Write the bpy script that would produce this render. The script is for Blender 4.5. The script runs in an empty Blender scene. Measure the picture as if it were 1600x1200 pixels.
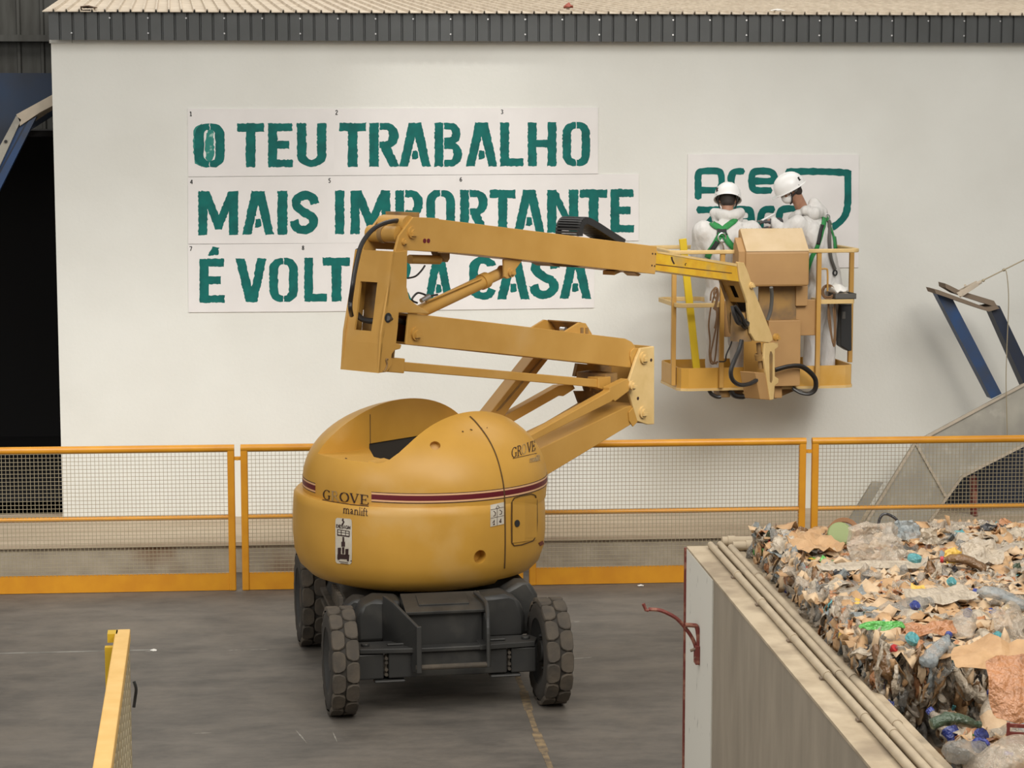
import bpy, bmesh, math, random
from mathutils import Vector, Matrix, noise
from mathutils.bvhtree import BVHTree
from mathutils.geometry import tessellate_polygon
random.seed(7)
PI = math.pi
C = bpy.context.scene.collection
scene = bpy.context.scene

# ------------------------------------------------------------------ camera
F = 3400.0                      # focal length in pixels of the 1600 px wide frame
H = 4.1
YAW = math.radians(4.67)
PITCH = math.radians(6.88)
cam_d = bpy.data.cameras.new('camera'); cam = bpy.data.objects.new('camera', cam_d); C.objects.link(cam)
cam_d.sensor_width = 36; cam_d.sensor_fit = 'HORIZONTAL'; cam_d.lens = 36 * F / 1600
cam_d.clip_start = 0.1; cam_d.clip_end = 200
cam.location = (0, 0, H); cam.rotation_euler = (PI / 2 - PITCH, 0, -YAW)
scene.camera = cam
scene.view_settings.view_transform = 'Standard'; scene.view_settings.look = 'None'
scene.view_settings.gamma = 1; scene.view_settings.use_curve_mapping = False
scene.view_settings.exposure = 0.0

CR = Vector((math.cos(YAW), -math.sin(YAW), 0))
CF = Vector((math.sin(YAW) * math.cos(PITCH), math.cos(YAW) * math.cos(PITCH), -math.sin(PITCH)))
CU = CR.cross(CF)
CAM = Vector((0, 0, H))
HF = Vector((math.sin(YAW), math.cos(YAW), 0))

def ray(px, py): return CF + CR * ((px - 800) / F) - CU * ((py - 600) / F)
def onp(px, py, p0, n):
    d = ray(px, py); t = (p0 - CAM).dot(n) / d.dot(n); return CAM + d * t
def on_y(px, py, Y): return onp(px, py, Vector((0, Y, 0)), Vector((0, 1, 0)))
def on_x(px, py, X): return onp(px, py, Vector((X, 0, 0)), Vector((1, 0, 0)))
def on_z(px, py, Z): return onp(px, py, Vector((0, 0, Z)), Vector((0, 0, 1)))
def at_d(px, py, d): return onp(px, py, CAM + HF * d, HF)
def cw(x, d, z=0): return CR * x + HF * d + Vector((0, 0, z))

# ------------------------------------------------------------------ world, lamps and added fill lights
w = bpy.data.worlds.new('hall_light'); scene.world = w; w.use_nodes = True
bg = w.node_tree.nodes['Background']; bg.inputs[0].default_value = (1.0, 0.97, 0.93, 1); bg.inputs[1].default_value = 0.33

def area(name, loc, aim, sx, sy, energy, col=(1, 0.97, 0.92)):
    l = bpy.data.lights.new(name, 'AREA'); l.shape = 'RECTANGLE'; l.size = sx; l.size_y = sy; l.energy = energy; l.color = col
    o = bpy.data.objects.new(name, l); C.objects.link(o); o.location = loc
    o.rotation_euler = (Vector(aim) - Vector(loc)).to_track_quat('-Z', 'Y').to_euler(); return o
def spot(name, loc, aim, deg, blend, energy, rad=0.3, col=(1, 0.97, 0.93)):
    l = bpy.data.lights.new(name, 'SPOT'); l.spot_size = math.radians(deg); l.spot_blend = blend; l.energy = energy
    l.shadow_soft_size = rad; l.color = col
    o = bpy.data.objects.new(name, l); C.objects.link(o); o.location = loc
    o.rotation_euler = (Vector(aim) - Vector(loc)).to_track_quat('-Z', 'Y').to_euler(); return o
area('hall_skylight', (0.5, 8, 10.5), (0.8, 14, 0), 9, 7, 800)
area('roof_fill', (1.0, 22.5, 10.5), (1.0, 23.0, 5), 14, 3, 560, (1, 0.96, 0.9))  # added fill with no visible source, brightens the roof sheet
area('side_fill', (-9.0, 7.0, 6.5), (0.5, 11, 1.2), 5, 3, 420)  # added fill from the left, brightens the white strip and bale sides
area('bay_lamp', (6.0, 3.0, 9.0), (3.5, 10, 1.5), 3, 3, 560, (1, 0.94, 0.85))
spot('wall_flood', (5.0, 12.0, 7.5), (1.6, 20.98, 0.2), 40, 1.0, 2600, 2.0)
spot('wall_flood', (-4.0, 12.0, 7.5), (-2.0, 20.98, -0.1), 36, 1.0, 2100, 1.2)
spot('wall_flood', (8.0, 12.0, 7.5), (5.9, 20.98, 0.8), 34, 1.0, 1500, 2.6)
spot('wall_spot', (1.2, 17.5, 9.0), (1.1, 20.9, 4.0), 26, 1.0, 420, 0.4)

# ------------------------------------------------------------------ mesh helpers
def V(*a): return Vector(a)
def box(bm, c, s, ax=None):
    """box of full size s about c; ax = three axes"""
    c = Vector(c); ax = ax or (V(1, 0, 0), V(0, 1, 0), V(0, 0, 1))
    vs = []
    for k in range(8):
        v = c.copy()
        for i in range(3): v += ax[i] * s[i] * (0.5 if (k >> i) & 1 else -0.5)
        vs.append(bm.verts.new(v))
    for f in ((0, 2, 3, 1), (4, 5, 7, 6), (0, 1, 5, 4), (2, 6, 7, 3), (0, 4, 6, 2), (1, 3, 7, 5)):
        bm.faces.new([vs[i] for i in f])
def box2(bm, a, b):
    a = Vector(a); b = Vector(b); box(bm, (a + b) / 2, [abs(b[i] - a[i]) for i in range(3)])
def prism(bm, pts, vec):
    vec = Vector(vec)
    a = [bm.verts.new(Vector(p)) for p in pts]; b = [bm.verts.new(Vector(p) + vec) for p in pts]
    n = len(pts)
    if n <= 4: bm.faces.new(a); bm.faces.new(b[::-1])
    else:
        for (i, j, k) in tessellate_polygon([[Vector(p) for p in pts]]):
            bm.faces.new((a[i], a[j], a[k])); bm.faces.new((b[k], b[j], b[i]))
    for i in range(n): bm.faces.new((a[i], b[i], b[(i + 1) % n], a[(i + 1) % n]))
def bar(bm, p, q, w, h, up=None):
    """rectangular bar from p to q"""
    p = Vector(p); q = Vector(q); d = (q - p); L = d.length; d = d / L
    up = Vector(up) if up else V(0, 0, 1)
    if abs(d.dot(up)) > 0.98: up = V(1, 0, 0)
    s = d.cross(up).normalized(); u = s.cross(d)
    box(bm, (p + q) / 2, (L, w, h), (d, s, u))
def ring(bm, c, t, r, n, ref):
    s = t.cross(ref).normalized(); u = s.cross(t)
    return [bm.verts.new(c + s * r * math.cos(2 * PI * i / n) + u * r * math.sin(2 * PI * i / n)) for i in range(n)]
def tube(bm, pts, r, n=8, caps=True):
    pts = [Vector(p) for p in pts]; rs = r if isinstance(r, (list, tuple)) else [r] * len(pts)
    prev = None; ref = None
    for i, p in enumerate(pts):
        t = (pts[min(i + 1, len(pts) - 1)] - pts[max(i - 1, 0)]).normalized()
        if ref is None:
            ref = V(0, 0, 1) if abs(t.z) < 0.9 else V(1, 0, 0)
        ref = (ref - t * ref.dot(t)).normalized()
        cur = ring(bm, p, t, rs[i], n, ref)
        if prev:
            for k in range(n): bm.faces.new((prev[k], prev[(k + 1) % n], cur[(k + 1) % n], cur[k]))
        elif caps: bm.faces.new(cur[::-1])
        prev = cur
    if caps: bm.faces.new(prev)
def cyl(bm, p, q, r, n=20, r2=None): tube(bm, [p, q], [r, r if r2 is None else r2], n)
def lathe(bm, c, prof, n=48, ax=(V(1, 0, 0), V(0, 1, 0), V(0, 0, 1)), closed=False):
    """profile (r, z) about ax[2] through c"""
    c = Vector(c); rings = []
    for (r, z) in prof:
        if r < 1e-6: rings.append([bm.verts.new(c + ax[2] * z)])
        else: rings.append([bm.verts.new(c + ax[0] * r * math.cos(2 * PI * i / n) + ax[1] * r * math.sin(2 * PI * i / n) + ax[2] * z) for i in range(n)])
    m = len(rings)
    for j in range(m if closed else m - 1):
        a = rings[j]; b = rings[(j + 1) % m]
        for i in range(n):
            k = (i + 1) % n
            if len(a) == 1 and len(b) == 1: continue
            if len(a) == 1: bm.faces.new((a[0], b[k], b[i]))
            elif len(b) == 1: bm.faces.new((a[i], a[k], b[0]))
            else: bm.faces.new((a[i], a[k], b[k], b[i]))
def smooth_pts(pts, k=6):
    """Catmull-Rom through points"""
    pts = [Vector(p) for p in pts]; out = []
    for i in range(len(pts) - 1):
        p0 = pts[max(i - 1, 0)]; p1 = pts[i]; p2 = pts[i + 1]; p3 = pts[min(i + 2, len(pts) - 1)]
        for j in range(k):
            t = j / k
            out.append(0.5 * ((2 * p1) + (p2 - p0) * t + (2 * p0 - 5 * p1 + 4 * p2 - p3) * t * t + (3 * p1 - p0 - 3 * p2 + p3) * t ** 3))
    out.append(pts[-1]); return out

def NB(): return bmesh.new()
def wpos(o):
    p = Vector((0, 0, 0))
    while o: p += o.location; o = o.parent
    return p
def obj(name, bm, mats, parent=None, bevel=0, smooth=False, origin=None, ang=35):
    """link a bmesh (world coordinates) as one object; under a parent its vertices become relative to it"""
    bmesh.ops.recalc_face_normals(bm, faces=bm.faces)
    off = wpos(parent) if parent else Vector(origin or (0, 0, 0))
    bmesh.ops.translate(bm, verts=bm.verts, vec=-off)
    me = bpy.data.meshes.new(name); bm.to_mesh(me); bm.free()
    o = bpy.data.objects.new(name, me); C.objects.link(o)
    for m in (mats if isinstance(mats, (list, tuple)) else [mats]): me.materials.append(m)
    if parent: o.parent = parent
    else: o.location = off
    if smooth:
        for p in me.polygons: p.use_smooth = True
        if smooth != 'all': me.set_sharp_from_angle(angle=math.radians(ang))
    if bevel:
        b = o.modifiers.new('bevel', 'BEVEL'); b.width = bevel; b.segments = 2; b.limit_method = 'ANGLE'; b.angle_limit = math.radians(40)
    return o
def thing(name, label, cat, loc=(0, 0, 0), group=None):
    o = bpy.data.objects.new(name, None); C.objects.link(o); o.location = loc; o.empty_display_size = 0.1
    return tag(o, label, cat, group)
def tag(o, label=None, cat=None, group=None, kind=None):
    if label: o['label'] = label
    if cat: o['category'] = cat
    if group: o['group'] = group
    if kind: o['kind'] = kind
    return o
def struct(name, bm, m, parent=None, label=None, **k):
    o = obj(name, bm, m, parent, **k)
    if not parent: o['kind'] = 'structure'
    if label: o['label'] = label
    return o

class Plane:
    """a vertical working plane: u along it, n its normal towards the viewer; off moves along n"""
    def __init__(s, o, u):
        s.o = Vector(o); s.u = Vector(u).normalized(); s.n = s.u.cross(V(0, 0, 1)).normalized()
    def px(s, x, y, off=0): return onp(x, y, s.o + s.n * off, s.n)
    def tz(s, x, y, off=0):
        p = s.px(x, y, off); return ((p - s.o).dot(s.u), p.z)
    def at(s, t, z, off=0): 
        p = s.o + s.u * t + s.n * off; p.z = z; return p
    def prism(s, bm, pts, o1, o2): prism(bm, [s.px(x, y, o1) for x, y in pts], s.n * (o2 - o1))

# ------------------------------------------------------------------ materials
def mat(name, col, rough=0.6, metal=0.0, col2=None, scale=6, stretch=(1, 1, 1), lo=0.35, hi=0.65, detail=6, bump=0, bscale=None, alpha=1.0, trans=0.0, spec=0.5, nrough=0.5, col3=None, scale3=1.5, lo3=0.55, hi3=0.7, coat=0):
    m = bpy.data.materials.new(name); m.use_nodes = True
    nt = m.node_tree; N = nt.nodes; L = nt.links; b = N['Principled BSDF']
    b.inputs['Base Color'].default_value = (*col, 1); b.inputs['Roughness'].default_value = rough; b.inputs['Metallic'].default_value = metal
    b.inputs['Alpha'].default_value = alpha; b.inputs['Transmission Weight'].default_value = trans; b.inputs['Specular IOR Level'].default_value = spec
    b.inputs['Coat Weight'].default_value = coat
    tc = N.new('ShaderNodeTexCoord'); mp = N.new('ShaderNodeMapping'); mp.inputs['Scale'].default_value = stretch
    L.new(tc.outputs['Object'], mp.inputs['Vector'])
    cur = None
    def layer(c_from, c_to, sc, l, h, vec):
        nz = N.new('ShaderNodeTexNoise'); nz.inputs['Scale'].default_value = sc; nz.inputs['Detail'].default_value = detail; nz.inputs['Roughness'].default_value = nrough
        L.new(vec, nz.inputs['Vector'])
        mr = N.new('ShaderNodeMapRange'); mr.inputs['From Min'].default_value = l; mr.inputs['From Max'].default_value = h
        L.new(nz.outputs['Fac'], mr.inputs['Value'])
        mx = N.new('ShaderNodeMix'); mx.data_type = 'RGBA'
        if isinstance(c_from, tuple): mx.inputs['A'].default_value = (*c_from, 1)
        else: L.new(c_from, mx.inputs['A'])
        mx.inputs['B'].default_value = (*c_to, 1); L.new(mr.outputs['Result'], mx.inputs['Factor'])
        return mx.outputs['Result'], nz.outputs['Fac']
    # sockets named A/B exist per type: pick the colour ones
    def mixrgb(c_from, c_to, sc, l, h, vec):
        nz = N.new('ShaderNodeTexNoise'); nz.inputs['Scale'].default_value = sc; nz.inputs['Detail'].default_value = detail; nz.inputs['Roughness'].default_value = nrough
        L.new(vec, nz.inputs['Vector'])
        mr = N.new('ShaderNodeMapRange'); mr.inputs['From Min'].default_value = l; mr.inputs['From Max'].default_value = h
        L.new(nz.outputs['Fac'], mr.inputs['Value'])
        mx = N.new('ShaderNodeMixRGB')
        if isinstance(c_from, tuple): mx.inputs[1].default_value = (*c_from, 1)
        else: L.new(c_from, mx.inputs[1])
        mx.inputs[2].default_value = (*c_to, 1); L.new(mr.outputs['Result'], mx.inputs[0])
        return mx.outputs[0], nz.outputs['Fac']
    fac = None; cur = col
    if col2: cur, fac = mixrgb(cur, col2, scale, lo, hi, mp.outputs['Vector'])
    if col3: cur, _ = mixrgb(cur, col3, scale3, lo3, hi3, tc.outputs['Object'])
    if not isinstance(cur, tuple): L.new(cur, b.inputs['Base Color'])
    if bump:
        nz = N.new('ShaderNodeTexNoise'); nz.inputs['Scale'].default_value = bscale or scale * 3; nz.inputs['Detail'].default_value = 4
        L.new(mp.outputs['Vector'], nz.inputs['Vector'])
        bp = N.new('ShaderNodeBump'); bp.inputs['Strength'].default_value = bump; bp.inputs['Distance'].default_value = 0.02
        L.new(nz.outputs['Fac'], bp.inputs['Height']); L.new(bp.outputs['Normal'], b.inputs['Normal'])
    return m

M = {}
M['wall'] = mat('white_wall_paint', (0.765, 0.765, 0.715), 0.75, col2=(0.725, 0.722, 0.67), scale=1.2, bump=0.12, bscale=30)
M['board'] = mat('white_stencil_card', (0.80, 0.775, 0.755), 0.6, col2=(0.76, 0.735, 0.715), scale=3)
M['green'] = mat('teal_wall_paint', (0.002, 0.150, 0.130), 0.6, col2=(0.0015, 0.108, 0.097), scale=9, spec=0.25)
M['greenl'] = mat('thin_teal_paint', (0.008, 0.22, 0.18), 0.55, col2=(0.30, 0.52, 0.45), scale=16, lo=0.56, hi=0.66)
M['black'] = mat('black_marker', (0.02, 0.02, 0.02), 0.6)
M['floor'] = mat('dark_concrete', (0.155, 0.137, 0.116), 0.6, col2=(0.078, 0.071, 0.062), scale=3.0, stretch=(0.6, 1.3, 1), lo=0.36, hi=0.66, nrough=0.72, detail=12, bump=0.15, bscale=9, col3=(0.18, 0.155, 0.126), scale3=0.7, lo3=0.48, hi3=0.72)
M['ledge'] = mat('dusty_concrete', (0.58, 0.475, 0.35), 0.85, col2=(0.47, 0.37, 0.26), scale=2, stretch=(0.3, 2, 1), bump=0.15)
M['ledgeface'] = mat('stained_concrete', (0.50, 0.44, 0.345), 0.9, col2=(0.36, 0.31, 0.24), scale=4, col3=(0.22, 0.11, 0.045), scale3=1.1, bump=0.2)
M['fascia'] = mat('grey_sheet', (0.075, 0.08, 0.08), 0.45, col2=(0.06, 0.064, 0.063), scale=3)
M['roof'] = mat('dusty_roof_sheet', (0.64, 0.56, 0.45), 0.8, col2=(0.52, 0.44, 0.34), scale=5, bump=0.1)
M['farwall'] = mat('dirty_grey_sheet', (0.095, 0.095, 0.085), 0.7, col2=(0.06, 0.058, 0.05), scale=3, stretch=(3, 1, 0.4))
M['dark'] = mat('recess_shade_black', (0.012, 0.011, 0.011), 0.9)  # near-black colour stands in for the darkness inside the recess
M['blue'] = mat('blue_paint', (0.020, 0.062, 0.17), 0.5, col2=(0.035, 0.05, 0.085), scale=4)
M['bluedk'] = mat('dark_blue_and_shade', (0.012, 0.022, 0.05), 0.5, col2=(0.02, 0.025, 0.04), scale=4)  # dark blue paint, also the painted shade in the right chute's opening
M['bluegrey'] = mat('weathered_blue_plate', (0.035, 0.045, 0.068), 0.7, col2=(0.022, 0.05, 0.11), scale=1.4)
M['steel'] = mat('dusty_steel_plate', (0.42, 0.40, 0.34), 0.65, col2=(0.31, 0.295, 0.255), scale=3, col3=(0.50, 0.475, 0.41), scale3=5)
M['dust'] = mat('cream_dust', (0.55, 0.47, 0.37), 0.85, col2=(0.45, 0.39, 0.31), scale=6)
M['fence'] = mat('orange_yellow_paint', (0.62, 0.275, 0.012), 0.42, col2=(0.55, 0.225, 0.01), scale=5)
M['rail'] = mat('yellow_rail_paint', (0.78, 0.50, 0.17), 0.5, col2=(0.72, 0.44, 0.13), scale=8)
M['railside'] = mat('yellow_paint', (0.60, 0.38, 0.02), 0.5)
M['wire'] = mat('galvanised_wire', (0.36, 0.305, 0.20), 0.5, 0.2)
M['wirey'] = mat('yellowed_wire', (0.36, 0.26, 0.12), 0.6)
M['lift'] = mat('yellow_lift_paint', (0.585, 0.315, 0.050), 0.42, col2=(0.52, 0.275, 0.040), scale=2.5, col3=(0.60, 0.36, 0.11), scale3=1.5)
M['boom'] = mat('dusty_yellow_paint', (0.505, 0.28, 0.064), 0.5, col2=(0.455, 0.243, 0.048), scale=3, col3=(0.52, 0.315, 0.11), scale3=1.2)
M['boomdk'] = mat('dark_yellow_and_shade', (0.33, 0.185, 0.05), 0.6, col2=(0.16, 0.10, 0.05), scale=6)  # darker boom yellow: shade painted into inner and far plates, also dark fittings
M['tele'] = mat('greasy_bright_yellow', (0.66, 0.40, 0.018), 0.35, col2=(0.58, 0.30, 0.012), scale=8, col3=(0.42, 0.29, 0.10), scale3=3)
M['cream'] = mat('pale_yellow_paint', (0.68, 0.48, 0.21), 0.5, col2=(0.60, 0.41, 0.16), scale=6)
M['tanbox'] = mat('tan_painted_sheet', (0.42, 0.24, 0.09), 0.55, col2=(0.38, 0.212, 0.078), scale=4)
M['tandust'] = mat('dust_covered_sheet', (0.60, 0.46, 0.29), 0.8, col2=(0.54, 0.40, 0.23), scale=5)
M['chassis'] = mat('dark_grey_chassis', (0.027, 0.027, 0.026), 0.5, col2=(0.036, 0.035, 0.032), scale=5, col3=(0.06, 0.057, 0.05), scale3=2.5)
M['rubber'] = mat('dusty_rubber', (0.092, 0.074, 0.054), 0.85, col2=(0.058, 0.049, 0.039), scale=10, bump=0.2)
M['rubberdk'] = mat('groove_rubber_and_shade', (0.038, 0.033, 0.027), 0.9)  # groove rubber, also paints shade in turret pit, riser end and jib slot
M['hose'] = mat('black_hose', (0.018, 0.016, 0.015), 0.4)
M['blackp'] = mat('black_plastic', (0.02, 0.02, 0.02), 0.45)
M['red'] = mat('dark_red_stripe', (0.12, 0.006, 0.012), 0.45)
M['pink'] = mat('pale_stripe', (0.72, 0.42, 0.22), 0.5)
M['letter'] = mat('brown_black_lettering', (0.035, 0.014, 0.012), 0.5)
M['sticker'] = mat('worn_white_sticker', (0.60, 0.55, 0.46), 0.5, col2=(0.52, 0.46, 0.36), scale=12)
M['seam'] = mat('panel_gap', (0.09, 0.045, 0.012), 0.8)
M['metal'] = mat('bright_metal', (0.6, 0.6, 0.6), 0.3, 0.9)
M['cover'] = mat('white_coverall_cloth', (0.66, 0.64, 0.61), 0.8, col2=(0.60, 0.585, 0.56), scale=8, bump=1.0, bscale=11, stretch=(1.4, 1.4, 0.6))
M['helmet'] = mat('white_helmet_plastic', (0.80, 0.79, 0.77), 0.28)
M['skin'] = mat('skin', (0.37, 0.195, 0.12), 0.55, col2=(0.31, 0.15, 0.09), scale=20)
M['hair'] = mat('dark_hair', (0.025, 0.017, 0.013), 0.7)
M['harness'] = mat('green_webbing', (0.025, 0.26, 0.065), 0.7, col2=(0.018, 0.20, 0.05), scale=30)
M['strap'] = mat('black_webbing', (0.018, 0.018, 0.018), 0.7)
M['glove'] = mat('dark_glove', (0.045, 0.045, 0.05), 0.6)
M['mask'] = mat('white_mask', (0.78, 0.77, 0.75), 0.7)
M['ladder'] = mat('yellow_pole_paint', (0.60, 0.42, 0.01), 0.45)
M['rope'] = mat('brown_rope', (0.20, 0.11, 0.05), 0.8)
M['grey'] = mat('grey_plastic', (0.09, 0.085, 0.075), 0.6)
M['concrete'] = mat('bay_concrete', (0.315, 0.268, 0.205), 0.9, col2=(0.255, 0.217, 0.165), scale=3, stretch=(1, 2.5, 0.6), bump=0.18)
M['concretetop'] = mat('dusty_wall_top', (0.47, 0.385, 0.27), 0.9, col2=(0.37, 0.295, 0.20), scale=7, bump=0.25, col3=(0.28, 0.22, 0.15), scale3=3)
M['whitepaint'] = mat('chipped_white_paint', (0.66, 0.64, 0.57), 0.75, col2=(0.20, 0.19, 0.17), scale=16, stretch=(1, 1, 0.35), lo=0.66, hi=0.72)
M['redpaint'] = mat('worn_red_paint', (0.165, 0.03, 0.022), 0.6, col2=(0.30, 0.13, 0.085), scale=18, lo=0.5, hi=0.62)
M['pipe'] = mat('dusty_conduit', (0.44, 0.36, 0.25), 0.75, col2=(0.37, 0.30, 0.21), scale=9)
M['clamp'] = mat('dusty_dark_clamp', (0.20, 0.15, 0.105), 0.8)
# ------------------------------------------------------------------ setting
WY = 20.98; PZ = 0.29; FY = 18.95
bm = NB(); box2(bm, (-12, -2, -0.3), (14, WY + 9, 0)); struct('floor', bm, M['floor'])
# white wall
wl = on_y(88, 400, WY).x
bm = NB(); box2(bm, (wl, WY, PZ), (11, WY + 0.3, 4.98)); struct('wall_back', bm, M['wall'])
# raised concrete strip before the wall
bm = NB(); box2(bm, (-10, 19.72, 0.0), (12, WY + 0.3, PZ - 0.04)); struct('trim_1', bm, M['ledgeface'])
bm = NB(); box2(bm, (-10, 19.68, PZ - 0.035), (12, WY + 0.3, PZ)); struct('trim_2', bm, M['ledge'])
# white capping strip under the fascia
bm = NB()
x0 = wl - 0.012
for a, b in ((x0, x0 + 0.21), (x0 + 0.215, 11)): box2(bm, (a, WY - 0.028, 4.83), (b, WY, 4.885))
struct('trim_3', bm, M['wall'])
# corrugated fascia (ribbed sheet)
EY = WY - 0.16
def ribbed(bm, x0, x1, f, pitch=0.118, rib=0.030, h=0.022):
    """profile across x; f(x, outward) gives the two end points of the sheet line"""
    prof = []; x = x0
    while x < x1:
        prof += [(x, 0), (x + pitch - rib, 0), (x + pitch - rib * 0.78, h), (x + pitch - rib * 0.22, h)]; x += pitch
    a = []; b = []
    for (x, o) in prof:
        p, q = f(x, o); a.append(bm.verts.new(p)); b.append(bm.verts.new(q))
    for i in range(len(a) - 1): bm.faces.new((a[i], a[i + 1], b[i + 1], b[i]))
ex = on_y(76, 30, EY).x
bm = NB(); ribbed(bm, ex, 11, lambda x, o: (V(x, EY + o, 4.855), V(x, EY + o, 5.115)))
o = struct('trim_4', bm, M['fascia']); s = o.modifiers.new('t', 'SOLIDIFY'); s.thickness = 0.006
bm = NB()
for k in range(40):
    x = ex + 0.118 * (k * 2 + 1) + 0.09 + 0.118 * (k % 3)
    for z in ([4.92] if k % 3 == 0 else [5.06]):
        cyl(bm, V(x, EY - 0.012, z), V(x, EY + 0.01, z), 0.008, 8)
struct('trim_5', bm, M['metal'])
# roof sheet rising away from the eave
rd = ray(264, -117); rd = rd / rd.y
bm = NB()
ribbed(bm, ex - 0.05, 11, lambda x, o: (V(x, EY - 0.06, 5.118 + o), V(x + rd.x * 9, EY - 0.06 + 9, 5.118 + o + rd.z * 9)), h=0.024)
o = struct('roof', bm, M['roof']); s = o.modifiers.new('t', 'SOLIDIFY'); s.thickness = 0.008
# far sheet wall, seen at top left
bm = NB(); ribbed(bm, -12, 14, lambda x, o: (V(x, 28 + o, 0), V(x, 28 + o, 9)), pitch=0.29, rib=0.06, h=-0.05)
struct('wall_far', bm, M['farwall'])
zr = on_y(40, 60, 27.9).z
bm = NB(); box2(bm, (-12, 27.8, zr - 0.04), (14, 27.94, zr + 0.04)); struct('trim_6', bm, M['farwall'])
# recess left of the white wall, its darkness painted in near-black
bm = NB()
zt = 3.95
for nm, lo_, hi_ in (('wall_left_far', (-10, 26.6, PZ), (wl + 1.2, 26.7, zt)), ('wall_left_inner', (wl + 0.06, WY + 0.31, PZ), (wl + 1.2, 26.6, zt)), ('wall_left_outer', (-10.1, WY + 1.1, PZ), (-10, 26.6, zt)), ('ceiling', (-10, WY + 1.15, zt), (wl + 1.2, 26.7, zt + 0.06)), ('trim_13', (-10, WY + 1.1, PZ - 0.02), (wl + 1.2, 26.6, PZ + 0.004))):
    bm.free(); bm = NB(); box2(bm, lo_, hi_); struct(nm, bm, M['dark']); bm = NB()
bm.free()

# ------------------------------------------------------------------ left chute: blue hopper with a dusty edge beam
hp = Plane(V(0, WY + 0.66, 0), V(1, 0, 0))
t = thing('loading_chute', 'blue steel chute with dusty sloping edge beam over the dark opening at left', 'chute', (wl - 0.8, WY + 0.8, PZ))
bm = NB()
zt = on_y(40, 114, WY + 1.0).z
prism(bm, [hp.at(hp.tz(-60, 310)[0], hp.tz(-60, 310)[1], -0.35), hp.at(hp.tz(0, 228)[0], hp.tz(0, 228)[1], -0.35), hp.at(wl + 0.25, hp.tz(84, 143)[1], -0.35), hp.at(wl + 0.25, zt, -0.35), hp.at(hp.tz(-60, 114)[0], zt, -0.35)], V(0, 0.05, 0))
obj('back_plate', bm, M['bluegrey'], t)
bm = NB(); hp.prism(bm, [(-22, 269), (25, 181), (33, 187), (-10, 280)], 0.30, 0.0)
obj('side_plate', bm, M['steel'], t)
bm = NB(); hp.prism(bm, [(25, 179), (96, 140), (96, 158), (62, 176), (31, 197), (30, 190)], 0.30, -0.3)
obj('edge_beam', bm, M['dust'], t, bevel=0.004)
bm = NB(); hp.prism(bm, [(31, 197), (40, 192), (-14, 292), (-22, 278)], 0.26, 0.22)
hp.prism(bm, [(44, 190), (57, 182), (-2, 300), (-14, 297)], 0.28, 0.20)
obj('blue_flange', bm, M['blue'], t)
bm = NB(); hp.prism(bm, [(40, 192), (44, 190), (-12, 296), (-15, 294)], 0.27, 0.20)
obj('web', bm, M['bluedk'], t)
bm = NB(); cyl(bm, hp.px(9, 221, 0.30), hp.px(9, 221, 0.32), 0.016, 10); obj('bolt_hole', bm, M['black'], t)
# ------------------------------------------------------------------ yellow mesh fence
PW = 2.42; GAP = 0.115
fx = on_y(362, 800, FY).x
def fence_panel(x1, label, link=True):
    x0 = x1 - PW
    t = thing('fence_panel', label, 'fence', ((x0 + x1) / 2, FY, 0), 'yellow mesh fence panels before the white wall')
    for x in (x0, x1):
        bm = NB(); bar(bm, V(x, FY, 0), V(x, FY, 1.275), 0.05, 0.062); obj('post', bm, M['fence'], t, bevel=0.01)
    bm = NB(); tube(bm, [V(x0 - 0.03, FY, 1.265), V(x1 + 0.03, FY, 1.265)], 0.033, 14); obj('top_rail', bm, M['fence'], t, smooth=True)
    bm = NB(); tube(bm, [V(x0, FY, 0.655), V(x1, FY, 0.655)], 0.021, 12); obj('middle_rail', bm, M['fence'], t, smooth=True)
    bm = NB(); box2(bm, (x0 + 0.02, FY - 0.012, 0.004), (x1 - 0.02, FY + 0.012, 0.158)); obj('kick_plate', bm, M['fence'], t)
    bm = NB(); p = 0.0345; n = int((PW - 0.06) / p)
    for i in range(1, n): 
        x = x0 + 0.03 + (PW - 0.06) * i / n; box2(bm, (x - 0.0018, FY - 0.016, 0.15), (x + 0.0018, FY - 0.0115, 1.25))
    z = 0.165
    while z < 1.24:
        box2(bm, (x0 + 0.02, FY - 0.0195, z - 0.0018), (x1 - 0.02, FY - 0.015, z + 0.0018)); z += p
    obj('wire_mesh', bm, M['wire'], t)
    if link:
        bm = NB(); box2(bm, (x1 + 0.03, FY - 0.012, 1.16), (x1 + GAP - 0.03, FY + 0.012, 1.19)); cyl(bm, V(x1 + GAP / 2, FY - 0.025, 1.175), V(x1 + GAP / 2, FY + 0.02, 1.175), 0.016, 8); obj('link_bracket', bm, M['fence'], t)
    return t
x = fx
fence_panel(x, 'yellow mesh fence panel before the dark opening and wall corner, leftmost')
x += GAP + PW
fence_panel(x, 'yellow mesh fence panel largely hidden behind the yellow boom lift')
x += GAP + PW
fence_panel(x, 'yellow mesh fence panel under the lift basket, beyond the concrete wall corner')
x += GAP + PW
fence_panel(x, 'yellow mesh fence panel before the grey steel chute, rightmost', False)

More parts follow.
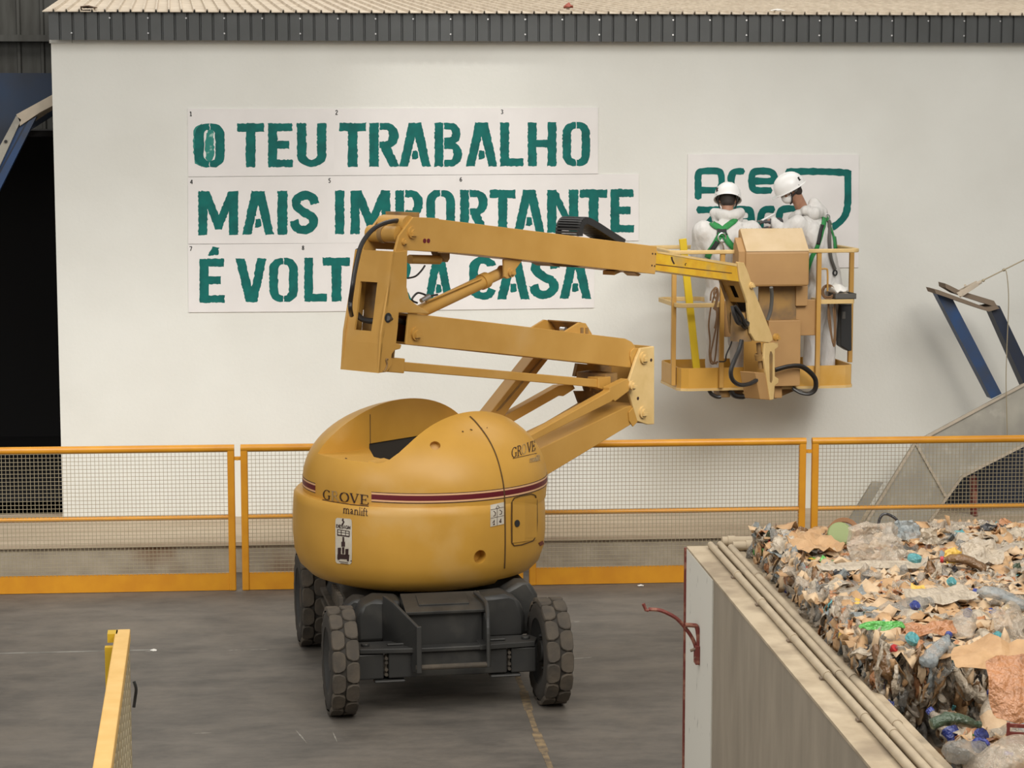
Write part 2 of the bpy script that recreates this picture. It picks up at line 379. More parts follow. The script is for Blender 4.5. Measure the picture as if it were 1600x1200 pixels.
# ------------------------------------------------------------------ near hand rail, lower left
ra = on_z(192, 983, 1.25); rb = on_z(159, 1200, 1.25)
rdv = (rb - ra).normalized(); rb = ra + rdv * 3.6; rs = rdv.cross(V(0, 0, 1))
t = thing('guard_rail', 'pale yellow box-section guard rail with wire mesh, at lower left', 'railing', (ra.x, ra.y, 0))
bm = NB(); bar(bm, ra + V(0, 0, -0.035), rb + V(0, 0, -0.035), 0.083, 0.07); obj('top_rail', bm, M['rail'], t, bevel=0.006)
sgn = -1 if rs.x > 0 else 1     # side that faces picture left
lf = rs * sgn
bm = NB(); q = ra + rdv * 0.06 + lf * 0.055
box(bm, q + V(0, 0, -0.025), (0.10, 0.055, 0.05), (rdv, lf, V(0, 0, 1))); box(bm, q + rdv * 0.14 + lf * 0.008 + V(0, 0, -0.645), (0.05, 0.06, 1.19), (rdv, lf, V(0, 0, 1)))
obj('end_bracket', bm, M['railside'], t)
bm = NB()
for k in range(3):
    q = ra + rdv * (0.2 + k * 1.6); bar(bm, V(q.x, q.y, 0.0), V(q.x, q.y, 1.2), 0.05, 0.05); obj('post', bm, M['railside'], t); bm = NB()
bm.free()
bm = NB(); z = 0.1
rr = -lf * 0.035
n = 22
for i in range(n):
    q = ra + rdv * (0.05 + i * 0.165) + rr; bar(bm, V(q.x, q.y, 0.08), V(q.x, q.y, 1.2), 0.006, 0.006)
while z < 1.2:
    a = ra + rdv * 0.05 + rr; b = rb + rr; bar(bm, V(a.x, a.y, z), V(b.x, b.y, z), 0.005, 0.005); z += 0.085
obj('wire_mesh', bm, M['wire'], t)
q = ra + rdv * 0.02 + rr * 1.6
bm = NB(); tube(bm, smooth_pts([q + V(0, 0, -0.30), q + V(0.012, -0.01, -0.34), q + V(0.004, 0.0, -0.40), q + V(-0.004, 0, -0.45)]), 0.009, 6)
obj('cable_tie', bm, M['blackp'], t)

# ------------------------------------------------------------------ right hand chute: grey steel trough, blue posts
cp = Plane(V(0, 20.1, 0), V(1, 0, 0))
t = thing('steel_chute', 'grey steel conveyor chute with blue posts rising behind the fence at right', 'chute', (cp.px(1480, 830, 0).x, 20.1, PZ))
bm = NB(); cp.prism(bm, [(1312, 856), (1340, 838), (1430, 692), (1620, 590), (1620, 685), (1503, 745), (1452, 815), (1440, 850)], 0.0, -0.03)
obj('side_plate', bm, M['steel'], t)
bm = NB(); cp.prism(bm, [(1320, 824), (1364, 753), (1380, 754), (1338, 824), (1330, 836), (1316, 836)], 0.05, 0.0)
obj('edge_flange', bm, M['steel'], t)
# rolled lip along the plate's top and lower edges
bm = NB()
for a, b in (((1430, 692), (1620, 590)), ((1340, 838), (1430, 692)), ((1503, 745), (1620, 685)), ((1452, 815), (1503, 745)), ((1432, 694), (1478, 776))):
    bar(bm, cp.px(*a, 0.012), cp.px(*b, 0.012), 0.024, 0.02, up=V(0, 1, 0))
obj('edge_lip', bm, M['dust'], t)
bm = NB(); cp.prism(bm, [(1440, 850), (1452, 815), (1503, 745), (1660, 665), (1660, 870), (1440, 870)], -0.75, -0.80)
obj('opening_shade_plate', bm, M['bluedk'], t)  # dark sheet put in for the shade of the opening below the plate
bm = NB(); cp.prism(bm, [(1340, 838), (1430, 692), (1620, 590), (1660, 570), (1660, 575), (1432, 698), (1346, 838)], -0.03, -0.10)
obj('trough_plate', bm, M['steel'], t)
bm = NB(); cp.prism(bm, [(1400, 812), (1660, 800), (1660, 818), (1400, 830)], -0.3, -0.5)
obj('cross_beam', bm, M['dust'], t)
bm = NB(); cp.prism(bm, [(1519, 748), (1526, 744), (1528, 815), (1521, 815)], -0.3, -0.4); obj('rusty_strut', bm, M['redpaint'], t)
def ibeam(pts, o1, o2, m, name):
    bm = NB(); cp.prism(bm, pts, o1, o2); return obj(name, bm, m, t)
ibeam([(1463, 458), (1489, 468), (1565, 615), (1549, 623)], -0.05, -0.2, M['blue'], 'blue_post')
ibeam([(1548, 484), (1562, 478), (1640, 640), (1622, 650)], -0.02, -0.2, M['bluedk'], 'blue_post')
bm = NB(); cp.prism(bm, [(1460, 452), (1466, 453), (1542, 481), (1558, 478), (1562, 482), (1545, 487), (1463, 459)], 0.04, -0.26)
cp.prism(bm, [(1477, 443), (1484, 446), (1500, 454), (1553, 470), (1558, 478), (1550, 478), (1495, 460), (1478, 450)], -0.02, -0.26)
obj('top_beam', bm, M['clamp'], t)
bm = NB()
cp.prism(bm, [(1495, 458), (1526, 441), (1530, 446), (1501, 465)], 0.02, 0.0); cp.prism(bm, [(1495, 455), (1526, 439), (1530, 444), (1501, 461)], -0.06, -0.08)
cyl(bm, cp.px(1500, 460, 0.04), cp.px(1500, 460, -0.1), 0.02, 10); cyl(bm, cp.px(1512, 453, -0.03), cp.px(1533, 440, -0.03), 0.018, 8)
cyl(bm, cp.px(1508, 446, 0.0), cp.px(1508, 446, -0.06), 0.012, 8)
obj('cable_shackle', bm, M['dust'], t)
bm = NB(); tube(bm, [cp.px(1530, 441, -0.03), cp.px(1620, 396, -0.03)], 0.0065, 6); cyl(bm, cp.px(1535, 439, -0.03), cp.px(1538, 437.5, -0.03), 0.014, 8)
cyl(bm, cp.px(1567, 422.5, -0.03), cp.px(1570, 421, -0.03), 0.014, 8)
obj('tie_cable', bm, M['wire'], t)
bm = NB(); tube(bm, smooth_pts([cp.px(1569, 421, -0.03), cp.px(1573, 428, 0.03), cp.px(1576, 470, 0.05), cp.px(1573, 550, 0.05), cp.px(1572, 600, 0.06), cp.px(1574, 680, 0.06)]), 0.005, 6)
obj('hanging_cord', bm, M['wire'], t)

# ------------------------------------------------------------------ bits lying on the roof
def roofpt(px, py):
    n = V(1, 0, 0).cross(rd).normalized(); return onp(px, py, V(0, EY - 0.06, 5.135), n)
def crumple(bm, c, r, ax, seed, thick=0.012, n=7, flat=0.25, shape=None):
    """crumpled closed scrap lying on axes ax"""
    rows = []
    for side in (0, 1):
        g = []
        for i in range(n):
            row = []
            for j in range(n):
                u = (i / (n - 1) * 2 - 1); v = (j / (n - 1) * 2 - 1)
                k = 1 / max(1e-6, max(abs(u), abs(v)) / max(1e-6, math.hypot(u, v))) if (u or v) else 1
                uu = u / (math.hypot(u, v) / max(abs(u), abs(v))) if (u or v) else 0; vv = v / (math.hypot(u, v) / max(abs(u), abs(v))) if (u or v) else 0
                uu = u * 0.5 + uu * 0.5; vv = v * 0.5 + vv * 0.5
                h = noise.noise(V(u * 1.7 + seed * 3.1, v * 1.7, seed)) * flat + noise.noise(V(u * 4 + seed, v * 4, seed * 2)) * flat * 0.5
                p = Vector(c) + ax[0] * uu * r[0] + ax[1] * vv * r[1] + ax[2] * (h * min(r[0], r[1]) + (thick if side else 0) * (1 - 0.9 * max(abs(u), abs(v))))
                row.append(bm.verts.new(p))
            g.append(row)
        rows.append(g)
    fs = []
    for s, g in enumerate(rows):
        for i in range(n - 1):
            for j in range(n - 1):
                f = (g[i][j], g[i + 1][j], g[i + 1][j + 1], g[i][j + 1]); fs.append(bm.faces.new(f if s else f[::-1]))
    for e in range(n - 1):
        for (i, j, k, l) in ((e, 0, e + 1, 0), (e + 1, n - 1, e, n - 1), (0, e + 1, 0, e), (n - 1, e, n - 1, e + 1)):
            fs.append(bm.faces.new((rows[0][i][j], rows[0][k][l], rows[1][k][l], rows[1][i][j])))
    return fs
XYZ = (V(1, 0, 0), V(0, 1, 0), V(0, 0, 1))
M['scrapred'] = mat('red_rag', (0.35, 0.09, 0.06), 0.8); M['scrapwhite'] = mat('white_scrap', (0.75, 0.73, 0.68), 0.7); M['scrapbrown'] = mat('brown_scrap', (0.26, 0.19, 0.15), 0.8)
bm = NB(); crumple(bm, roofpt(888, 13) + V(0, 0, 0.01), (0.045, 0.10), XYZ, 3, 0.05, flat=0.5); tag(obj('rag', bm, M['scrapred'], origin=roofpt(888, 13)), 'small crumpled red rag lying on the corrugated roof', 'rag')
bm = NB(); crumple(bm, roofpt(1215, 18) + V(0, 0, 0.008), (0.075, 0.03), XYZ, 5, 0.02, flat=0.2); tag(obj('paper_scrap', bm, M['scrapwhite'], origin=roofpt(1215, 18)), 'white paper scrap lying on the corrugated roof', 'scrap')
bm = NB(); crumple(bm, roofpt(139, 13) + V(0, 0, 0.008), (0.075, 0.18), XYZ, 8, 0.02, flat=0.15); tag(obj('cardboard_scrap', bm, M['scrapbrown'], origin=roofpt(139, 13)), 'flat brown scrap lying at the left end of the roof', 'scrap')
# litter on the floor
for (px, py, r, nm, lb) in ((1001, 915, 0.022, 'paper_scrap', 'small white paper scrap at the foot of the fence beside the concrete wall'), (240, 1016, 0.02, 'paper_scrap', 'tiny white scrap on the dark floor right of the near guard rail')):
    c = on_z(px, py, 0.004); bm = NB(); crumple(bm, c, (r * 1.3, r), XYZ, px, 0.012, 5, 0.3); tag(obj(nm, bm, M['scrapwhite'], origin=c), lb, 'scrap')
# pale joint line across the floor and the ochre seam under the lift: floor markings
bm = NB(); a = on_z(0, 1023, 0); b = on_z(235, 1015.5, 0); prism(bm, [V(a.x - 3, a.y - 0.035, -0.004), V(b.x, b.y - 0.012, -0.004), V(b.x, b.y + 0.012, -0.004), V(a.x - 3, a.y + 0.02, -0.004)], V(0, 0, 0.0055))
fl = struct('trim_7', bm, mat('worn_chalk_line', (0.30, 0.29, 0.26), 0.8, col2=(0.16, 0.15, 0.13), scale=7))
bm = NB()
pts = [(806, 1052), (818, 1080), (826, 1110), (838, 1145), (850, 1175), (862, 1205)]
for i in range(len(pts) - 1):
    a = on_z(*pts[i], 0); b = on_z(*pts[i + 1], 0); wd = 0.02 + 0.012 * (i % 2)
    prism(bm, [V(a.x - wd, a.y, -0.004), V(b.x - wd * 0.9, b.y, -0.004), V(b.x + wd, b.y, -0.004), V(a.x + wd, a.y, -0.004)], V(0, 0, 0.0052 + 0.0002 * i))
struct('trim_8', bm, mat('ochre_floor_joint', (0.30, 0.215, 0.115), 0.85, col2=(0.13, 0.10, 0.07), scale=14))

bm = NB()
for (x0_, y0_, x1_, y1_, w_) in ((226, 1018, 243, 1017.5, 0.018), (355, 1016, 378, 1015.5, 0.012), (380, 1015.5, 425, 1014.5, 0.009), (895, 972, 906, 971, 0.012), (60, 1124, 76, 1123, 0.010), (300, 1146, 330, 1145, 0.008), (462, 1140, 480, 1162, 0.007), (520, 1143, 527, 1160, 0.006), (885, 1030, 925, 1027, 0.010)):
    a = on_z(x0_, y0_, 0); b = on_z(x1_, y1_, 0); d = (b - a).normalized(); n_ = V(-d.y, d.x, 0) * w_
    prism(bm, [a - n_ * 0.3 + V(0, 0, -0.004), (a + b) / 2 - n_ + V(0, 0, -0.004), b + V(0, 0, -0.004), (a + b) / 2 + n_ * 0.8 + V(0, 0, -0.004)], V(0, 0, 0.0055))
struct('trim_14', bm, mat('pale_floor_scuff', (0.34, 0.32, 0.28), 0.8, col2=(0.17, 0.155, 0.135), scale=20))
# ------------------------------------------------------------------ stencil boards and painted letters
def arc(cx, cy, rx, ry, a0, a1, n=10):
    return [(cx + rx * math.cos(math.radians(a0 + (a1 - a0) * i / n)), cy + ry * math.sin(math.radians(a0 + (a1 - a0) * i / n))) for i in range(n + 1)]
def rbowl(x0, x1, y0, y1, s, sy):
    """right-facing bowl from x0, outer then inner"""
    r = min(x1 - x0, (y1 - y0) / 2) * 0.9; rx = (x1 - x0) * 0.62; ry = (y1 - y0) / 2
    out = [(x0, y1)] + arc(x1 - rx, (y0 + y1) / 2, rx, ry, 90, -90) + [(x0, y0)]
    inn = [(x0, y0 + sy)] + arc(x1 - rx, (y0 + y1) / 2, rx - s, ry - sy, -90, 90, 8) + [(x0, y1 - sy)]
    return out + inn
def glyph(ch):
    """closed outlines in a unit box, x right, y up"""
    S = 0.33; T = 0.2
    if ch == 'O':
        g = 0.012
        R = [(0.5 + g, 1)] + arc(0.62, 0.74, 0.38, 0.26, 90, 0, 6) + arc(0.62, 0.26, 0.38, 0.26, 0, -90, 6) + [(0.5 + g, 0), (0.5 + g, 0.14)] + arc(0.56, 0.26, 0.13, 0.11, -90, 0, 4) + arc(0.56, 0.74, 0.13, 0.11, 0, 90, 4) + [(0.5 + g, 0.86)]
        return [R, [(1 - x, y) for x, y in R][::-1]]
    if ch == 'T': return [[(0, 1), (1, 1), (1, 0.81), (0.68, 0.81), (0.68, 0), (0.32, 0), (0.32, 0.81), (0, 0.81)]]
    if ch == 'E' or ch == 'É':
        e = [(0, 0), (0, 1), (0.97, 1), (0.97, 0.82), (0.37, 0.82), (0.37, 0.6), (0.85, 0.6), (0.85, 0.42), (0.37, 0.42), (0.37, 0.17), (1, 0.17), (1, 0)]
        return [e] + ([[(0.33, 1.07), (0.52, 1.28), (0.78, 1.25), (0.74, 1.09)]] if ch == 'É' else [])
    if ch == 'U': return [[(0, 1), (0, 0.26)] + arc(0.5, 0.26, 0.5, 0.26, 180, 360, 10) + [(1, 1), (0.68, 1), (0.68, 0.27)] + arc(0.5, 0.27, 0.18, 0.11, 360, 180, 6) + [(0.32, 1)]]
    if ch in 'RP':
        b = rbowl(0.35, 1.0, 0.42 if ch == 'R' else 0.38, 1.0, 0.34, 0.16)
        if ch == 'P': return [[(0, 0), (0, 1), (0.32, 1), (0.32, 0)], b]
        return [[(0, 0), (0, 1), (0.32, 1), (0.32, 0)], b, [(0.40, 0.45), (0.70, 0.47), (1.04, 0), (0.70, 0), (0.42, 0.36)]]
    if ch == 'B': return [[(0, 0), (0, 1), (0.32, 1), (0.32, 0)], rbowl(0.35, 0.95, 0.5, 1, 0.32, 0.16), rbowl(0.35, 1.0, 0, 0.56, 0.32, 0.16)]
    if ch == 'A': return [[(0, 0), (0.30, 1), (0.70, 1), (1, 0), (0.72, 0), (0.50, 0.68), (0.28, 0)], [(0.395, 0.17), (0.42, 0.36), (0.58, 0.36), (0.605, 0.19), (0.5, 0.16)]]
    if ch == 'L': return [[(0, 0), (0, 1), (0.38, 1), (0.38, 0.18), (1, 0.18), (1, 0)]]
    if ch == 'H': return [[(0, 0), (0, 1), (0.31, 1), (0.31, 0.60), (0.69, 0.60), (0.69, 1), (1, 1), (1, 0), (0.69, 0), (0.69, 0.43), (0.31, 0.43), (0.31, 0)]]
    if ch == 'I': return [[(0, 0), (0, 1), (1, 1), (1, 0)]]
    if ch == 'M': return [[(0, 0), (0, 1), (0.28, 1), (0.52, 0.46), (0.76, 1), (1, 1), (1, 0), (0.77, 0), (0.77, 0.55), (0.59, 0.12), (0.43, 0.12), (0.23, 0.6), (0.23, 0)]]
    if ch == 'N': return [[(0, 0), (0, 1), (0.30, 1), (0.70, 0.40), (0.70, 1), (1, 1), (1, 0), (0.74, 0), (0.30, 0.62), (0.30, 0)]]
    if ch == 'V': return [[(0, 1), (0.30, 1), (0.53, 0.34), (0.70, 1), (1, 1), (0.70, 0), (0.34, 0)]]
    if ch == 'C': return [arc(0.5, 0.72, 0.5, 0.28, 15, 180, 9) + arc(0.5, 0.28, 0.5, 0.28, 180, 345, 9) + [(0.66, 0.30)] + arc(0.5, 0.28, 0.17, 0.12, 345, 180, 5) + arc(0.5, 0.72, 0.17, 0.12, 180, 15, 5)]
    if ch == 'S':
        cl = smooth_pts([V(0.86, 0.70, 0), V(0.78, 0.84, 0), V(0.52, 0.90, 0), V(0.24, 0.83, 0), V(0.19, 0.67, 0), V(0.45, 0.52, 0), V(0.76, 0.40, 0), V(0.80, 0.22, 0), V(0.52, 0.10, 0), V(0.22, 0.14, 0), V(0.10, 0.32, 0)], 4)
        l = []; r = []
        for i, p in enumerate(cl):
            d = (cl[min(i + 1, len(cl) - 1)] - cl[max(i - 1, 0)]); d = V(d.x * 0.62, d.y, 0).normalized(); nn = V(-d.y * 0.165, d.x * 0.098, 0)
            l.append((p.x + nn.x, p.y + nn.y)); r.append((p.x - nn.x, p.y - nn.y))
        return [l + r[::-1]]
def rough(poly, amp, step, seed):
    out = []; n = len(poly)
    for i in range(n):
        a = poly[i]; b = poly[(i + 1) % n]; L = math.hypot(b[0] - a[0], b[1] - a[1]); k = max(1, int(L / step))
        for j in range(k):
            x = a[0] + (b[0] - a[0]) * j / k; y = a[1] + (b[1] - a[1]) * j / k
            out.append((x + amp * noise.noise(V(x * 0.35, y * 0.35, seed)), y + amp * noise.noise(V(x * 0.35, y * 0.35, seed + 9))))
    return out
BT = 0.012                                   # board thickness
def letter(ch, x0, x1, yt, yb, parent, seed, m=None, skew=0):
    bm = NB()
    for gi, g in enumerate(glyph(ch)):
        pl = rough([(x0 + (x1 - x0) * x, yb + (yt - yb) * y) for x, y in g], 1.5, 2.6, seed)
        prism(bm, [on_y(x, y, WY - BT - 0.0015 - 0.0003 * gi) for x, y in pl], V(0, 0.003, 0))
    return obj('painted_letter', bm, m or M['green'], parent)
def digit(d, x, y, h, parent):
    D = {'1': [[(0.2, .8), (.55, 1), (.55, 0)], [(.2, 0), (.9, 0)]], '2': [[(.1, .75), (.3, 1), (.7, 1), (.85, .75), (.1, 0), (.9, 0)]], '3': [[(.1, .9), (.5, 1), (.85, .8), (.45, .52), (.9, .25), (.5, 0), (.1, .1)]],
         '4': [[(.75, 0), (.75, 1), (.05, .3), (1, .3)]], '5': [[(.85, 1), (.25, 1), (.2, .55), (.6, .6), (.85, .3), (.5, 0), (.1, .1)]], '6': [[(.8, .95), (.4, .85), (.12, .35), (.4, 0), (.8, .1), (.85, .4), (.5, .55), (.15, .35)]],
         '7': [[(.05, 1), (.95, 1), (.4, 0)]], '8': [[(.5, .52), (.15, .75), (.5, 1), (.85, .75), (.5, .52), (.1, .25), (.5, 0), (.9, .25), (.5, .52)]]}
    bm = NB()
    for s in D[d]:
        for i in range(len(s) - 1):
            a = on_y(x + s[i][0] * h * 0.62, y + h - s[i][1] * h, WY - BT - 0.001); b = on_y(x + s[i + 1][0] * h * 0.62, y + h - s[i + 1][1] * h, WY - BT - 0.001)
            bar(bm, a, b, 0.008, 0.002, up=V(0, 1, 0))
    return obj('board_number', bm, M['black'], parent)
def board(poly, label, k):
    c = on_y(sum(p[0] for p in poly) / len(poly), sum(p[1] for p in poly) / len(poly), WY)
    t = thing('stencil_board', label, 'stencil board', (c.x, WY, c.z), 'stencil boards taped to the white wall')
    bm = NB(); prism(bm, [on_y(x, y, WY - BT - 0.0007 * (k % 3)) for x, y in poly], V(0, BT - 0.002, 0)); obj('card', bm, M['board'], t)
    return t
B1 = board([(293, 170), (521, 169.5), (522, 274), (294, 276)], 'white stencil board with green O TEU, top left of the slogan', 0)
B2 = board([(521, 169.5), (779, 168.6), (780, 272.5), (522, 274)], 'white stencil board with green TRABA, middle of the top row', 1)
B3 = board([(779, 168.6), (934.5, 168), (934.5, 271.5), (780, 272.5)], 'white stencil board with green LHO, right end of the top row', 2)
B4 = board([(293.5, 277), (511, 275), (512, 380), (294, 381)], 'white stencil board with green MAIS, left of the middle row', 1)
B5 = board([(511, 275), (712, 273.5), (712, 378), (512, 380)], 'white stencil board with green IMPO, middle row behind the lift mast top', 2)
B6 = board([(712, 273.5), (998, 272), (998, 376), (712, 378)], 'white stencil board with green RTANTE, right end of the middle row', 0)
B7 = board([(293.5, 382), (469, 380.5), (470, 487), (294.5, 488)], 'white stencil board with green E-acute and VO, left of the bottom row', 2)
B8 = board([(469, 380.5), (716, 378.2), (717, 484), (470, 487)], 'white stencil board with green LTAR A, bottom row behind the lift mast', 0)
B9 = board([(716, 378.2), (928.5, 376.5), (928.5, 481), (717, 484)], 'white stencil board with green CASA, right end of the bottom row', 1)
row1 = [('O', 304, 351, B1), ('T', 370.7, 412.6, B1), ('E', 419, 457.6, B1), ('U', 464, 510, B1), ('T', 530, 572, B2), ('R', 577, 623, B2), ('A', 624, 673, B2), ('B', 679, 722, B2), ('A', 728, 777, B2), ('L', 781.6, 818, B3), ('H', 824.7, 869.5, B3), ('O', 879, 922, B3)]
row2 = [('M', 309.7, 372, B4), ('A', 378.6, 428, B4), ('I', 433.5, 449, B4), ('S', 455, 498, B4), ('I', 523.6, 538, B5), ('M', 547.7, 610, B5), ('P', 617.7, 661, B5), ('O', 666, 711, B5), ('R', 719, 762, B6), ('T', 765.5, 805.7, B6), ('A', 803, 851, B6), ('N', 855, 903.5, B6), ('T', 906, 949, B6), ('E', 954, 991, B6)]
row3 = [('É', 311.7, 351, B7), ('V', 367.8, 416.5, B7), ('O', 420.8, 465.5, B7), ('L', 475.5, 511, B8), ('T', 504.6, 547, B8), ('A', 546, 594, B8), ('R', 598, 642, B8), ('A', 664, 707, B8), ('C', 733, 776, B9), ('A', 777, 827.5, B9), ('S', 829, 873.7, B9), ('A', 874.5, 924, B9)]
k = 0
for row, (ya, yb_), (za, zb) in ((row1, (193, 190.8), (261.5, 259.3)), (row2, (299, 295.8), (367.3, 363.2)), (row3, (404.5, 398.5), (473.3, 466.3))):
    for ch, a, b, par in row:
        f = ((a + b) / 2 - 304) / 640.0; k += 1
        letter(ch, a, b, ya + (yb_ - ya) * f, za + (zb - za) * f, par, k * 1.7)
# smeared middle of the first letter
bm = NB(); prism(bm, [on_y(x, y, WY - BT - 0.0008) for x, y in rough([(327.5, 201), (333, 204), (334, 220), (335, 240), (332, 250), (327, 254), (322, 250), (320.5, 232), (322, 210)], 2.5, 3, 2)], V(0, 0.002, 0))
obj('paint_smear', bm, M['greenl'], B1)
bm = NB(); prism(bm, [on_y(x, y, WY - BT - 0.0008) for x, y in rough([(302, 205), (306, 198), (315, 193), (311, 230), (316, 262), (305, 255), (302, 235)], 2, 3, 5)], V(0, 0.002, 0))
obj('paint_smear', bm, M['greenl'], B1)
for d, x, y, par in (('1', 296, 174.5, B1), ('2', 524, 172.5, B2), ('3', 782.5, 171.5, B3), ('4', 297, 281, B4), ('5', 513, 279, B5), ('6', 718, 277, B6), ('7', 296, 385.5, B7), ('8', 471.5, 384, B8)): digit(d, x, y, 6.5, par)

# the logo board behind the two painters
c = on_y(1208, 330, WY)
LB = thing('stencil_board', 'white stencil board with green rounded logo lettering and shield line, behind the two painters', 'stencil board', (c.x, WY, c.z), 'stencil boards taped to the white wall')
bm = NB(); prism(bm, [on_y(x, y, WY - BT) for x, y in ((1074.5, 241), (1342, 241.5), (1341, 418), (1073, 420))], V(0, BT - 0.002, 0)); obj('card', bm, M['board'], LB)
def stroke(paths, wd, name):
    bm = NB()
    for pi_, path in enumerate(paths):
        for q, wq in ((path, wd),):
            pts = smooth_pts([V(x, y, 0) for x, y in path], 5); l = []; r = []
            for i, p in enumerate(pts):
                d = (pts[min(i + 1, len(pts) - 1)] - pts[max(i - 1, 0)]).normalized(); nn = V(-d.y, d.x, 0)
                wv = wd / 2 * (1 + 0.22 * noise.noise(p * 0.2)); l.append(p + nn * wv); r.append(p - nn * wv)
            e = [pts[-1] + (pts[-1] - pts[-2]).normalized() * wd * 0.25]; s = [pts[0] + (pts[0] - pts[1]).normalized() * wd * 0.25]
            n = len(l); ii = list(range(n)) + [n] + list(range(n))[::-1] + [0]
            a = [on_y(p.x, p.y, WY - BT - 0.002 - 0.0008 * pi_ - 0.0012 * i / n) for p, i in zip(l + e + r[::-1] + s, ii)]
            up = [bm.verts.new(p) for p in a]; lo = [bm.verts.new(p + V(0, 0.003, 0)) for p in a]; N_ = len(a)
            for i in range(n - 1): bm.faces.new((up[i], up[i + 1], up[N_ - 3 - i], up[N_ - 2 - i]))
            bm.faces.new((up[n - 1], up[n], up[n + 1])); bm.faces.new((up[0], up[N_ - 2], up[N_ - 1]))
            for i in range(N_): bm.faces.new((up[i], lo[i], lo[(i + 1) % N_], up[(i + 1) % N_]))
    return obj(name, bm, M['green'], LB)
def lz(pts): return [(1070 + x / 5.517, 230 + y / 5.517) for x, y in pts]
stroke([lz([(115, 440), (115, 330), (117, 235), (150, 208), (280, 206), (312, 235), (318, 300), (312, 350), (280, 370), (130, 370)])], 10.8, 'painted_letter')
stroke([lz([(400, 312), (402, 255), (430, 212), (505, 208)])], 10.8, 'painted_letter')
stroke([lz([(742, 372), (640, 373), (595, 362), (578, 320), (580, 245), (610, 210), (720, 208), (765, 235), (768, 280), (735, 292), (600, 292)])], 10.8, 'painted_letter')
stroke([lz([(112, 540), (200, 540), (300, 540)]), lz([(300, 540), (180, 690), (120, 760)]), lz([(115, 762), (200, 764), (300, 764)])], 10.8, 'painted_letter')
stroke([lz([(380, 640), (378, 580), (410, 540), (530, 536), (568, 560), (572, 620), (545, 640), (400, 642)]), lz([(380, 640), (385, 720), (420, 758), (560, 762)])], 10.8, 'painted_letter')
stroke([lz([(655, 760), (655, 600), (690, 540), (765, 537)])], 10.8, 'painted_letter')
stroke([lz([(815, 660), (815, 590), (840, 540), (940, 530), (1000, 560), (1005, 680), (980, 750), (850, 758), (818, 720), (815, 650)])], 10.8, 'painted_letter')
stroke([lz([(880, 212), (1000, 209), (1180, 210), (1330, 216), (1395, 222)]), lz([(1405, 205), (1406, 300), (1405, 480), (1385, 580), (1330, 650), (1250, 700), (1150, 730)])], 10.8, 'painted_shield_line')
# ------------------------------------------------------------------ boom lift
LC = cw(-0.655, 16.2)                       # turret axis on the floor
LIFT = thing('boom_lift', 'yellow articulated boom lift on solid tyres, its basket raised to the white wall', 'boom lift', (LC.x, LC.y, 0))
# ---- chassis
CA = math.radians(6.4); CX = V(math.cos(CA), math.sin(CA), 0); CY = V(-math.sin(CA), math.cos(CA), 0); CC = cw(-0.665, 15.97)
CAX = (CX, CY, V(0, 0, 1))
def ch(a, b, z): return CC + CX * a + CY * b + V(0, 0, z)
def cbox(bm, a0, a1, b0, b1, z0, z1): box(bm, ch((a0 + a1) / 2, (b0 + b1) / 2, (z0 + z1) / 2), (a1 - a0, b1 - b0, z1 - z0), CAX)
def cprism(bm, az, b0, b1): prism(bm, [ch(a, b0, z) for a, z in az], CY * (b1 - b0))
bm = NB()
cprism(bm, [(-0.66, 0.40), (-0.66, 0.52), (-0.60, 0.62), (-0.47, 0.665), (-0.25, 0.665), (-0.25, 0.40)], -0.62, 1.15)
cprism(bm, [(0.74, 0.42), (0.74, 0.64), (0.71, 0.745), (0.62, 0.705), (0.50, 0.675), (0.25, 0.665), (0.25, 0.40)], -0.55, 1.0)
cprism(bm, [(-0.26, 0.36), (-0.26, 0.665), (0.26, 0.665), (0.26, 0.36)], -0.80, 1.15)
obj('chassis_body', bm, M['chassis'], LIFT, bevel=0.035, smooth=True)
for s in (-1, 1):
    bm = NB(); az = [(0.28, 0.44), (0.28, 0.735), (0.46, 0.75), (0.57, 0.70), (0.61, 0.60), (0.61, 0.44)]; cprism(bm, [(a * s, z) for a, z in az][::s], -0.84, -0.58)
    obj('front_cowl', bm, M['chassis'], LIFT, bevel=0.03, smooth=True)
    bm = NB(); az = [(0.48, 0.40), (0.48, 0.72), (0.60, 0.785), (0.69, 0.78), (0.745, 0.69), (0.745, 0.40)] if s > 0 else [(0.48, 0.44), (0.48, 0.70), (0.58, 0.72), (0.66, 0.66), (0.68, 0.58), (0.68, 0.44)]; cprism(bm, [(a * s, z) for a, z in az][::s], -0.64, -0.44)
    obj('fender_hump', bm, M['chassis'], LIFT, bevel=0.03, smooth=True)
bm = NB()                                   # front nose box with sloped lid
prism(bm, [ch(-0.27, -0.78, 0.40), ch(-0.27, -1.02, 0.40), ch(-0.27, -1.02, 0.690), ch(-0.27, -0.78, 0.750)], CX * 0.54)
obj('nose_box', bm, M['chassis'], LIFT, bevel=0.012)
LAX = (CX, (CY * 0.24 + V(0, 0, 0.06)).normalized(), (V(0, 0, 0.24) - CY * 0.06).normalized())
bm = NB(); box(bm, ch(0.0, -0.92, 0.726), (0.57, 0.30, 0.022), LAX); box(bm, ch(0.0, -0.90, 0.746), (0.36, 0.16, 0.012), LAX)
obj('nose_lid', bm, M['chassis'], LIFT, bevel=0.004)
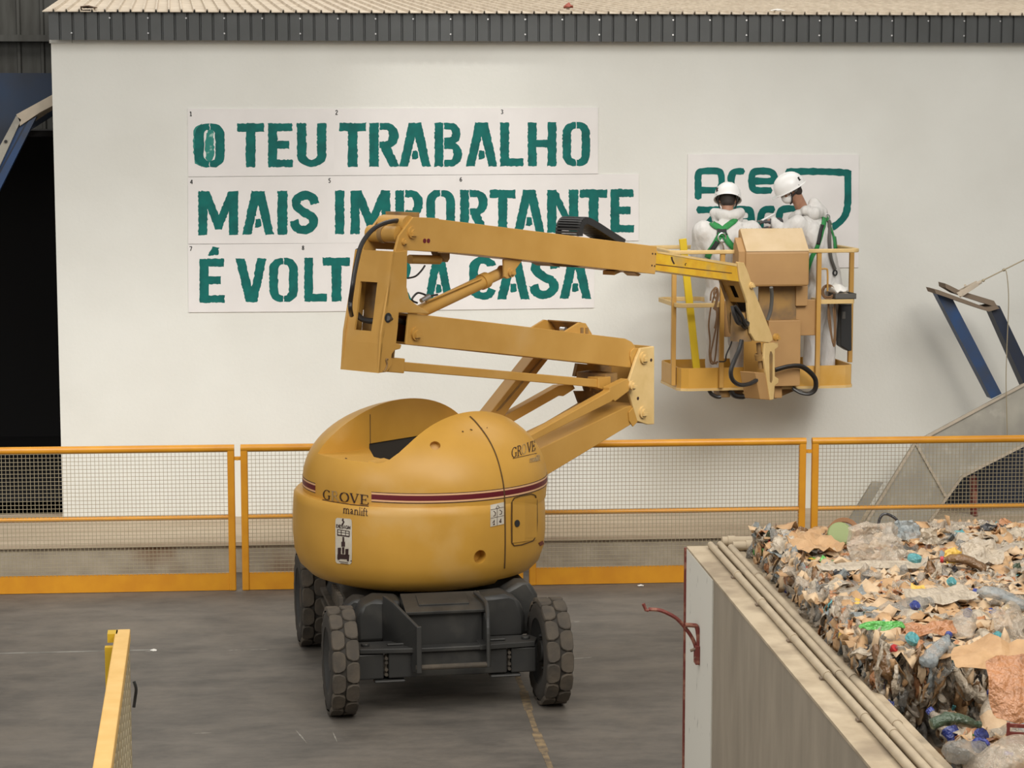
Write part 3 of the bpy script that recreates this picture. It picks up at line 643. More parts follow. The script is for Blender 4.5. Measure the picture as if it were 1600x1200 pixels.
for s in (-1, 1):                           # two guard plates with a cross bar
    bm = NB(); a = -0.36 if s < 0 else 0.27
    if s < 0:
        prism(bm, [ch(a - 0.06, -0.85, 0.42), ch(a - 0.06, -0.85, 0.78), ch(a, -0.97, 0.75), ch(a + 0.13, -1.24, 0.63), ch(a + 0.13, -1.24, 0.31), ch(a + 0.10, -1.17, 0.30), ch(a + 0.09, -1.12, 0.40)], CX * 0.022)
        box(bm, ch(a + 0.14, -1.245, 0.475), (0.035, 0.02, 0.33), CAX)
    else:
        tube(bm, smooth_pts([ch(a - 0.03, -0.86, 0.78), ch(a + 0.015, -1.0, 0.745), ch(a + 0.015, -1.1, 0.71), ch(a, -1.22, 0.60), ch(a, -1.24, 0.33)]), 0.016, 8)
        prism(bm, [ch(a, -0.9, 0.42), ch(a, -0.9, 0.71), ch(a, -1.05, 0.68), ch(a, -1.22, 0.57), ch(a, -1.22, 0.34), ch(a, -1.1, 0.40)], CX * 0.015)
    obj('guard_plate', bm, M['chassis'], LIFT, bevel=0.004)
bm = NB(); tube(bm, [ch(-0.24, -1.23, 0.345), ch(0.27, -1.23, 0.345)], 0.019, 10); obj('guard_bar', bm, M['rubber'], LIFT, smooth=True)
for b in (-1.05, 1.02):                     # axles
    bm = NB(); cbox(bm, -0.42, 0.42, b - 0.09, b + 0.09, 0.255, 0.435); obj('axle_beam', bm, M['chassis'], LIFT, bevel=0.01)
    if b < 0:
        bm = NB()
        for s in (-1, 1):
            prism(bm, [ch(s * 0.22, b - 0.13, 0.437), ch(s * 0.22, b + 0.12, 0.437), ch(s * 0.62, b + 0.12, 0.437), ch(s * 0.66, b + 0.03, 0.437), ch(s * 0.62, b - 0.09, 0.437)], V(0, 0, 0.035))
            bar(bm, ch(s * 0.3, b - 0.02, 0.48), ch(s * 0.42, b - 0.02, 0.48), 0.02, 0.015); cyl(bm, ch(s * 0.57, b, 0.47), ch(s * 0.57, b, 0.492), 0.03, 12)
        cbox(bm, -0.25, 0.25, b - 0.12, b - 0.02, 0.437, 0.468)
        obj('steering_plate', bm, M['chassis'], LIFT, bevel=0.006)
        for s in (-1, 1):
            bm = NB(); cbox(bm, min(s * 0.45, s * 0.63), max(s * 0.45, s * 0.63), b - 0.08, b + 0.08, 0.25, 0.43); cbox(bm, min(s * 0.30, s * 0.52), max(s * 0.30, s * 0.52), b - 0.10, b + 0.05, 0.225, 0.245)
            obj('steering_knuckle', bm, M['chassis'], LIFT, bevel=0.012)
        for s in (-1, 1):
            bm = NB(); cyl(bm, ch(s * 0.435, b - 0.06, 0.27), ch(s * 0.435, b - 0.06, 0.42), 0.010, 8)
            for z in (0.285, 0.32, 0.37, 0.40): cyl(bm, ch(s * 0.435, b - 0.04, z), ch(s * 0.435, b - 0.1, z), 0.012, 8)
            obj('king_pin', bm, M['rubber'], LIFT)
bm = NB()                                   # left flank: vents, step plates
for k in range(6): 
    cbox(bm, -0.685, -0.655, -0.5 + k * 0.09, -0.46 + k * 0.09, 0.58, 0.70)
cbox(bm, -0.70, -0.655, -0.55, 0.75, 0.42, 0.45); cbox(bm, -0.70, -0.655, -0.55, 0.75, 0.50, 0.53)
obj('side_vent', bm, M['rubber'], LIFT, bevel=0.004)
bm = NB(); lathe(bm, V(LC.x, LC.y, 0), [(0, 0.66), (0.46, 0.66), (0.46, 0.70), (0, 0.70)], 32); obj('slew_ring', bm, M['rubberdk'], LIFT)

def make_wheel(a, b):
    c = ch(a, b, 0.378); R = 0.378; W = 0.094; s = 1 if a > 0 else -1
    ax = (CY, V(0, 0, 1), CX)
    bm = NB()
    lathe(bm, c, [(0.235, -W), (0.30, -W - 0.004), (R - 0.045, -W), (R - 0.018, -W + 0.02), (R - 0.018, W - 0.02), (R - 0.045, W), (0.30, W + 0.004), (0.235, W)], 56, ax, closed=True)
    t = obj('wheel_tire', bm, M['rubberdk'], LIFT, smooth=True)
    bm = NB(); n = 15                       # two staggered rings of domed, hex-like lugs
    for row in (-1, 1):
        for k in range(n):
            th0 = 2 * PI * (k + (0.5 if row > 0 else 0)) / n; dth = 2 * PI / n
            out = []
            for i in range(14):
                q = 2 * PI * i / 14; e = 4.6
                cu = math.copysign(abs(math.cos(q)) ** (2 / e), math.cos(q)); sv = math.copysign(abs(math.sin(q)) ** (2 / e), math.sin(q))
                out.append((cu * dth * 0.497 * (1 - 0.25 * (sv * row < 0) * abs(sv)), row * 0.047 + sv * 0.0475))
            def P(u, v, r): return c + ax[0] * (r * math.cos(th0 + u)) + ax[1] * (r * math.sin(th0 + u)) + ax[2] * v
            lo = [bm.verts.new(P(u, v, R - 0.03)) for u, v in out]; mid = [bm.verts.new(P(u * 0.97, row * 0.047 + (v - row * 0.047) * 0.97, R - 0.006)) for u, v in out]
            hi = [bm.verts.new(P(u * 0.88, row * 0.047 + (v - row * 0.047) * 0.88, R)) for u, v in out]
            for A, B in ((lo, mid), (mid, hi)):
                for i in range(14): bm.faces.new((A[i], A[(i + 1) % 14], B[(i + 1) % 14], B[i]))
            bm.faces.new(hi)
    obj('tread', bm, M['rubber'], t, smooth=True)
    bm = NB()
    lathe(bm, c, [(0, -0.03), (0.10, -0.035), (0.17, -0.05), (0.232, -0.085), (0.236, -0.09), (0.236, 0.09), (0.232, 0.085), (0.17, 0.05), (0.10, 0.04), (0, 0.04)], 40, ax)
    for sd in (-1, 1):
        cyl(bm, c + ax[2] * sd * 0.03, c + ax[2] * sd * 0.075, 0.075, 16)
        for k in range(8):
            q = 2 * PI * k / 8; d = ax[0] * math.cos(q) + ax[1] * math.sin(q); cyl(bm, c + d * 0.125 + ax[2] * sd * 0.03, c + d * 0.125 + ax[2] * sd * 0.06, 0.014, 6)
    obj('rim', bm, M['chassis'], t, smooth=True)
for a, b in ((-0.745, -1.05), (0.745, -1.05), (-0.745, 1.02), (0.745, 1.02)): make_wheel(a, b)

# ---- turret: tub and cloven hood
BA = math.radians(50); BU = (CR * math.cos(BA) + HF * math.sin(BA)).normalized()
BP = Plane(cw(-0.655, 16.2), BU); BN = BP.n
TC = V(LC.x, LC.y, 0)
def ell(r, h, z0, n=14, e=2.0):
    out = []
    for i in range(n + 1):
        q = PI / 2 * i / n; out.append((r * math.cos(q) ** (2 / e), z0 + h * math.sin(q) ** (2 / e)))
    return out
DOME = [(0, 1.30), (0.91, 1.30)] + [(0.92, 1.40)] + ell(0.92, 0.59, 1.44, 22, 2.06)[:-1] + [(0, 2.03)]
bm = NB(); lathe(bm, TC, DOME, 96); hood = obj('turret_hood', bm, [M['lift'], M['boomdk'], M['rubberdk']], LIFT, smooth=True, ang=50)
TUB = [(0, 0.70), (0.52, 0.70), (0.70, 0.712), (0.83, 0.755), (0.905, 0.83), (0.94, 0.93), (0.952, 1.06), (0.95, 1.20), (0.945, 1.30), (0.94, 1.35), (0.922, 1.37), (0, 1.37)]
TCT = TC + CR * -0.045 - HF * 0.012
bm = NB(); lathe(bm, TCT, TUB, 96); tub = obj('turret_tub', bm, [M['lift'], M['seam']], LIFT, smooth=True, ang=50)
def cut(o, cutters):
    for c in cutters:
        m = o.modifiers.new('cut', 'BOOLEAN'); m.operation = 'DIFFERENCE'; m.object = c; m.solver = 'EXACT'
    dg = bpy.context.evaluated_depsgraph_get(); me = bpy.data.meshes.new_from_object(o.evaluated_get(dg))
    o.modifiers.clear(); o.data = me
    for c in cutters: bpy.data.objects.remove(c)
    for p in me.polygons: p.use_smooth = True
    me.set_sharp_from_angle(angle=math.radians(40))
# profile of the cleft across the boom line: s is the offset from the boom plane towards the viewer
def cutter(sz, t0, t1, m):
    bm = NB(); prism(bm, [BP.at(t0, z, s) for s, z in sz], BU * (t1 - t0)); return obj('cutter', bm, m)
S0 = -0.243
prof = [(S0, 2.6), (S0, 1.672), (-0.16, 1.695), (-0.09, 1.705), (0.03, 1.708), (0.147, 1.698), (0.21, 1.68), (0.265, 1.668), (0.31, 1.675), (0.35, 1.70), (0.385, 1.745), (0.405, 1.80), (0.415, 1.86), (0.42, 1.95), (0.42, 2.6)]
c1 = cutter(prof, -2, 2, M['lift'])
bm = NB(); prism(bm, [BP.at(t, 1.672, s) for t, s in ((-0.34, S0 - 0.0005), (-0.50, -0.262), (-0.64, -0.305), (-0.78, -0.375), (-1.05, -0.55), (-1.05, 0.2), (-0.34, 0.2))], V(0, 0, 1)); c3 = obj('cutter', bm, M['lift'])
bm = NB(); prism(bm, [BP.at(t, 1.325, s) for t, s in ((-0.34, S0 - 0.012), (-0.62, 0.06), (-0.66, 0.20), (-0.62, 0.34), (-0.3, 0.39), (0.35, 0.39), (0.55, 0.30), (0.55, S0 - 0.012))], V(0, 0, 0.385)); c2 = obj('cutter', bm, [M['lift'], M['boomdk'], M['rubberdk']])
for p in c2.data.polygons: p.material_index = 2  # pit faces coloured dark to stand for the shade down the cleft
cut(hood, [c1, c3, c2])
def turret_point(px, py, o): return None
# round holes
def hole_cutter(px, py, r, deep):
    o_ = V(0, 0, 0); hit = raycast(px, py); 
    if hit is None: return None
    p, n = hit; nn = V(n.x, n.y, n.z * 0.6).normalized()
    bm = NB(); cyl(bm, p + nn * 0.1, p - nn * deep, r, 28); return obj('cutter', bm, M['boom'])
def bvh_of(*objs):
    vs = []; fs = []
    for o in objs:
        k = len(vs); off = wpos(o); vs += [v.co + off for v in o.data.vertices]; fs += [tuple(i + k for i in p.vertices) for p in o.data.polygons]
    return BVHTree.FromPolygons(vs, fs)
TB = bvh_of(hood, tub)
def raycast(px, py, bv=None):
    h = (bv or TB).ray_cast(CAM, ray(px, py).normalized())
    return (h[0], h[1]) if h[0] else None
hc = hole_cutter(750, 870, 0.050, 0.09); hc2 = hole_cutter(680, 696, 0.038, 0.05)
def pol(az, r): q = math.radians(az); return TC + (CR * math.sin(q) - HF * math.cos(q)) * r
bm = NB(); prism(bm, [pol(a_, r_) + V(0, 0, 0.6) for a_, r_ in ((41, 0.3), (41, 2), (85, 2), (150, 2), (150, 0.3))], V(0, 0, 0.185)); wc = obj('cutter', bm, M['lift'])
cut(tub, [hc, wc]); cut(hood, [hc2])
# seams, hatch, stripes, lettering: thin skins lying on the shell, found by casting onto it
def skin(name, polys, m, parent, lift=0.0025, step=4.0):
    """each poly is a quad strip [(l, r), ...] in picture units, cast onto the turret shell"""
    bm = NB()
    for st in polys:
        rows = []
        for (l, r) in st:
            hits = [raycast(l[0] + (r[0] - l[0]) * k, l[1] + (r[1] - l[1]) * k) for k in (0, 0.5, 1)]
            rows.append([bm.verts.new(h[0] + h[1] * lift) if h else None for h in hits])
        for i in range(len(rows) - 1):
            for k in (0, 1):
                q = (rows[i][k], rows[i + 1][k], rows[i + 1][k + 1], rows[i][k + 1])
                if all(q): bm.faces.new(q)
    bmesh.ops.remove_doubles(bm, verts=bm.verts, dist=1e-5)
    o = obj(name, bm, m, parent); s = o.modifiers.new('t', 'SOLIDIFY'); s.thickness = 0.002; s.offset = -1; return o
def strip(pts, wd, k=4):
    """strip of width wd along a polyline"""
    out = []; P = []
    for i in range(len(pts) - 1):
        for j in range(k): P.append((pts[i][0] + (pts[i + 1][0] - pts[i][0]) * j / k, pts[i][1] + (pts[i + 1][1] - pts[i][1]) * j / k))
    P.append(pts[-1])
    for i, p in enumerate(P):
        a = P[max(i - 1, 0)]; b = P[min(i + 1, len(P) - 1)]; L = math.hypot(b[0] - a[0], b[1] - a[1]) or 1; nx, ny = -(b[1] - a[1]) / L, (b[0] - a[0]) / L
        out.append(((p[0] + nx * wd / 2, p[1] + ny * wd / 2), (p[0] - nx * wd / 2, p[1] - ny * wd / 2)))
    return out
def sm(pts, k=5): return [(p.x, p.y) for p in smooth_pts([V(x, y, 0) for x, y in pts], k)]
skin('panel_seam', [strip(sm([(788, 888), (789, 850), (788.5, 800), (787.5, 770), (784, 745), (775, 712), (762, 685), (745, 662), (734, 651)]), 1.7, 2)], M['seam'], hood)
hatch = [(803, 778), (812, 775), (830, 771.5), (836, 774), (838, 782), (838.5, 815), (837, 838), (832, 845), (815, 851), (803, 852.5), (799, 848), (798.5, 815), (799, 785), (803, 778)]
skin('access_door', [strip([(799.5, y0), (799.5, y0)], 1, 1) for y0 in ()] + [[((800 + i * 0.0, y), (837.5, y - 5)) for y in range(783, 850, 5)]], M['lift'], tub, lift=0.006)
skin('door_seam', [strip(hatch, 1.5, 3)], M['seam'], tub, lift=0.0035)
skin('door_lock', [[((806.5 - math.sin(q) * 4, 817.5 - math.cos(q) * 5.5), (806.5 + math.sin(q) * 4, 817.5 - math.cos(q) * 5.5)) for q in [PI * (0.02 + 0.96 * i / 8) for i in range(9)]]], M['black'], tub, lift=0.010)
# stripes: bands round the hood at constant height
def band(name, z0, z1, az, m):
    bm = NB(); rows = []
    n = max(2, int(abs(az[1] - az[0]) / 2))
    for i in range(n + 1):
        q = math.radians(az[0] + (az[1] - az[0]) * i / n); d = CR * math.sin(q) - HF * math.cos(q); row = []
        for k in range(3):
            z = z0 + (z1 - z0) * k / 2; h = TB.ray_cast(TC + d * 2 + V(0, 0, z), -d)
            row.append(bm.verts.new(h[0] + h[1] * 0.0025))
        rows.append(row)
    for i in range(n):
        for k in (0, 1): bm.faces.new((rows[i][k], rows[i + 1][k], rows[i + 1][k + 1], rows[i][k + 1]))
    o = obj(name, bm, m, hood); s = o.modifiers.new('t', 'SOLIDIFY'); s.thickness = 0.002; s.offset = -1
for az in ((-88, -58.5), (-22.3, 100)):
    band('stripe_band', 1.418, 1.454, az, M['red'])
    band('stripe_line', 1.4545, 1.467, az, M['pink']); band('stripe_line', 1.405, 1.4175, az, M['pink'])
    band('stripe_edge', 1.4672, 1.472, az, M['letter']); band('stripe_edge', 1.399, 1.4048, az, M['letter'])

# serif lettering, built from strokes in a unit box (x right, y up): list of (points, width)
TK, TN = 0.17, 0.06
G_ = {
 'G': [(arc(0.55, 0.5, 0.42, 0.47, 40, 90, 4), TN), (arc(0.55, 0.5, 0.42, 0.47, 90, 150, 4), 0.1), (arc(0.55, 0.5, 0.42, 0.47, 150, 215, 5), TK), (arc(0.55, 0.5, 0.42, 0.47, 215, 300, 6), 0.08), ([(0.86, 0.75), (0.86, 0.95)], TN), ([(0.85, 0.06), (0.85, 0.42)], 0.14), ([(0.68, 0.42), (1.0, 0.42)], TN)],
 'R': [([(0.22, 0), (0.22, 1)], TK), ([(0.05, 0.02), (0.42, 0.02)], TN), ([(0.05, 0.98), (0.5, 0.98)], TN), (arc(0.45, 0.74, 0.28, 0.24, 90, -90, 8), 0.11), ([(0.25, 0.5), (0.5, 0.5)], TN), ([(0.48, 0.5), (0.86, 0.02), (1.0, 0.02)], 0.14)],
 'O': [(arc(0.5, 0.5, 0.42, 0.47, 60, 120, 4), TN), (arc(0.5, 0.5, 0.42, 0.47, 120, 240, 8), TK), (arc(0.5, 0.5, 0.42, 0.47, 240, 300, 4), TN), (arc(0.5, 0.5, 0.42, 0.47, -60, 60, 8), TK)],
 'V': [([(0.12, 0.97), (0.52, 0.03)], TK), ([(0.88, 0.97), (0.52, 0.03)], TN), ([(0, 0.98), (0.3, 0.98)], TN), ([(0.72, 0.98), (1.0, 0.98)], TN)],
 'E': [([(0.25, 0), (0.25, 1)], TK), ([(0.06, 0.02), (0.9, 0.02)], TN), ([(0.06, 0.98), (0.86, 0.98)], TN), ([(0.3, 0.5), (0.66, 0.5)], TN), ([(0.88, 0.02), (0.92, 0.25)], 0.08), ([(0.84, 0.98), (0.86, 0.76)], 0.08), ([(0.66, 0.38), (0.66, 0.62)], TN)],
 'm': [([(0.12, 0), (0.12, 0.66)], 0.11), ([(0.12, 0.5), (0.3, 0.66), (0.48, 0.6), (0.5, 0)], 0.11), ([(0.5, 0.5), (0.68, 0.66), (0.86, 0.6), (0.88, 0)], 0.11), ([(0, 0.02), (0.24, 0.02)], 0.05), ([(0.38, 0.02), (0.62, 0.02)], 0.05), ([(0.76, 0.02), (1, 0.02)], 0.05)],
 'a': [([(0.15, 0.52), (0.4, 0.66), (0.65, 0.56), (0.66, 0.08), (0.9, 0.04)], 0.16), ([(0.66, 0.38), (0.25, 0.28), (0.18, 0.1), (0.38, 0.02), (0.66, 0.16)], 0.13)],
 'n': [([(0.2, 0), (0.2, 0.66)], 0.16), ([(0.2, 0.48), (0.5, 0.66), (0.78, 0.56), (0.8, 0)], 0.16), ([(0.02, 0.02), (0.38, 0.02)], 0.06), ([(0.62, 0.02), (0.98, 0.02)], 0.06)],
 'l': [([(0.5, 0), (0.5, 1)], 0.3), ([(0.1, 0.02), (0.9, 0.02)], 0.06)],
 'i': [([(0.5, 0), (0.5, 0.64)], 0.3), ([(0.5, 0.82), (0.5, 0.95)], 0.3), ([(0.1, 0.02), (0.9, 0.02)], 0.06)],
 'f': [([(0.38, 0), (0.38, 0.8), (0.6, 0.98), (0.92, 0.92)], 0.2), ([(0.08, 0.62), (0.8, 0.62)], 0.07), ([(0.1, 0.02), (0.7, 0.02)], 0.06)],
 't': [([(0.42, 0.88), (0.42, 0.1), (0.7, 0.02), (0.95, 0.08)], 0.2), ([(0.08, 0.62), (0.85, 0.62)], 0.07)],
 'D': [([(0.15, 0), (0.15, 1)], 0.14), (arc(0.2, 0.5, 0.7, 0.48, 90, -90, 8), 0.14)], 'S': [(arc(0.5, 0.73, 0.36, 0.24, 30, 250, 6) + arc(0.5, 0.26, 0.38, 0.25, 80, -150, 6), 0.14)],
 'I': [([(0.5, 0), (0.5, 1)], 0.3)], 'N': [([(0.12, 0), (0.12, 1), (0.88, 0), (0.88, 1)], 0.14)],
}
def lettering(name, text, xs, base0, base1, hgt, m, parent, lift=0.003, names=True):
    """glyph boxes xs[(x0,x1)], baseline from base0 to base1 (picture units)"""
    for chx, (x0, x1) in zip(text, xs):
        polys = []
        for pts, wd in G_[chx]:
            P = []
            for (u, v) in pts:
                x = x0 + (x1 - x0) * u; yb = base0[1] + (base1[1] - base0[1]) * (x - base0[0]) / (base1[0] - base0[0]); P.append((x, yb - v * hgt))
            polys.append(strip(P, max(0.9, wd * (x1 - x0) * (0.8 if len(pts) > 2 else 0.9)), 2))
        skin(name, polys, m, parent, lift)
faded = mat('faded_lettering', (0.42, 0.27, 0.09), 0.6, col2=(0.28, 0.20, 0.12), scale=60)
lettering('brand_letter', 'G', [(504.5, 516.5)], (504, 780), (577, 789), 15.5, M['letter'], hood)
lettering('brand_letter', 'R', [(517.5, 530.5)], (504, 780), (577, 789), 15.0, faded, hood)
lettering('brand_letter', 'OVE', [(531, 546), (547, 561), (562, 577)], (504, 780), (577, 789), 15.0, M['letter'], hood)
skin('brand_underline', [strip([(503.5, 781), (520, 784.3), (548, 788.6), (576, 791.3)], 0.9, 3)], M['letter'], tub)
lettering('brand_letter', 'manlift', [(536.5, 546.5), (547, 553), (553.5, 560.5), (561, 563.8), (564.3, 567), (567.3, 571.3), (571, 575)], (536, 801.5), (576, 806.5), 12, M['letter'], tub)
lettering('brand_letter', 'GR', [(798.5, 807), (807.5, 815)], (797, 717), (836, 704), 16, M['letter'], hood)
lettering('brand_letter', 'O', [(814.5, 822)], (797, 717), (836, 704), 16, faded, hood)
lettering('brand_letter', 'VE', [(823, 830), (830, 836)], (797, 717), (836, 704), 16, M['letter'], hood)
skin('brand_underline', [strip([(801, 716.5), (838, 708.5)], 0.7, 3)], M['letter'], hood)
lettering('brand_letter', 'manlift', [(827, 832.5), (832.5, 835), (835, 837.5), (837.6, 838.6), (838.8, 839.8), (840, 841.5), (841.5, 843.5)], (826, 723), (844, 719), 9, faded, hood)
# picture sticker: white rounded plate with a small black lift figure
skin('picture_sticker', [[((524.6 + dx, y), (550.2 - dx, y + 1.5)) for y, dx in ((809, 2.5), (811, 0.6), (816, 0), (840, 0), (865, 0), (877, 0.4), (880, 2.5))]], M['sticker'], tub)
lettering('sticker_letter', 'DESIGN', [(526, 530), (530, 533.6), (534, 537.3), (537.6, 539.6), (540, 544), (544.4, 548)], (525, 824), (549, 827), 5.0, M['letter'], tub, 0.0045)
def pk(pts): return [(500 + x / 8.57, 750 + y / 8.57) for x, y in pts]
skin('sticker_figure', [strip(pk(p), wd, 2) for p, wd in (
    ([(300, 605), (325, 560), (310, 540), (315, 515)], 2.2), ([(240, 660), (398, 685)], 0.9), ([(242, 695), (398, 715)], 0.7), ([(240, 735), (398, 755)], 1.8), ([(242, 660), (242, 740)], 0.9), ([(397, 685), (397, 755)], 0.9), ([(290, 668), (290, 740)], 0.7), ([(348, 676), (348, 745)], 0.7),
    ([(318, 760), (318, 830)], 2.6), ([(316, 825), (316, 890)], 5.4), ([(316, 900), (316, 985)], 3.0), ([(265, 905), (265, 1000)], 4.6), ([(365, 920), (365, 1010)], 4.6), ([(240, 1020), (395, 1030)], 7.5), ([(255, 1040), (255, 1065)], 2.8), ([(380, 1050), (380, 1085)], 2.8), ([(262, 1088), (380, 1105)], 0.8), ([(280, 1110), (380, 1125)], 0.6), ([(418, 1075), (423, 1088)], 1.5))], M['letter'], tub, lift=0.0045)
def pw(pts): return [(440 + x / 3.478, 600 + y / 3.478) for x, y in pts]
skin('warning_sticker', [[(pw([(1133, y)])[0], pw([(1206, y - 16)])[0]) for y in (657, 690, 720, 750, 776)]], M['sticker'], tub, lift=0.003)
skin('sticker_figure', [strip(pw(p), wd, 2) for p, wd in (
    ([(1162, 678), (1172, 658), (1182, 674), (1162, 678)], 0.6), ([(1134, 684), (1205, 668)], 0.5), ([(1134, 730), (1205, 714)], 0.5), ([(1169, 678), (1169, 768)], 0.5), ([(1150, 690), (1160, 700), (1158, 714), (1148, 718)], 0.9), ([(1182, 684), (1194, 692), (1192, 706), (1182, 708)], 0.9), ([(1144, 756), (1154, 738), (1152, 764)], 0.8), ([(1180, 750), (1190, 730), (1188, 754)], 0.8), ([(1146, 765), (1156, 762)], 1.4), ([(1182, 750), (1192, 748)], 1.4))], M['letter'], tub, lift=0.0045)
skin('red_marker', [strip(pw([(1399, 872), (1420, 860)]), 5.5, 3)], M['red'], tub)
# scratches on the right lobe
skin('paint_chip', [strip(pw(p), wd, 1) for p, wd in (([(980, 258), (988, 262)], 1.6), ([(1024, 248), (1036, 252)], 1.4), ([(1085, 242), (1089, 244)], 0.9), ([(1114, 238), (1118, 240)], 1.2), ([(345, 404), (356, 406)], 1.0))], M['seam'], hood)
# inner wall seam and machinery seen down the cleft
bm = NB(); bar(bm, BP.at(-0.34, 1.71, S0 + 0.001), BP.at(-0.34, 1.93, S0 + 0.001), 0.005, 0.006); obj('inner_seam', bm, M['seam'], hood)
bm = NB(); box(bm, BP.at(-0.05, 1.345, 0.05), (0.6, 0.40, 0.03), (BU, BN, V(0, 0, 1))); obj('engine_tray', bm, M['rubberdk'], LIFT)
bm = NB(); e0 = BP.at(-0.33, 1.56, 0.12)
cyl(bm, e0 - BU * 0.08, e0 + BU * 0.16, 0.075, 14); box(bm, e0 - V(0, 0, 0.13) + BU * 0.1, (0.3, 0.12, 0.14), (BU, BN, V(0, 0, 1))); box(bm, e0 + BU * 0.25 + V(0, 0, 0.02), (0.2, 0.22, 0.15), (BU, BN, V(0, 0, 1))); cyl(bm, e0 + BU * 0.1 - V(0, 0, 0.1), e0 + BU * 0.1 + V(0, 0, 0.13), 0.03, 10)
tube(bm, smooth_pts([e0 + V(0, 0, 0.05), e0 + BU * 0.05 + V(0, 0, 0.17), e0 + BU * 0.12 + BN * 0.06 + V(0, 0, 0.14), e0 + BU * 0.1 + BN * 0.1]), 0.012, 6)
obj('engine', bm, M['blackp'], LIFT, smooth=True)
# ------------------------------------------------------------------ booms (all in the boom plane)
def conv(ox, oy, k): return lambda pts: [(ox + x / k, oy + y / k) for x, y in pts]
zA = conv(520, 320, 6.667); zB = conv(520, 450, 6.667); zC = conv(740, 320, 5.0); zD = conv(760, 490, 5.714); zE = conv(1020, 340, 8.0); zF = conv(1030, 480, 5.0); zG = conv(1020, 240, 3.0)
def bpart(name, pts, o1, o2, m, parent=LIFT, bevel=0.006):
    bm = NB(); BP.prism(bm, pts, o1, o2); return obj(name, bm, m, parent, bevel=bevel)
def pin(px, py, off, r, m=None, parent=LIFT, name='pivot_pin'):
    bm = NB(); c = BP.px(px, py, off); cyl(bm, c - BN * 0.01, c + BN * 0.018, r, 20); cyl(bm, c + BN * 0.015, c + BN * 0.034, r * 0.55, 16); box(bm, c + V(0, 0, -r * 0.3) + BN * 0.03, (r * 1.1, 0.02, r * 0.5), (BU, BN, V(0, 0, 1)))
    return obj(name, bm, m or M['boom'], parent, smooth=True)
TW = 0.19
# upright mast (tower): hollow, slotted back plate
mast_side = zA([(632, 490), (780, 475), (772, 860), (800, 980), (860, 1030), (1000, 1120)]) + zB([(1010, 270), (690, 258), (680, 420), (662, 575), (720, 592), (705, 635), (650, 648), (618, 690), (612, 730), (620, 800), (565, 876), (475, 886), (500, 480), (548, 180)]) + zA([(612, 665)])
mast = bpart('mast', mast_side, TW, TW - 0.02, M['boom'])
bm = NB(); BP.prism(bm, mast_side, TW, TW - 0.02)
side_tz = [BP.tz(x, y, TW) for x, y in mast_side]
bm.free(); bm = NB(); prism(bm, [BP.at(t, z, -TW) for t, z in side_tz], BN * 0.02); obj('mast_far_plate', bm, M['boom'], mast)
edge = [BP.tz(x, y, TW) for x, y in ((614.2, 393), (609.8, 425), (601, 500), (595.5, 537), (591, 583))]
def edge_t(z):
    for (t0, z0), (t1, z1) in zip(edge[:-1], edge[1:]):
        if z1 <= z <= z0: return t0 + (t1 - t0) * (z0 - z) / (z0 - z1)
    return edge[-1][0] if z < edge[-1][1] else edge[0][0]
zs = sorted([e[1] for e in edge] + [BP.tz(600, 443, TW)[1], BP.tz(590, 520, TW)[1]], reverse=True)
zt_, zb_ = BP.tz(600, 443, TW)[1], BP.tz(590, 520, TW)[1]
bm = NB()
for za, zb in zip(zs[:-1], zs[1:]):
    spans = [(-TW, -0.095), (0.075, TW - 0.0)] if zb >= zb_ - 1e-4 and za <= zt_ + 1e-4 else [(-TW, TW)]
    for s0, s1 in spans:
        a = [BP.at(edge_t(za), za, s0), BP.at(edge_t(za), za, s1), BP.at(edge_t(zb), zb, s1), BP.at(edge_t(zb), zb, s0)]; prism(bm, a, BU * 0.018)
obj('mast_back_plate', bm, M['boom'], mast)
bm = NB(); prism(bm, [BP.at(edge_t(zt_) + 0.15, zt_ + 0.05, -0.17), BP.at(edge_t(zt_) + 0.15, zt_ + 0.05, 0.17), BP.at(edge_t(zb_) + 0.13, zb_ - 0.2, 0.17), BP.at(edge_t(zb_) + 0.13, zb_ - 0.2, -0.17)], BU * 0.01); obj('mast_inner_shade', bm, M['boomdk'], mast)  # dark sheet stands in for the shaded mast interior behind the slot
bm = NB(); z = zb_ + 0.075; tube(bm, smooth_pts([BP.at(edge_t(z) + 0.06, z + 0.03, -0.14), BP.at(edge_t(z) + 0.03, z, -0.05), BP.at(edge_t(z) + 0.03, z - 0.005, 0.06), BP.at(edge_t(z) + 0.08, z + 0.02, 0.15)]), 0.022, 8); obj('mast_hose', bm, M['hose'], mast, smooth=True)
bm = NB(); c = zB([(575, 310)])[0]; q = BP.px(c[0], c[1], TW); tube(bm, [q - BN * 0.004, q + BN * 0.004], 0.036, 18); obj('hose_grommet', bm, M['blackp'], mast)
bm = NB(); h = zB([(572, 315), (640, 330), (700, 345), (775, 370)]); tube(bm, smooth_pts([BP.px(x, y, TW + 0.01 - 0.06 * i) for i, (x, y) in enumerate(h)]), 0.020, 8); obj('mast_hose', bm, M['hose'], mast, smooth=True)
bm = NB(); a = BP.px(*zB([(555, 745)])[0], TW + 0.004); b = BP.px(*zB([(550, 862)])[0], TW + 0.004); tube(bm, smooth_pts([a + BU * 0.02, a, (a + b) / 2 + BU * 0.012, b - BU * 0.01, b - BU * 0.03]), 0.007, 6); obj('lock_wire', bm, M['boomdk'], mast)
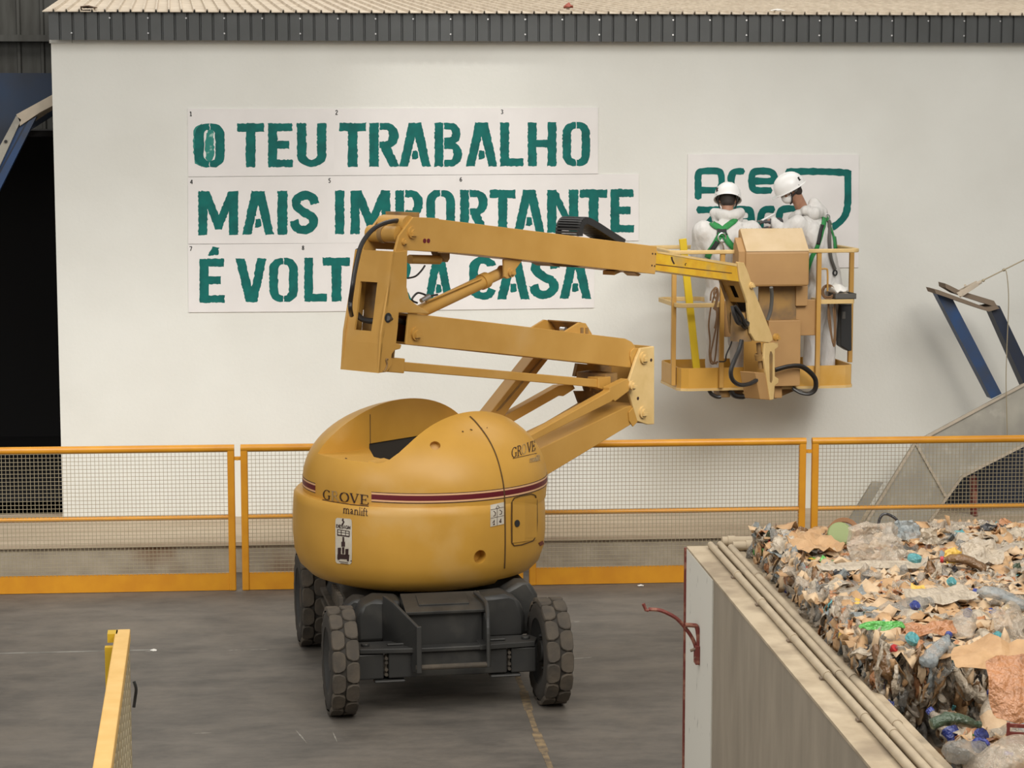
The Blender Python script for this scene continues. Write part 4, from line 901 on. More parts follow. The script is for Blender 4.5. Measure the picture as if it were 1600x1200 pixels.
# main boom
MB_ = 0.17
main = bpart('main_boom', [(646, 339), (686, 341), (686.5, 342.5), (1026.6, 385), (1023.8, 428.5), (740, 397.5), (683.5, 393.5), (637, 391.5), (635.2, 418.5), (612, 421), (617.5, 392), (623.5, 369)], MB_, MB_ - 0.022, M['boom'])
mt = [BP.tz(x, y, MB_) for x, y in ((646, 339), (686, 341), (686.5, 342.5), (1026.6, 385), (1023.8, 428.5), (740, 397.5), (683.5, 393.5), (637, 391.5), (635.2, 418.5), (612, 421), (617.5, 392), (623.5, 369))]
bm = NB(); prism(bm, [BP.at(t, z, -MB_) for t, z in mt], BN * 0.022); obj('boom_far_plate', bm, M['boom'], main)
bm = NB(); body = [BP.tz(x, y, MB_) for x, y in ((668, 341.5), (1026.6, 385.3), (1024, 428), (740, 397.2), (668, 392.4))]
prism(bm, [BP.at(t, z, -MB_ + 0.02) for t, z in body], BN * (2 * MB_ - 0.04)); obj('boom_box', bm, M['boom'], main)
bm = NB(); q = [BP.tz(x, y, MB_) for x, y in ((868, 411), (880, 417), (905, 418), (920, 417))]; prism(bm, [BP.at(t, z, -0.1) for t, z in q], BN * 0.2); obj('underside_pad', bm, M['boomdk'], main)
pin(*zA([(822, 288)])[0], MB_, 0.045, parent=main); pin(*zA([(738, 385)])[0], MB_, 0.025, parent=main)
for x in (955, 995): 
    bm = NB(); c = BP.px(*zA([(x, 375)])[0], MB_); cyl(bm, c, c + BN * 0.003, 0.017, 14); obj('bolt_hole', bm, M['red'], main)
for x, y in ((1397, 382), (1420, 384), (1392, 474), (1414, 478)):
    bm = NB(); c = BP.px(*zC([(x, y)])[0], MB_); cyl(bm, c, c + BN * 0.003, 0.008, 10); obj('bolt_hole', bm, M['letter'], main)
bm = NB(); BP.prism(bm, zA([(1095, 488), (1110, 488), (1110, 492), (1300, 498), (1300, 506), (1095, 500)]), MB_ + 0.003, MB_); obj('weld_strip', bm, M['boomdk'], main)
for pts in ([(1100, 520), (1130, 512), (1160, 522), (1120, 540), (1100, 550)], [(1255, 530), (1270, 526), (1310, 542), (1290, 558)]):
    bm = NB(); BP.prism(bm, zC(pts), 0.10, -0.02); obj('hose_clip', bm, M['boom'], main)
# crosswise cylinders and hoses at the boom heel
def crosscyl(name, px, py, o0, o1, r, m):
    bm = NB(); a = BP.px(px, py, TW); a = a - BN * TW; cyl(bm, a + BN * o0, a + BN * o1, r, 20); return obj(name, bm, m, main, smooth=True)
crosscyl('heel_cylinder', 634, 367, -0.165, 0.13, 0.062, M['boom']); crosscyl('heel_cylinder', 645, 352, -0.10, 0.15, 0.07, M['boom']); crosscyl('cylinder_collar', 634, 367, -0.04, 0.0, 0.068, M['boomdk'])
crosscyl('port_fitting', 626, 358, -0.08, -0.05, 0.02, M['boom'])
bm = NB(); box(bm, BP.at(BP.tz(650, 352, TW)[0] + 0.06, BP.tz(650, 352, TW)[1], 0.0), (0.04, 0.3, 0.18), (BU, BN, V(0, 0, 1))); obj('heel_plate', bm, M['boomdk'], main)
hp_ = [BP.px(x, y, 0.0) for x, y in zA([(780, 165), (640, 168), (520, 198), (420, 255), (340, 345), (290, 440), (258, 560), (225, 720), (204, 860), (184, 1000), (182, 1080), (195, 1150)])]
bm = NB(); tube(bm, smooth_pts([p + (CAM - p) * (0.004 if i == 0 else 0.009 if i < 9 else 0.004 if i < 11 else -0.004) for i, p in enumerate(hp_)]), 0.017, 8); obj('black_hose', bm, M['hose'], main, smooth=True)
bm = NB(); c = zA([(690, 160), (790, 172)]); tube(bm, [BP.px(*c[0], -0.04), BP.px(*c[1], 0.0)], 0.02, 10); cyl(bm, BP.px(*zA([(735, 168)])[0], -0.03), BP.px(*zA([(760, 170)])[0], -0.02), 0.026, 8); obj('hose_fitting', bm, M['clamp'], main)
bm = NB(); a, b = zA([(270, 455), (240, 470)]); tube(bm, smooth_pts([BP.px(*a, -0.2), BP.px(*b, -0.2), BP.px(b[0] + 1, b[1] + 4, -0.2), BP.px(a[0], a[1] + 3, -0.2)]), 0.005, 6); obj('wire_loop', bm, M['hose'], main)
# levelling cylinder under the boom
a = BP.px(622, 406, 0.0); b = BP.px(700, 407, 0.0)
bm = NB(); cyl(bm, BP.px(640, 405, 0.02), BP.px(686, 406, 0.02), 0.034, 20); obj('levelling_cylinder', bm, M['boom'], LIFT, smooth=True)
bpart('levelling_bracket', zA([(1120, 490), (1222, 500), (1222, 560), (1200, 600), (1170, 590), (1130, 520)]), 0.06, -0.04, M['boomdk'], main)
bm = NB(); tube(bm, smooth_pts([BP.px(x, y, 0.03) for x, y in zA([(960, 632), (920, 690), (860, 745), (780, 765)])]), 0.007, 6); obj('thin_hose', bm, M['hose'], LIFT)
bm = NB(); tube(bm, smooth_pts([BP.px(x, y, 0.08) for x, y in zA([(1090, 935), (1000, 950), (930, 925), (880, 920), (835, 965), (830, 1000), (880, 1022)])]), 0.008, 6); obj('thin_hose', bm, M['hose'], LIFT)
bm = NB(); q = zA([(920, 1000), (1005, 950)]); cyl(bm, BP.px(*q[0], 0.1), BP.px(*q[1], 0.1), 0.018, 8); obj('hose_union', bm, M['metal'], LIFT)
# boom lift cylinder
bm = NB(); cyl(bm, BP.px(645, 492, 0.03), BP.px(755, 440, 0.03), 0.051, 24); obj('lift_cylinder', bm, M['boom'], LIFT, smooth=True); cy = bpy.context.scene.objects[-1] if False else None
bm = NB(); p, q = BP.px(752, 441, 0.03), BP.px(760, 437.3, 0.03); cyl(bm, p, q, 0.062, 24); cyl(bm, q, BP.px(786, 425, 0.03), 0.043, 20); cyl(bm, BP.px(791, 424, 0.03) - BN * 0.06, BP.px(791, 424, 0.03) + BN * 0.06, 0.045, 18)
obj('cylinder_rod', bm, M['boom'], LIFT, smooth=True)
bm = NB(); tube(bm, [BP.px(*zA([(970, 1010)])[0], 0.075), BP.px(*zA([(1545, 770)])[0], 0.075)], 0.009, 6); obj('cylinder_pipe', bm, M['boom'], LIFT)
br = bpart('cylinder_bracket', zC([(240, 428), (385, 432), (330, 505), (292, 570), (262, 578), (244, 565)]), 0.14, 0.115, M['boom'], main)
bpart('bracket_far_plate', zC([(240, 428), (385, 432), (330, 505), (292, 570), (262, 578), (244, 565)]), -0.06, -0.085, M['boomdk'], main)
pin(*zC([(288, 525)])[0], 0.14, 0.035, parent=main)
# black energy chain arching over the boom
path = smooth_pts([V(x, y, 0) for x, y in ((906, 369), (906.5, 357), (910, 348), (916, 344.5), (924, 347.5), (937, 355), (950, 363.5), (966, 373.5), (975, 379))], 3)
bm = NB(); bm2 = NB()
for i in range(len(path) - 1):
    a = BP.px(path[i].x, path[i].y, 0.06); b = BP.px(path[i + 1].x, path[i + 1].y, 0.06); d = (b - a); L = d.length; d = d / L; up = BN.cross(d)
    for o_ in (0.0, -0.22): box(bm, (a + b) / 2 + BN * o_, (L * 1.04, 0.02, 0.056), (d, BN, up))
    box(bm, (a + b) / 2 - BN * 0.11 + up * 0.022, (L * 0.72, 0.22, 0.014), (d, BN, up)); box(bm, (a + b) / 2 - BN * 0.11 - up * 0.022, (L * 0.72, 0.22, 0.014), (d, BN, up))
bm2.free(); obj('cable_chain', bm, M['blackp'], main)
# telescopic section, bright greasy yellow
tl = zE([(-40, 413), (50, 420), (1050, 582), (1080, 800), (40, 660), (-40, 648)])
tele = bpart('telescopic_boom', tl, 0.115, -0.115, M['tele'])
bm = NB(); BP.prism(bm, zE([(-20, 590), (40, 600), (990, 712), (1060, 770), (1078, 800), (40, 660), (-20, 652)]), 0.128, 0.115); obj('wear_rail', bm, M['tele'], tele)
bm = NB(); BP.prism(bm, zE([(-20, 572), (60, 580), (990, 690), (990, 700), (60, 592), (-20, 584)]), 0.118, 0.115); obj('ledge_line', bm, M['seam'], tele)  # dark line along the lower ledge
bm = NB(); BP.prism(bm, zE([(60, 420), (1050, 575), (1052, 610), (60, 442)]), 0.119, 0.115); obj('lip_highlight', bm, M['cream'], tele)  # pale strip paints the highlight along the top lip
for q, wd in (([(235, 490), (242, 530), (268, 580)], 2.2), ([(420, 570), (405, 578), (406, 602)], 1.2)):
    bm = NB(); st = strip(zE(q), wd, 2); rows = [[bm.verts.new(BP.px(*p, 0.1165)) for p in r] for r in st]
    for i in range(len(rows) - 1): bm.faces.new((rows[i][0], rows[i + 1][0], rows[i + 1][1], rows[i][1]))
    o = obj('scuff_mark', bm, M['letter'], tele); s_ = o.modifiers.new('t', 'SOLIDIFY'); s_.thickness = 0.001
# ---- upper riser with its lower tie bar
ris_px = [(638.5, 489.3), (760, 503), (977, 529), (987, 534), (993, 541), (994, 572), (986, 575), (760, 550.5), (634, 538)]
rz = [BP.tz(x, y, 0.17) for x, y in ris_px]
riser = bpart('upper_riser', ris_px, 0.17, 0.15, M['boom'])
bm = NB(); prism(bm, [BP.at(t, z, -0.17) for t, z in rz], BN * 0.02); obj('riser_far_plate', bm, M['boom'], riser)
tb = [BP.tz(x, y, 0.17) for x, y in ((645, 490.2), (977, 529), (986, 574.8), (645, 539))]
bm = NB(); 
for (p, q) in ((tb[0], tb[1]), (tb[3], tb[2])):
    dz = -0.018 if p is tb[0] else 0.0
    prism(bm, [BP.at(p[0], p[1] + dz, -0.15), BP.at(p[0], p[1] + dz, 0.15), BP.at(q[0], q[1] + dz, 0.15), BP.at(q[0], q[1] + dz, -0.15)], V(0, 0, 0.018))
obj('riser_flanges', bm, M['boom'], riser)
bm = NB(); t0 = BP.tz(700, 520, 0.17); prism(bm, [BP.at(t0[0], BP.tz(700, 495, 0.17)[1] - 0.02, -0.15), BP.at(t0[0], BP.tz(700, 495, 0.17)[1] - 0.02, 0.15), BP.at(t0[0], BP.tz(700, 545, 0.17)[1] + 0.01, 0.15), BP.at(t0[0], BP.tz(700, 545, 0.17)[1] + 0.01, -0.15)], BU * 0.02); obj('riser_end_shade', bm, M['rubberdk'], riser)  # dark sheet stands in for the shade inside the open riser end
pin(*zB([(860, 475)])[0], 0.17, 0.05, parent=riser)
bm = NB(); c = BP.px(*zD([(1315, 390)])[0], 0.171); prism(bm, [BP.px(x, y, 0.17) for x, y in zD([(1275, 380), (1280, 335), (1310, 305), (1375, 308), (1345, 400), (1310, 470), (1290, 455)])], BN * 0.014); obj('riser_boss', bm, M['boom'], riser, bevel=0.004)
tie = bpart('tie_bar', [(625, 565), (760, 577), (952, 594.5), (951, 607), (760, 590.6), (625, 579.5)], 0.15, 0.07, M['boom'])
bpart('tie_sleeve', zB([(615, 728), (755, 735), (745, 890), (580, 876)]), 0.165, 0.06, M['boom'], tie)
bpart('tie_sleeve', zD([(1000, 572), (1112, 562), (1112, 640), (1090, 690), (1000, 665)]), 0.165, 0.05, M['boom'], tie)
# box bracket standing up behind the riser, top of the inclined strut
kb = bpart('strut_bracket', zD([(700, 160), (830, 78), (890, 86), (945, 180), (945, 230), (700, 230)]), 0.11, 0.09, M['boom'])
kz = [BP.tz(x, y, 0.11) for x, y in zD([(700, 160), (830, 78), (890, 86), (945, 180), (945, 230), (700, 230)])]
bm = NB(); prism(bm, [BP.at(t, z, -0.27) for t, z in kz], BN * 0.02); obj('bracket_far_plate', bm, M['boom'], kb)
bm = NB(); prism(bm, [BP.at(kz[2][0], kz[2][1], -0.25), BP.at(kz[2][0], kz[2][1], 0.09), BP.at(kz[3][0], kz[3][1], 0.09), BP.at(kz[3][0], kz[3][1], -0.25)], -BU * 0.02); obj('bracket_end_plate', bm, M['boomdk'], kb)
bm = NB(); prism(bm, [BP.at(kz[1][0] + 0.04, kz[1][1] - 0.012, -0.25), BP.at(kz[1][0] + 0.04, kz[1][1] - 0.012, 0.09), BP.at(kz[2][0], kz[2][1] - 0.012, 0.09), BP.at(kz[2][0], kz[2][1] - 0.012, -0.25)], V(0, 0, 0.01)); obj('bracket_top_plate', bm, M['boomdk'], kb)
bm = NB(); c = BP.px(*zD([(683, 140)])[0], -0.1); cyl(bm, c - BN * 0.02, c + BN * 0.03, 0.022, 12); obj('grease_nipple', bm, M['metal'], kb)
for x in (848, 892): 
    bm = NB(); c = BP.px(*zD([(x, 152)])[0], 0.11); box(bm, c + BN * 0.005, (0.03, 0.012, 0.05), (BU, BN, V(0, 0, 1))); obj('bracket_bolt', bm, M['boomdk'], kb)
bm = NB(); BP.prism(bm, zD([(480, 320), (625, 320), (230, 820), (120, 980), (-40, 980)]), -0.24, -0.36); obj('inclined_strut', bm, M['boom'], LIFT, bevel=0.01)
bm = NB(); BP.prism(bm, zD([(505, 395), (515, 395), (130, 850), (95, 870)]), -0.23, -0.245); obj('strut_rib', bm, M['boomdk'], LIFT)
# ---- lower riser, its two links, and the knuckle between the risers
low = bpart('lower_riser', [(997, 631), (990, 661), (857.5, 741), (780, 790), (770, 740), (842, 702), (978, 636)], 0.20, -0.22, M['boom'])
bm = NB(); prism(bm, [BP.px(x, y, 0.20) for x, y in zD([(1262, 880), (1300, 835), (1345, 960), (1300, 1010), (1268, 960)])], BN * 0.012); obj('riser_boss', bm, M['boom'], low, bevel=0.004)
bm = NB(); BP.prism(bm, zD([(900, 905), (1110, 800), (1135, 865), (920, 990)]), -0.10, -0.25); obj('riser_gusset', bm, M['boom'], low)
bpart('riser_link', zD([(1262, 580), (1280, 612), (1275, 690), (1150, 785), (1135, 770), (1110, 790), (430, 1132), (330, 1180), (270, 1160), (380, 1095), (1100, 690), (1100, 660)]), 0.26, 0.19, M['boom'])
bpart('riser_link', zD([(650, 640), (770, 625), (795, 670), (690, 738), (650, 735), (255, 960), (120, 1010), (100, 960), (180, 905)]), -0.26, -0.33, M['boom'])
bm = NB(); BP.prism(bm, zD([(380, 1080), (850, 800), (1000, 790), (1130, 860), (920, 960), (640, 1130), (500, 1130)]), -0.20, -0.24); obj('riser_inner_plate', bm, M['boom'], low)
kpl = [(1001.5, 544), (1022.5, 541), (1022.5, 663), (1012, 663.5), (996, 658), (982, 611), (983, 595), (994.5, 560)]
kn = bpart('knuckle_plate', kpl, 0.215, 0.19, M['cream'])
kz2 = [BP.tz(x, y, 0.215) for x, y in kpl]
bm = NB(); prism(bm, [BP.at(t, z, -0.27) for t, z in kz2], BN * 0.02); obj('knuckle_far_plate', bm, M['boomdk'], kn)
bm = NB(); prism(bm, [BP.at(kz2[1][0], kz2[1][1], -0.26), BP.at(kz2[1][0], kz2[1][1], 0.2), BP.at(kz2[2][0], kz2[2][1], 0.2), BP.at(kz2[2][0], kz2[2][1], -0.26)], -BU * 0.02); obj('knuckle_end_plate', bm, M['boom'], kn)
bm = NB(); BP.prism(bm, zD([(815, 445), (1290, 490), (1275, 590), (1130, 600), (790, 560)]), -0.22, -0.25); obj('knuckle_web', bm, M['boomdk'], kn)
bm = NB(); BP.prism(bm, zD([(790, 690), (930, 690), (960, 780), (830, 800)]), -0.24, -0.26); obj('knuckle_tab', bm, M['boomdk'], kn)
for x, y, r in ((1400, 395, 0.05), (1392, 880, 0.05), (1300, 640, 0.04)): pin(*zD([(x, y)])[0], 0.215 + (0.05 if x == 1300 else 0), r, M['cream'], kn)
for x, y in ((1470, 415), (1352, 757)):
    bm = NB(); c = BP.px(*zD([(x, y)])[0], 0.215); cyl(bm, c, c + BN * 0.003, 0.014, 12); obj('bolt_hole', bm, M['letter'], kn)
bm = NB(); tube(bm, smooth_pts([BP.px(x, y, 0.04) for x, y in zD([(930, 690), (945, 645), (1000, 660), (1020, 700), (960, 705)])]), 0.008, 6); obj('thin_hose', bm, M['boomdk'], LIFT)
bm = NB(); box(bm, BP.at(*BP.tz(940, 590, 0.05), 0.0), (0.16, 0.3, 0.08), (BU, BN, V(0, 0, 1))); obj('cross_tube', bm, M['boomdk'], LIFT)

# ------------------------------------------------------------------ jib head and basket
jib = bpart('jib_plate', [(1152.5, 409), (1163, 410.5), (1170, 428), (1178, 453), (1196, 497), (1206, 523), (1208, 531), (1202, 535.5), (1180, 533), (1173, 521), (1170, 497), (1168, 473), (1157, 440)], 0.125, 0.10, M['cream'])
jz = [BP.tz(x, y, 0.125) for x, y in [(1152.5, 409), (1163, 410.5), (1170, 428), (1178, 453), (1196, 497), (1206, 523), (1208, 531), (1202, 535.5), (1180, 533), (1173, 521), (1170, 497), (1168, 473), (1157, 440)]]
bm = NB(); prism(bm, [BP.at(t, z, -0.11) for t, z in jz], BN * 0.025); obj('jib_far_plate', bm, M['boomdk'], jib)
# slotted web between the two plates, facing back along the boom
wz = [BP.tz(x, y, 0.10) for x, y in ((1154, 440), (1168, 473))]
bm = NB(); (ta, za), (tb_, zb2) = wz
def wpt(k, s): return BP.at(ta + (tb_ - ta) * k, za + (zb2 - za) * k, s)
for (k0, k1, s0, s1) in ((0, 0.22, -0.10, 0.10), (0.78, 1, -0.10, 0.10), (0.22, 0.78, -0.10, -0.03), (0.22, 0.78, 0.03, 0.10)):
    prism(bm, [wpt(k0, s0), wpt(k0, s1), wpt(k1, s1), wpt(k1, s0)], BU * 0.02)
obj('jib_web', bm, M['boom'], jib)
bm = NB(); prism(bm, [wpt(0.1, -0.08) + BU * 0.09, wpt(0.1, 0.08) + BU * 0.09, wpt(1.9, 0.08) + BU * 0.09, wpt(1.9, -0.08) + BU * 0.09], BU * 0.01); obj('jib_inner_plate', bm, M['rubberdk'], jib)  # dark sheet paints the shade behind the slotted web
pin(1173, 446, 0.125, 0.03, M['cream'], jib)
pin(1212, 527, 0.125, 0.035, M['boom'], jib)
bm = NB(); a = BP.px(1158, 515, 0.0); cyl(bm, a - V(0, 0, 0.09), a + V(0, 0, 0.16), 0.095, 20); cyl(bm, a - V(0, 0, 0.1), a - V(0, 0, 0.085), 0.10, 16); obj('rotator_housing', bm, M['boomdk'], LIFT, smooth=True)
bm = NB()
for k, (o_, dx) in enumerate(((0.09, 0), (0.12, 6), (0.10, -5))):
    tube(bm, smooth_pts([BP.px(1146 + dx * 0.4, 478, o_), BP.px(1152 + dx, 492, o_ + 0.02), BP.px(1158 + dx, 505, o_ + 0.02), BP.px(1165 + dx * 0.5, 512 - k * 4, o_), BP.px(1170, 495, o_ - 0.03)]), 0.016, 8)
obj('hose_bundle', bm, M['hose'], LIFT, smooth=True)
fork = bpart('basket_fork', zF([(825, 280), (930, 275), (930, 312), (905, 330), (905, 540), (935, 560), (932, 590), (905, 612), (895, 722), (868, 726), (846, 580), (820, 400)]), 0.12, 0.095, M['cream'])
bm = NB(); BP.prism(bm, zF([(868, 345), (878, 345), (887, 370), (885, 570), (876, 592), (866, 580), (862, 380)]), 0.123, 0.12); obj('fork_slot', bm, M['boomdk'], fork)
bpart('fork_block', zF([(752, 510), (822, 512), (846, 580), (868, 726), (790, 720), (775, 640)]), 0.11, -0.06, M['tanbox'], fork)
bm = NB(); cyl(bm, BP.px(*zF([(775, 280)])[0], 0.06), BP.px(*zF([(795, 480)])[0], 0.06), 0.022, 12); cyl(bm, BP.px(*zF([(782, 365)])[0], 0.06), BP.px(*zF([(788, 410)])[0], 0.06), 0.045, 12); obj('tilt_cylinder', bm, M['boomdk'], fork, smooth=True)
def hose(pts, off0, off1, r, name='black_hose', m=None, parent=LIFT):
    n = len(pts); bm = NB(); tube(bm, smooth_pts([BP.px(x, y, off0 + (off1 - off0) * i / (n - 1)) for i, (x, y) in enumerate(pts)]), r, 8); return obj(name, bm, m or M['hose'], parent, smooth=True)
hose(zF([(645, 255), (625, 330), (585, 420), (560, 500), (572, 565), (625, 605), (700, 600), (760, 570)]), 0.12, 0.10, 0.020)
BK = Plane(cw(2.335, 20.0), CR * math.cos(math.radians(10)) + HF * math.sin(math.radians(10)))
KU, KN = BK.u, BK.n
basket = bpy.data.objects.new('basket', None); C.objects.link(basket); basket.parent = LIFT
k0 = BK.tz(1061, 601)[0]; k1 = BK.tz(1335, 595)[0]; KZ0 = BK.tz(1132, 608)[1]; KZ1 = BK.tz(1132, 574.5)[1]; KD = 0.76
basket.location = BK.at((k0 + k1) / 2, KZ0, -KD / 2) - LIFT.location
def loop(a0, a1, b0, b1, c, n=4):
    """rounded rectangle in plan: (along, depth)"""
    out = []
    for (ca, cb, q) in ((a1 - c, b1 - c, 0), (a0 + c, b1 - c, 90), (a0 + c, b0 + c, 180), (a1 - c, b0 + c, 270)): out += arc(ca, cb, c, c, q, q + 90, n)
    return out
def kp(a, b, z): return BK.at(a, z, -b)
def kwall(bm, lp, z0, z1, th, flip=0):
    n = len(lp); cx = sum(p[0] for p in lp) / n; cy_ = sum(p[1] for p in lp) / n
    ins = []
    for i in range(n):
        a = lp[i - 1]; b = lp[(i + 1) % n]; d = math.hypot(b[0] - a[0], b[1] - a[1]); ins.append((lp[i][0] - (b[1] - a[1]) / d * th, lp[i][1] + (b[0] - a[0]) / d * th))
    R4 = [[bm.verts.new(kp(p[0], p[1], z)) for p in l] for l, z in ((lp, z0), (lp, z1), (ins, z1), (ins, z0))]
    for k in range(4):
        for i in range(n): bm.faces.new((R4[k][i], R4[k][(i + 1) % n], R4[(k + 1) % 4][(i + 1) % n], R4[(k + 1) % 4][i]))
bm = NB(); kwall(bm, loop(k0, k1, 0, KD, 0.09, 2), KZ0, KZ1, 0.018); obj('toe_board', bm, M['lift'], basket)
bm = NB(); kwall(bm, loop(k0 - 0.006, k1 + 0.006, -0.006, KD + 0.006, 0.09, 2), KZ0 - 0.012, KZ0 + 0.012, 0.03); obj('base_rim', bm, M['cream'], basket)
FZ = KZ0 + 0.035
bm = NB(); lp = loop(k0 + 0.015, k1 - 0.015, 0.015, KD - 0.015, 0.08, 2); prism(bm, [kp(a, b, FZ - 0.03) for a, b in lp], V(0, 0, 0.03)); obj('basket_floor', bm, M['boom'], basket)
RZ = BK.tz(1200, 393, 0.05)[1]; ra0 = BK.tz(1043, 390)[0]; ra1 = BK.tz(1343, 390)[0]
bm = NB(); kwall(bm, loop(ra0, ra1, -0.06, KD + 0.05, 0.09, 5), RZ - 0.018, RZ + 0.018, 0.045); obj('top_rail', bm, M['cream'], basket, bevel=0.008)
MZ = BK.tz(1100, 477, 0)[1]
mleft = loop(BK.tz(1057, 470)[0], BK.tz(1131, 470)[0], -0.02, KD, 0.08, 4); mright = loop(BK.tz(1279, 470)[0], BK.tz(1335, 470)[0], -0.02, KD, 0.03, 4)
for l, z in ((mleft, MZ), (mright, BK.tz(1300, 471, 0)[1])):
    bm = NB(); kwall(bm, l, z - 0.02, z + 0.02, 0.03); obj('middle_rail', bm, M['cream'], basket, bevel=0.005)
def kpost(px, y0, y1, b, wd=0.042, m=None):
    t, zt2 = BK.tz(px, y0, -b); zb3 = BK.tz(px, y1, -b)[1]; bm = NB(); box(bm, kp(t, b, (zt2 + zb3) / 2), (wd, 0.04, zt2 - zb3), (KU, KN, V(0, 0, 1))); obj('basket_post', bm, m or M['boom'], basket, bevel=0.005)
kpost(1129, 392, 606, -0.025); kpost(1280, 390, 604, -0.03); kpost(1053.5, 391, 602, 0.12); kpost(1331, 388, 566, 0.40)
def kbox(name, px0, y0, px1, y1, o1, o2, m, bevel=0.006, parent=None):
    t0, z0 = BK.tz(px0, y0, o1); t1, z1 = BK.tz(px1, y1, o1); bm = NB(); box(bm, BK.at((t0 + t1) / 2, (z0 + z1) / 2, (o1 + o2) / 2), (abs(t1 - t0), abs(o1 - o2), abs(z1 - z0)), (KU, KN, V(0, 0, 1))); return obj(name, bm, m, parent or basket, bevel=bevel)
kbox('front_sheet', 1133, 470, 1277, 524, 0.01, -0.01, M['tanbox'])
kbox('column_box', 1201, 501, 1250, 603, 0.10, 0.01, M['tanbox']); kbox('console_recess_shade', 1186, 447, 1244, 500, 0.04, 0.01, M['boomdk'])  # darker box paints the shaded recess under the console
kbox('column_sheet', 1163, 510, 1203, 600, 0.03, 0.01, M['boom'])
kbox('console_support', 1244, 447, 1262, 478, 0.06, 0.01, M['tanbox'])
bm = NB(); ct0 = BK.tz(1155, 420, 0.22)[0]; ct1 = BK.tz(1264.5, 420, 0.22)[0]; zc = [BK.tz(1200, y, 0.22)[1] for y in (448, 393)]; zk = BK.tz(1200, 357.5, 0.0)[1]
a0 = ct0 + 0.06
tri = [(0.22, zc[0]), (0.22, zc[1]), (0.0, zk), (-0.05, zk), (-0.05, zc[0])]
prism(bm, [BK.at(a0, z, o_) for o_, z in tri], KU * (ct1 - a0)); con = obj('console_cover', bm, M['tanbox'], basket, bevel=0.02)
bm = NB(); n3 = [(0.222, zc[1] + 0.004), (0.002, zk + 0.004), (0.0, zk), (0.22, zc[1])]
prism(bm, [BK.at(a0 + 0.005, z, o_) for o_, z in n3], KU * (ct1 - a0 - 0.01)); obj('dusty_lid', bm, M['tandust'], con)
bm = NB(); prism(bm, [BK.at(a0, z, o_) for o_, z in ((0.20, zc[0] + 0.06), (0.20, zc[1]), (0.06, zc[1] + 0.12), (0.02, zc[1] + 0.05), (-0.03, zc[0] + 0.1))], -KU * 0.06); obj('cover_wing', bm, M['tanbox'], con)
bm = NB(); 
for i in range(12): box(bm, BK.at(a0 + (ct1 - a0) * (i + 0.5) / 12, zk + 0.002, -0.03), (0.006, 0.006, 0.006), (KU, KN, V(0, 0, 1)))
obj('lid_rivets', bm, M['boomdk'], con)
hose([(1205, 449), (1206, 465), (1204, 485), (1199, 500)], 0.16, 0.1, 0.017, 'console_hose', M['grey'], LIFT)
bm = NB(); c = BK.px(1280, 612, -0.1)
kbox('underframe_block', 1124, 609, 1141, 621, -0.05, -0.25, M['boomdk']); kbox('underframe_block', 1210, 604, 1222, 622, 0.02, -0.15, M['tanbox'])
bm = NB(); BK.prism(bm, [(1140, 609), (1250, 606), (1243, 610), (1212, 623), (1160, 622), (1142, 616)], -0.12, -0.14); obj('underframe_web', bm, M['boomdk'], basket)
for x0, x1, y0 in ((1162, 1185, 613), (1164, 1186, 618)): kbox('underframe_bar', x0, y0, x1, y0 + 2.5, 0.0, -0.05, M['cream'])
bm = NB(); tube(bm, smooth_pts([BK.px(x, y, -0.05) for x, y in zF([(390, 650), (410, 680), (450, 700), (480, 700)])]), 0.018, 8); tube(bm, smooth_pts([BK.px(x, y, -0.02) for x, y in zF([(555, 650), (590, 690), (650, 700), (665, 690)])]), 0.025, 8); obj('black_hose', bm, M['hose'], basket, smooth=True)
hose(zF([(575, 235), (560, 290), (525, 370), (515, 420), (470, 425)]), -0.2, -0.25, 0.007)

def khose(pts, o0, o1, r, parent=None):
    n = len(pts); bm = NB(); tube(bm, smooth_pts([BK.px(x, y, o0 + (o1 - o0) * i / (n - 1)) for i, (x, y) in enumerate(pts)]), r, 8); return obj('black_hose', bm, M['hose'], parent or basket, smooth=True)
khose(zF([(905, 495), (1000, 468), (1090, 462), (1160, 500), (1215, 565), (1212, 640), (1160, 675), (1100, 660), (1040, 630)]), 0.20, 0.03, 0.017)
khose(zF([(905, 485), (1010, 458), (1105, 455), (1175, 495), (1225, 560), (1225, 640), (1180, 678), (1110, 672), (1050, 640)]), 0.23, 0.05, 0.015)

# ------------------------------------------------------------------ things in the basket
def kthing(name, label, cat, px, py, off): p = BK.px(px, py, off); return thing(name, label, cat, (p.x, p.y, FZ))
bm = NB(); a = BK.px(1066.5, 373, -0.16); b = BK.px(1091, 571, -0.16); bar(bm, a, V(b.x, b.y, FZ), 0.068, 0.03, up=KN)
tag(obj('yellow_pole', bm, M['ladder'], origin=(b.x, b.y, FZ), bevel=0.004), 'flat yellow pole leaning upright at the left end of the basket', 'pole')
def rope(name, label, strands, r, m, cat='rope', off=-0.1):
    bm = NB(); c = BK.px(*strands[0][0], off)
    for i, s in enumerate(strands): tube(bm, smooth_pts([BK.px(x, y, off - 0.012 * (i % 3)) for x, y in s], 5), r, 6)
    return tag(obj(name, bm, m, origin=c, smooth=True), label, cat)
rope('rope', 'brown rope bundle hung over the left middle rail of the basket', [zG([(300, 690), (285, 655), (300, 630), (308, 660), (300, 700), (292, 735)]), zG([(270, 690), (275, 650), (298, 628), (300, 680), (285, 730)]), zG([(278, 700), (290, 660), (305, 640), (296, 700), (300, 760), (290, 820)]), zG([(300, 720), (298, 800), (285, 870), (272, 940), (278, 975), (300, 985)]), zG([(272, 720), (262, 800), (268, 880), (265, 940), (275, 985), (305, 975)]), zG([(308, 720), (306, 800), (300, 880), (292, 960), (284, 984)])], 0.008, M['rope'], off=0.035)
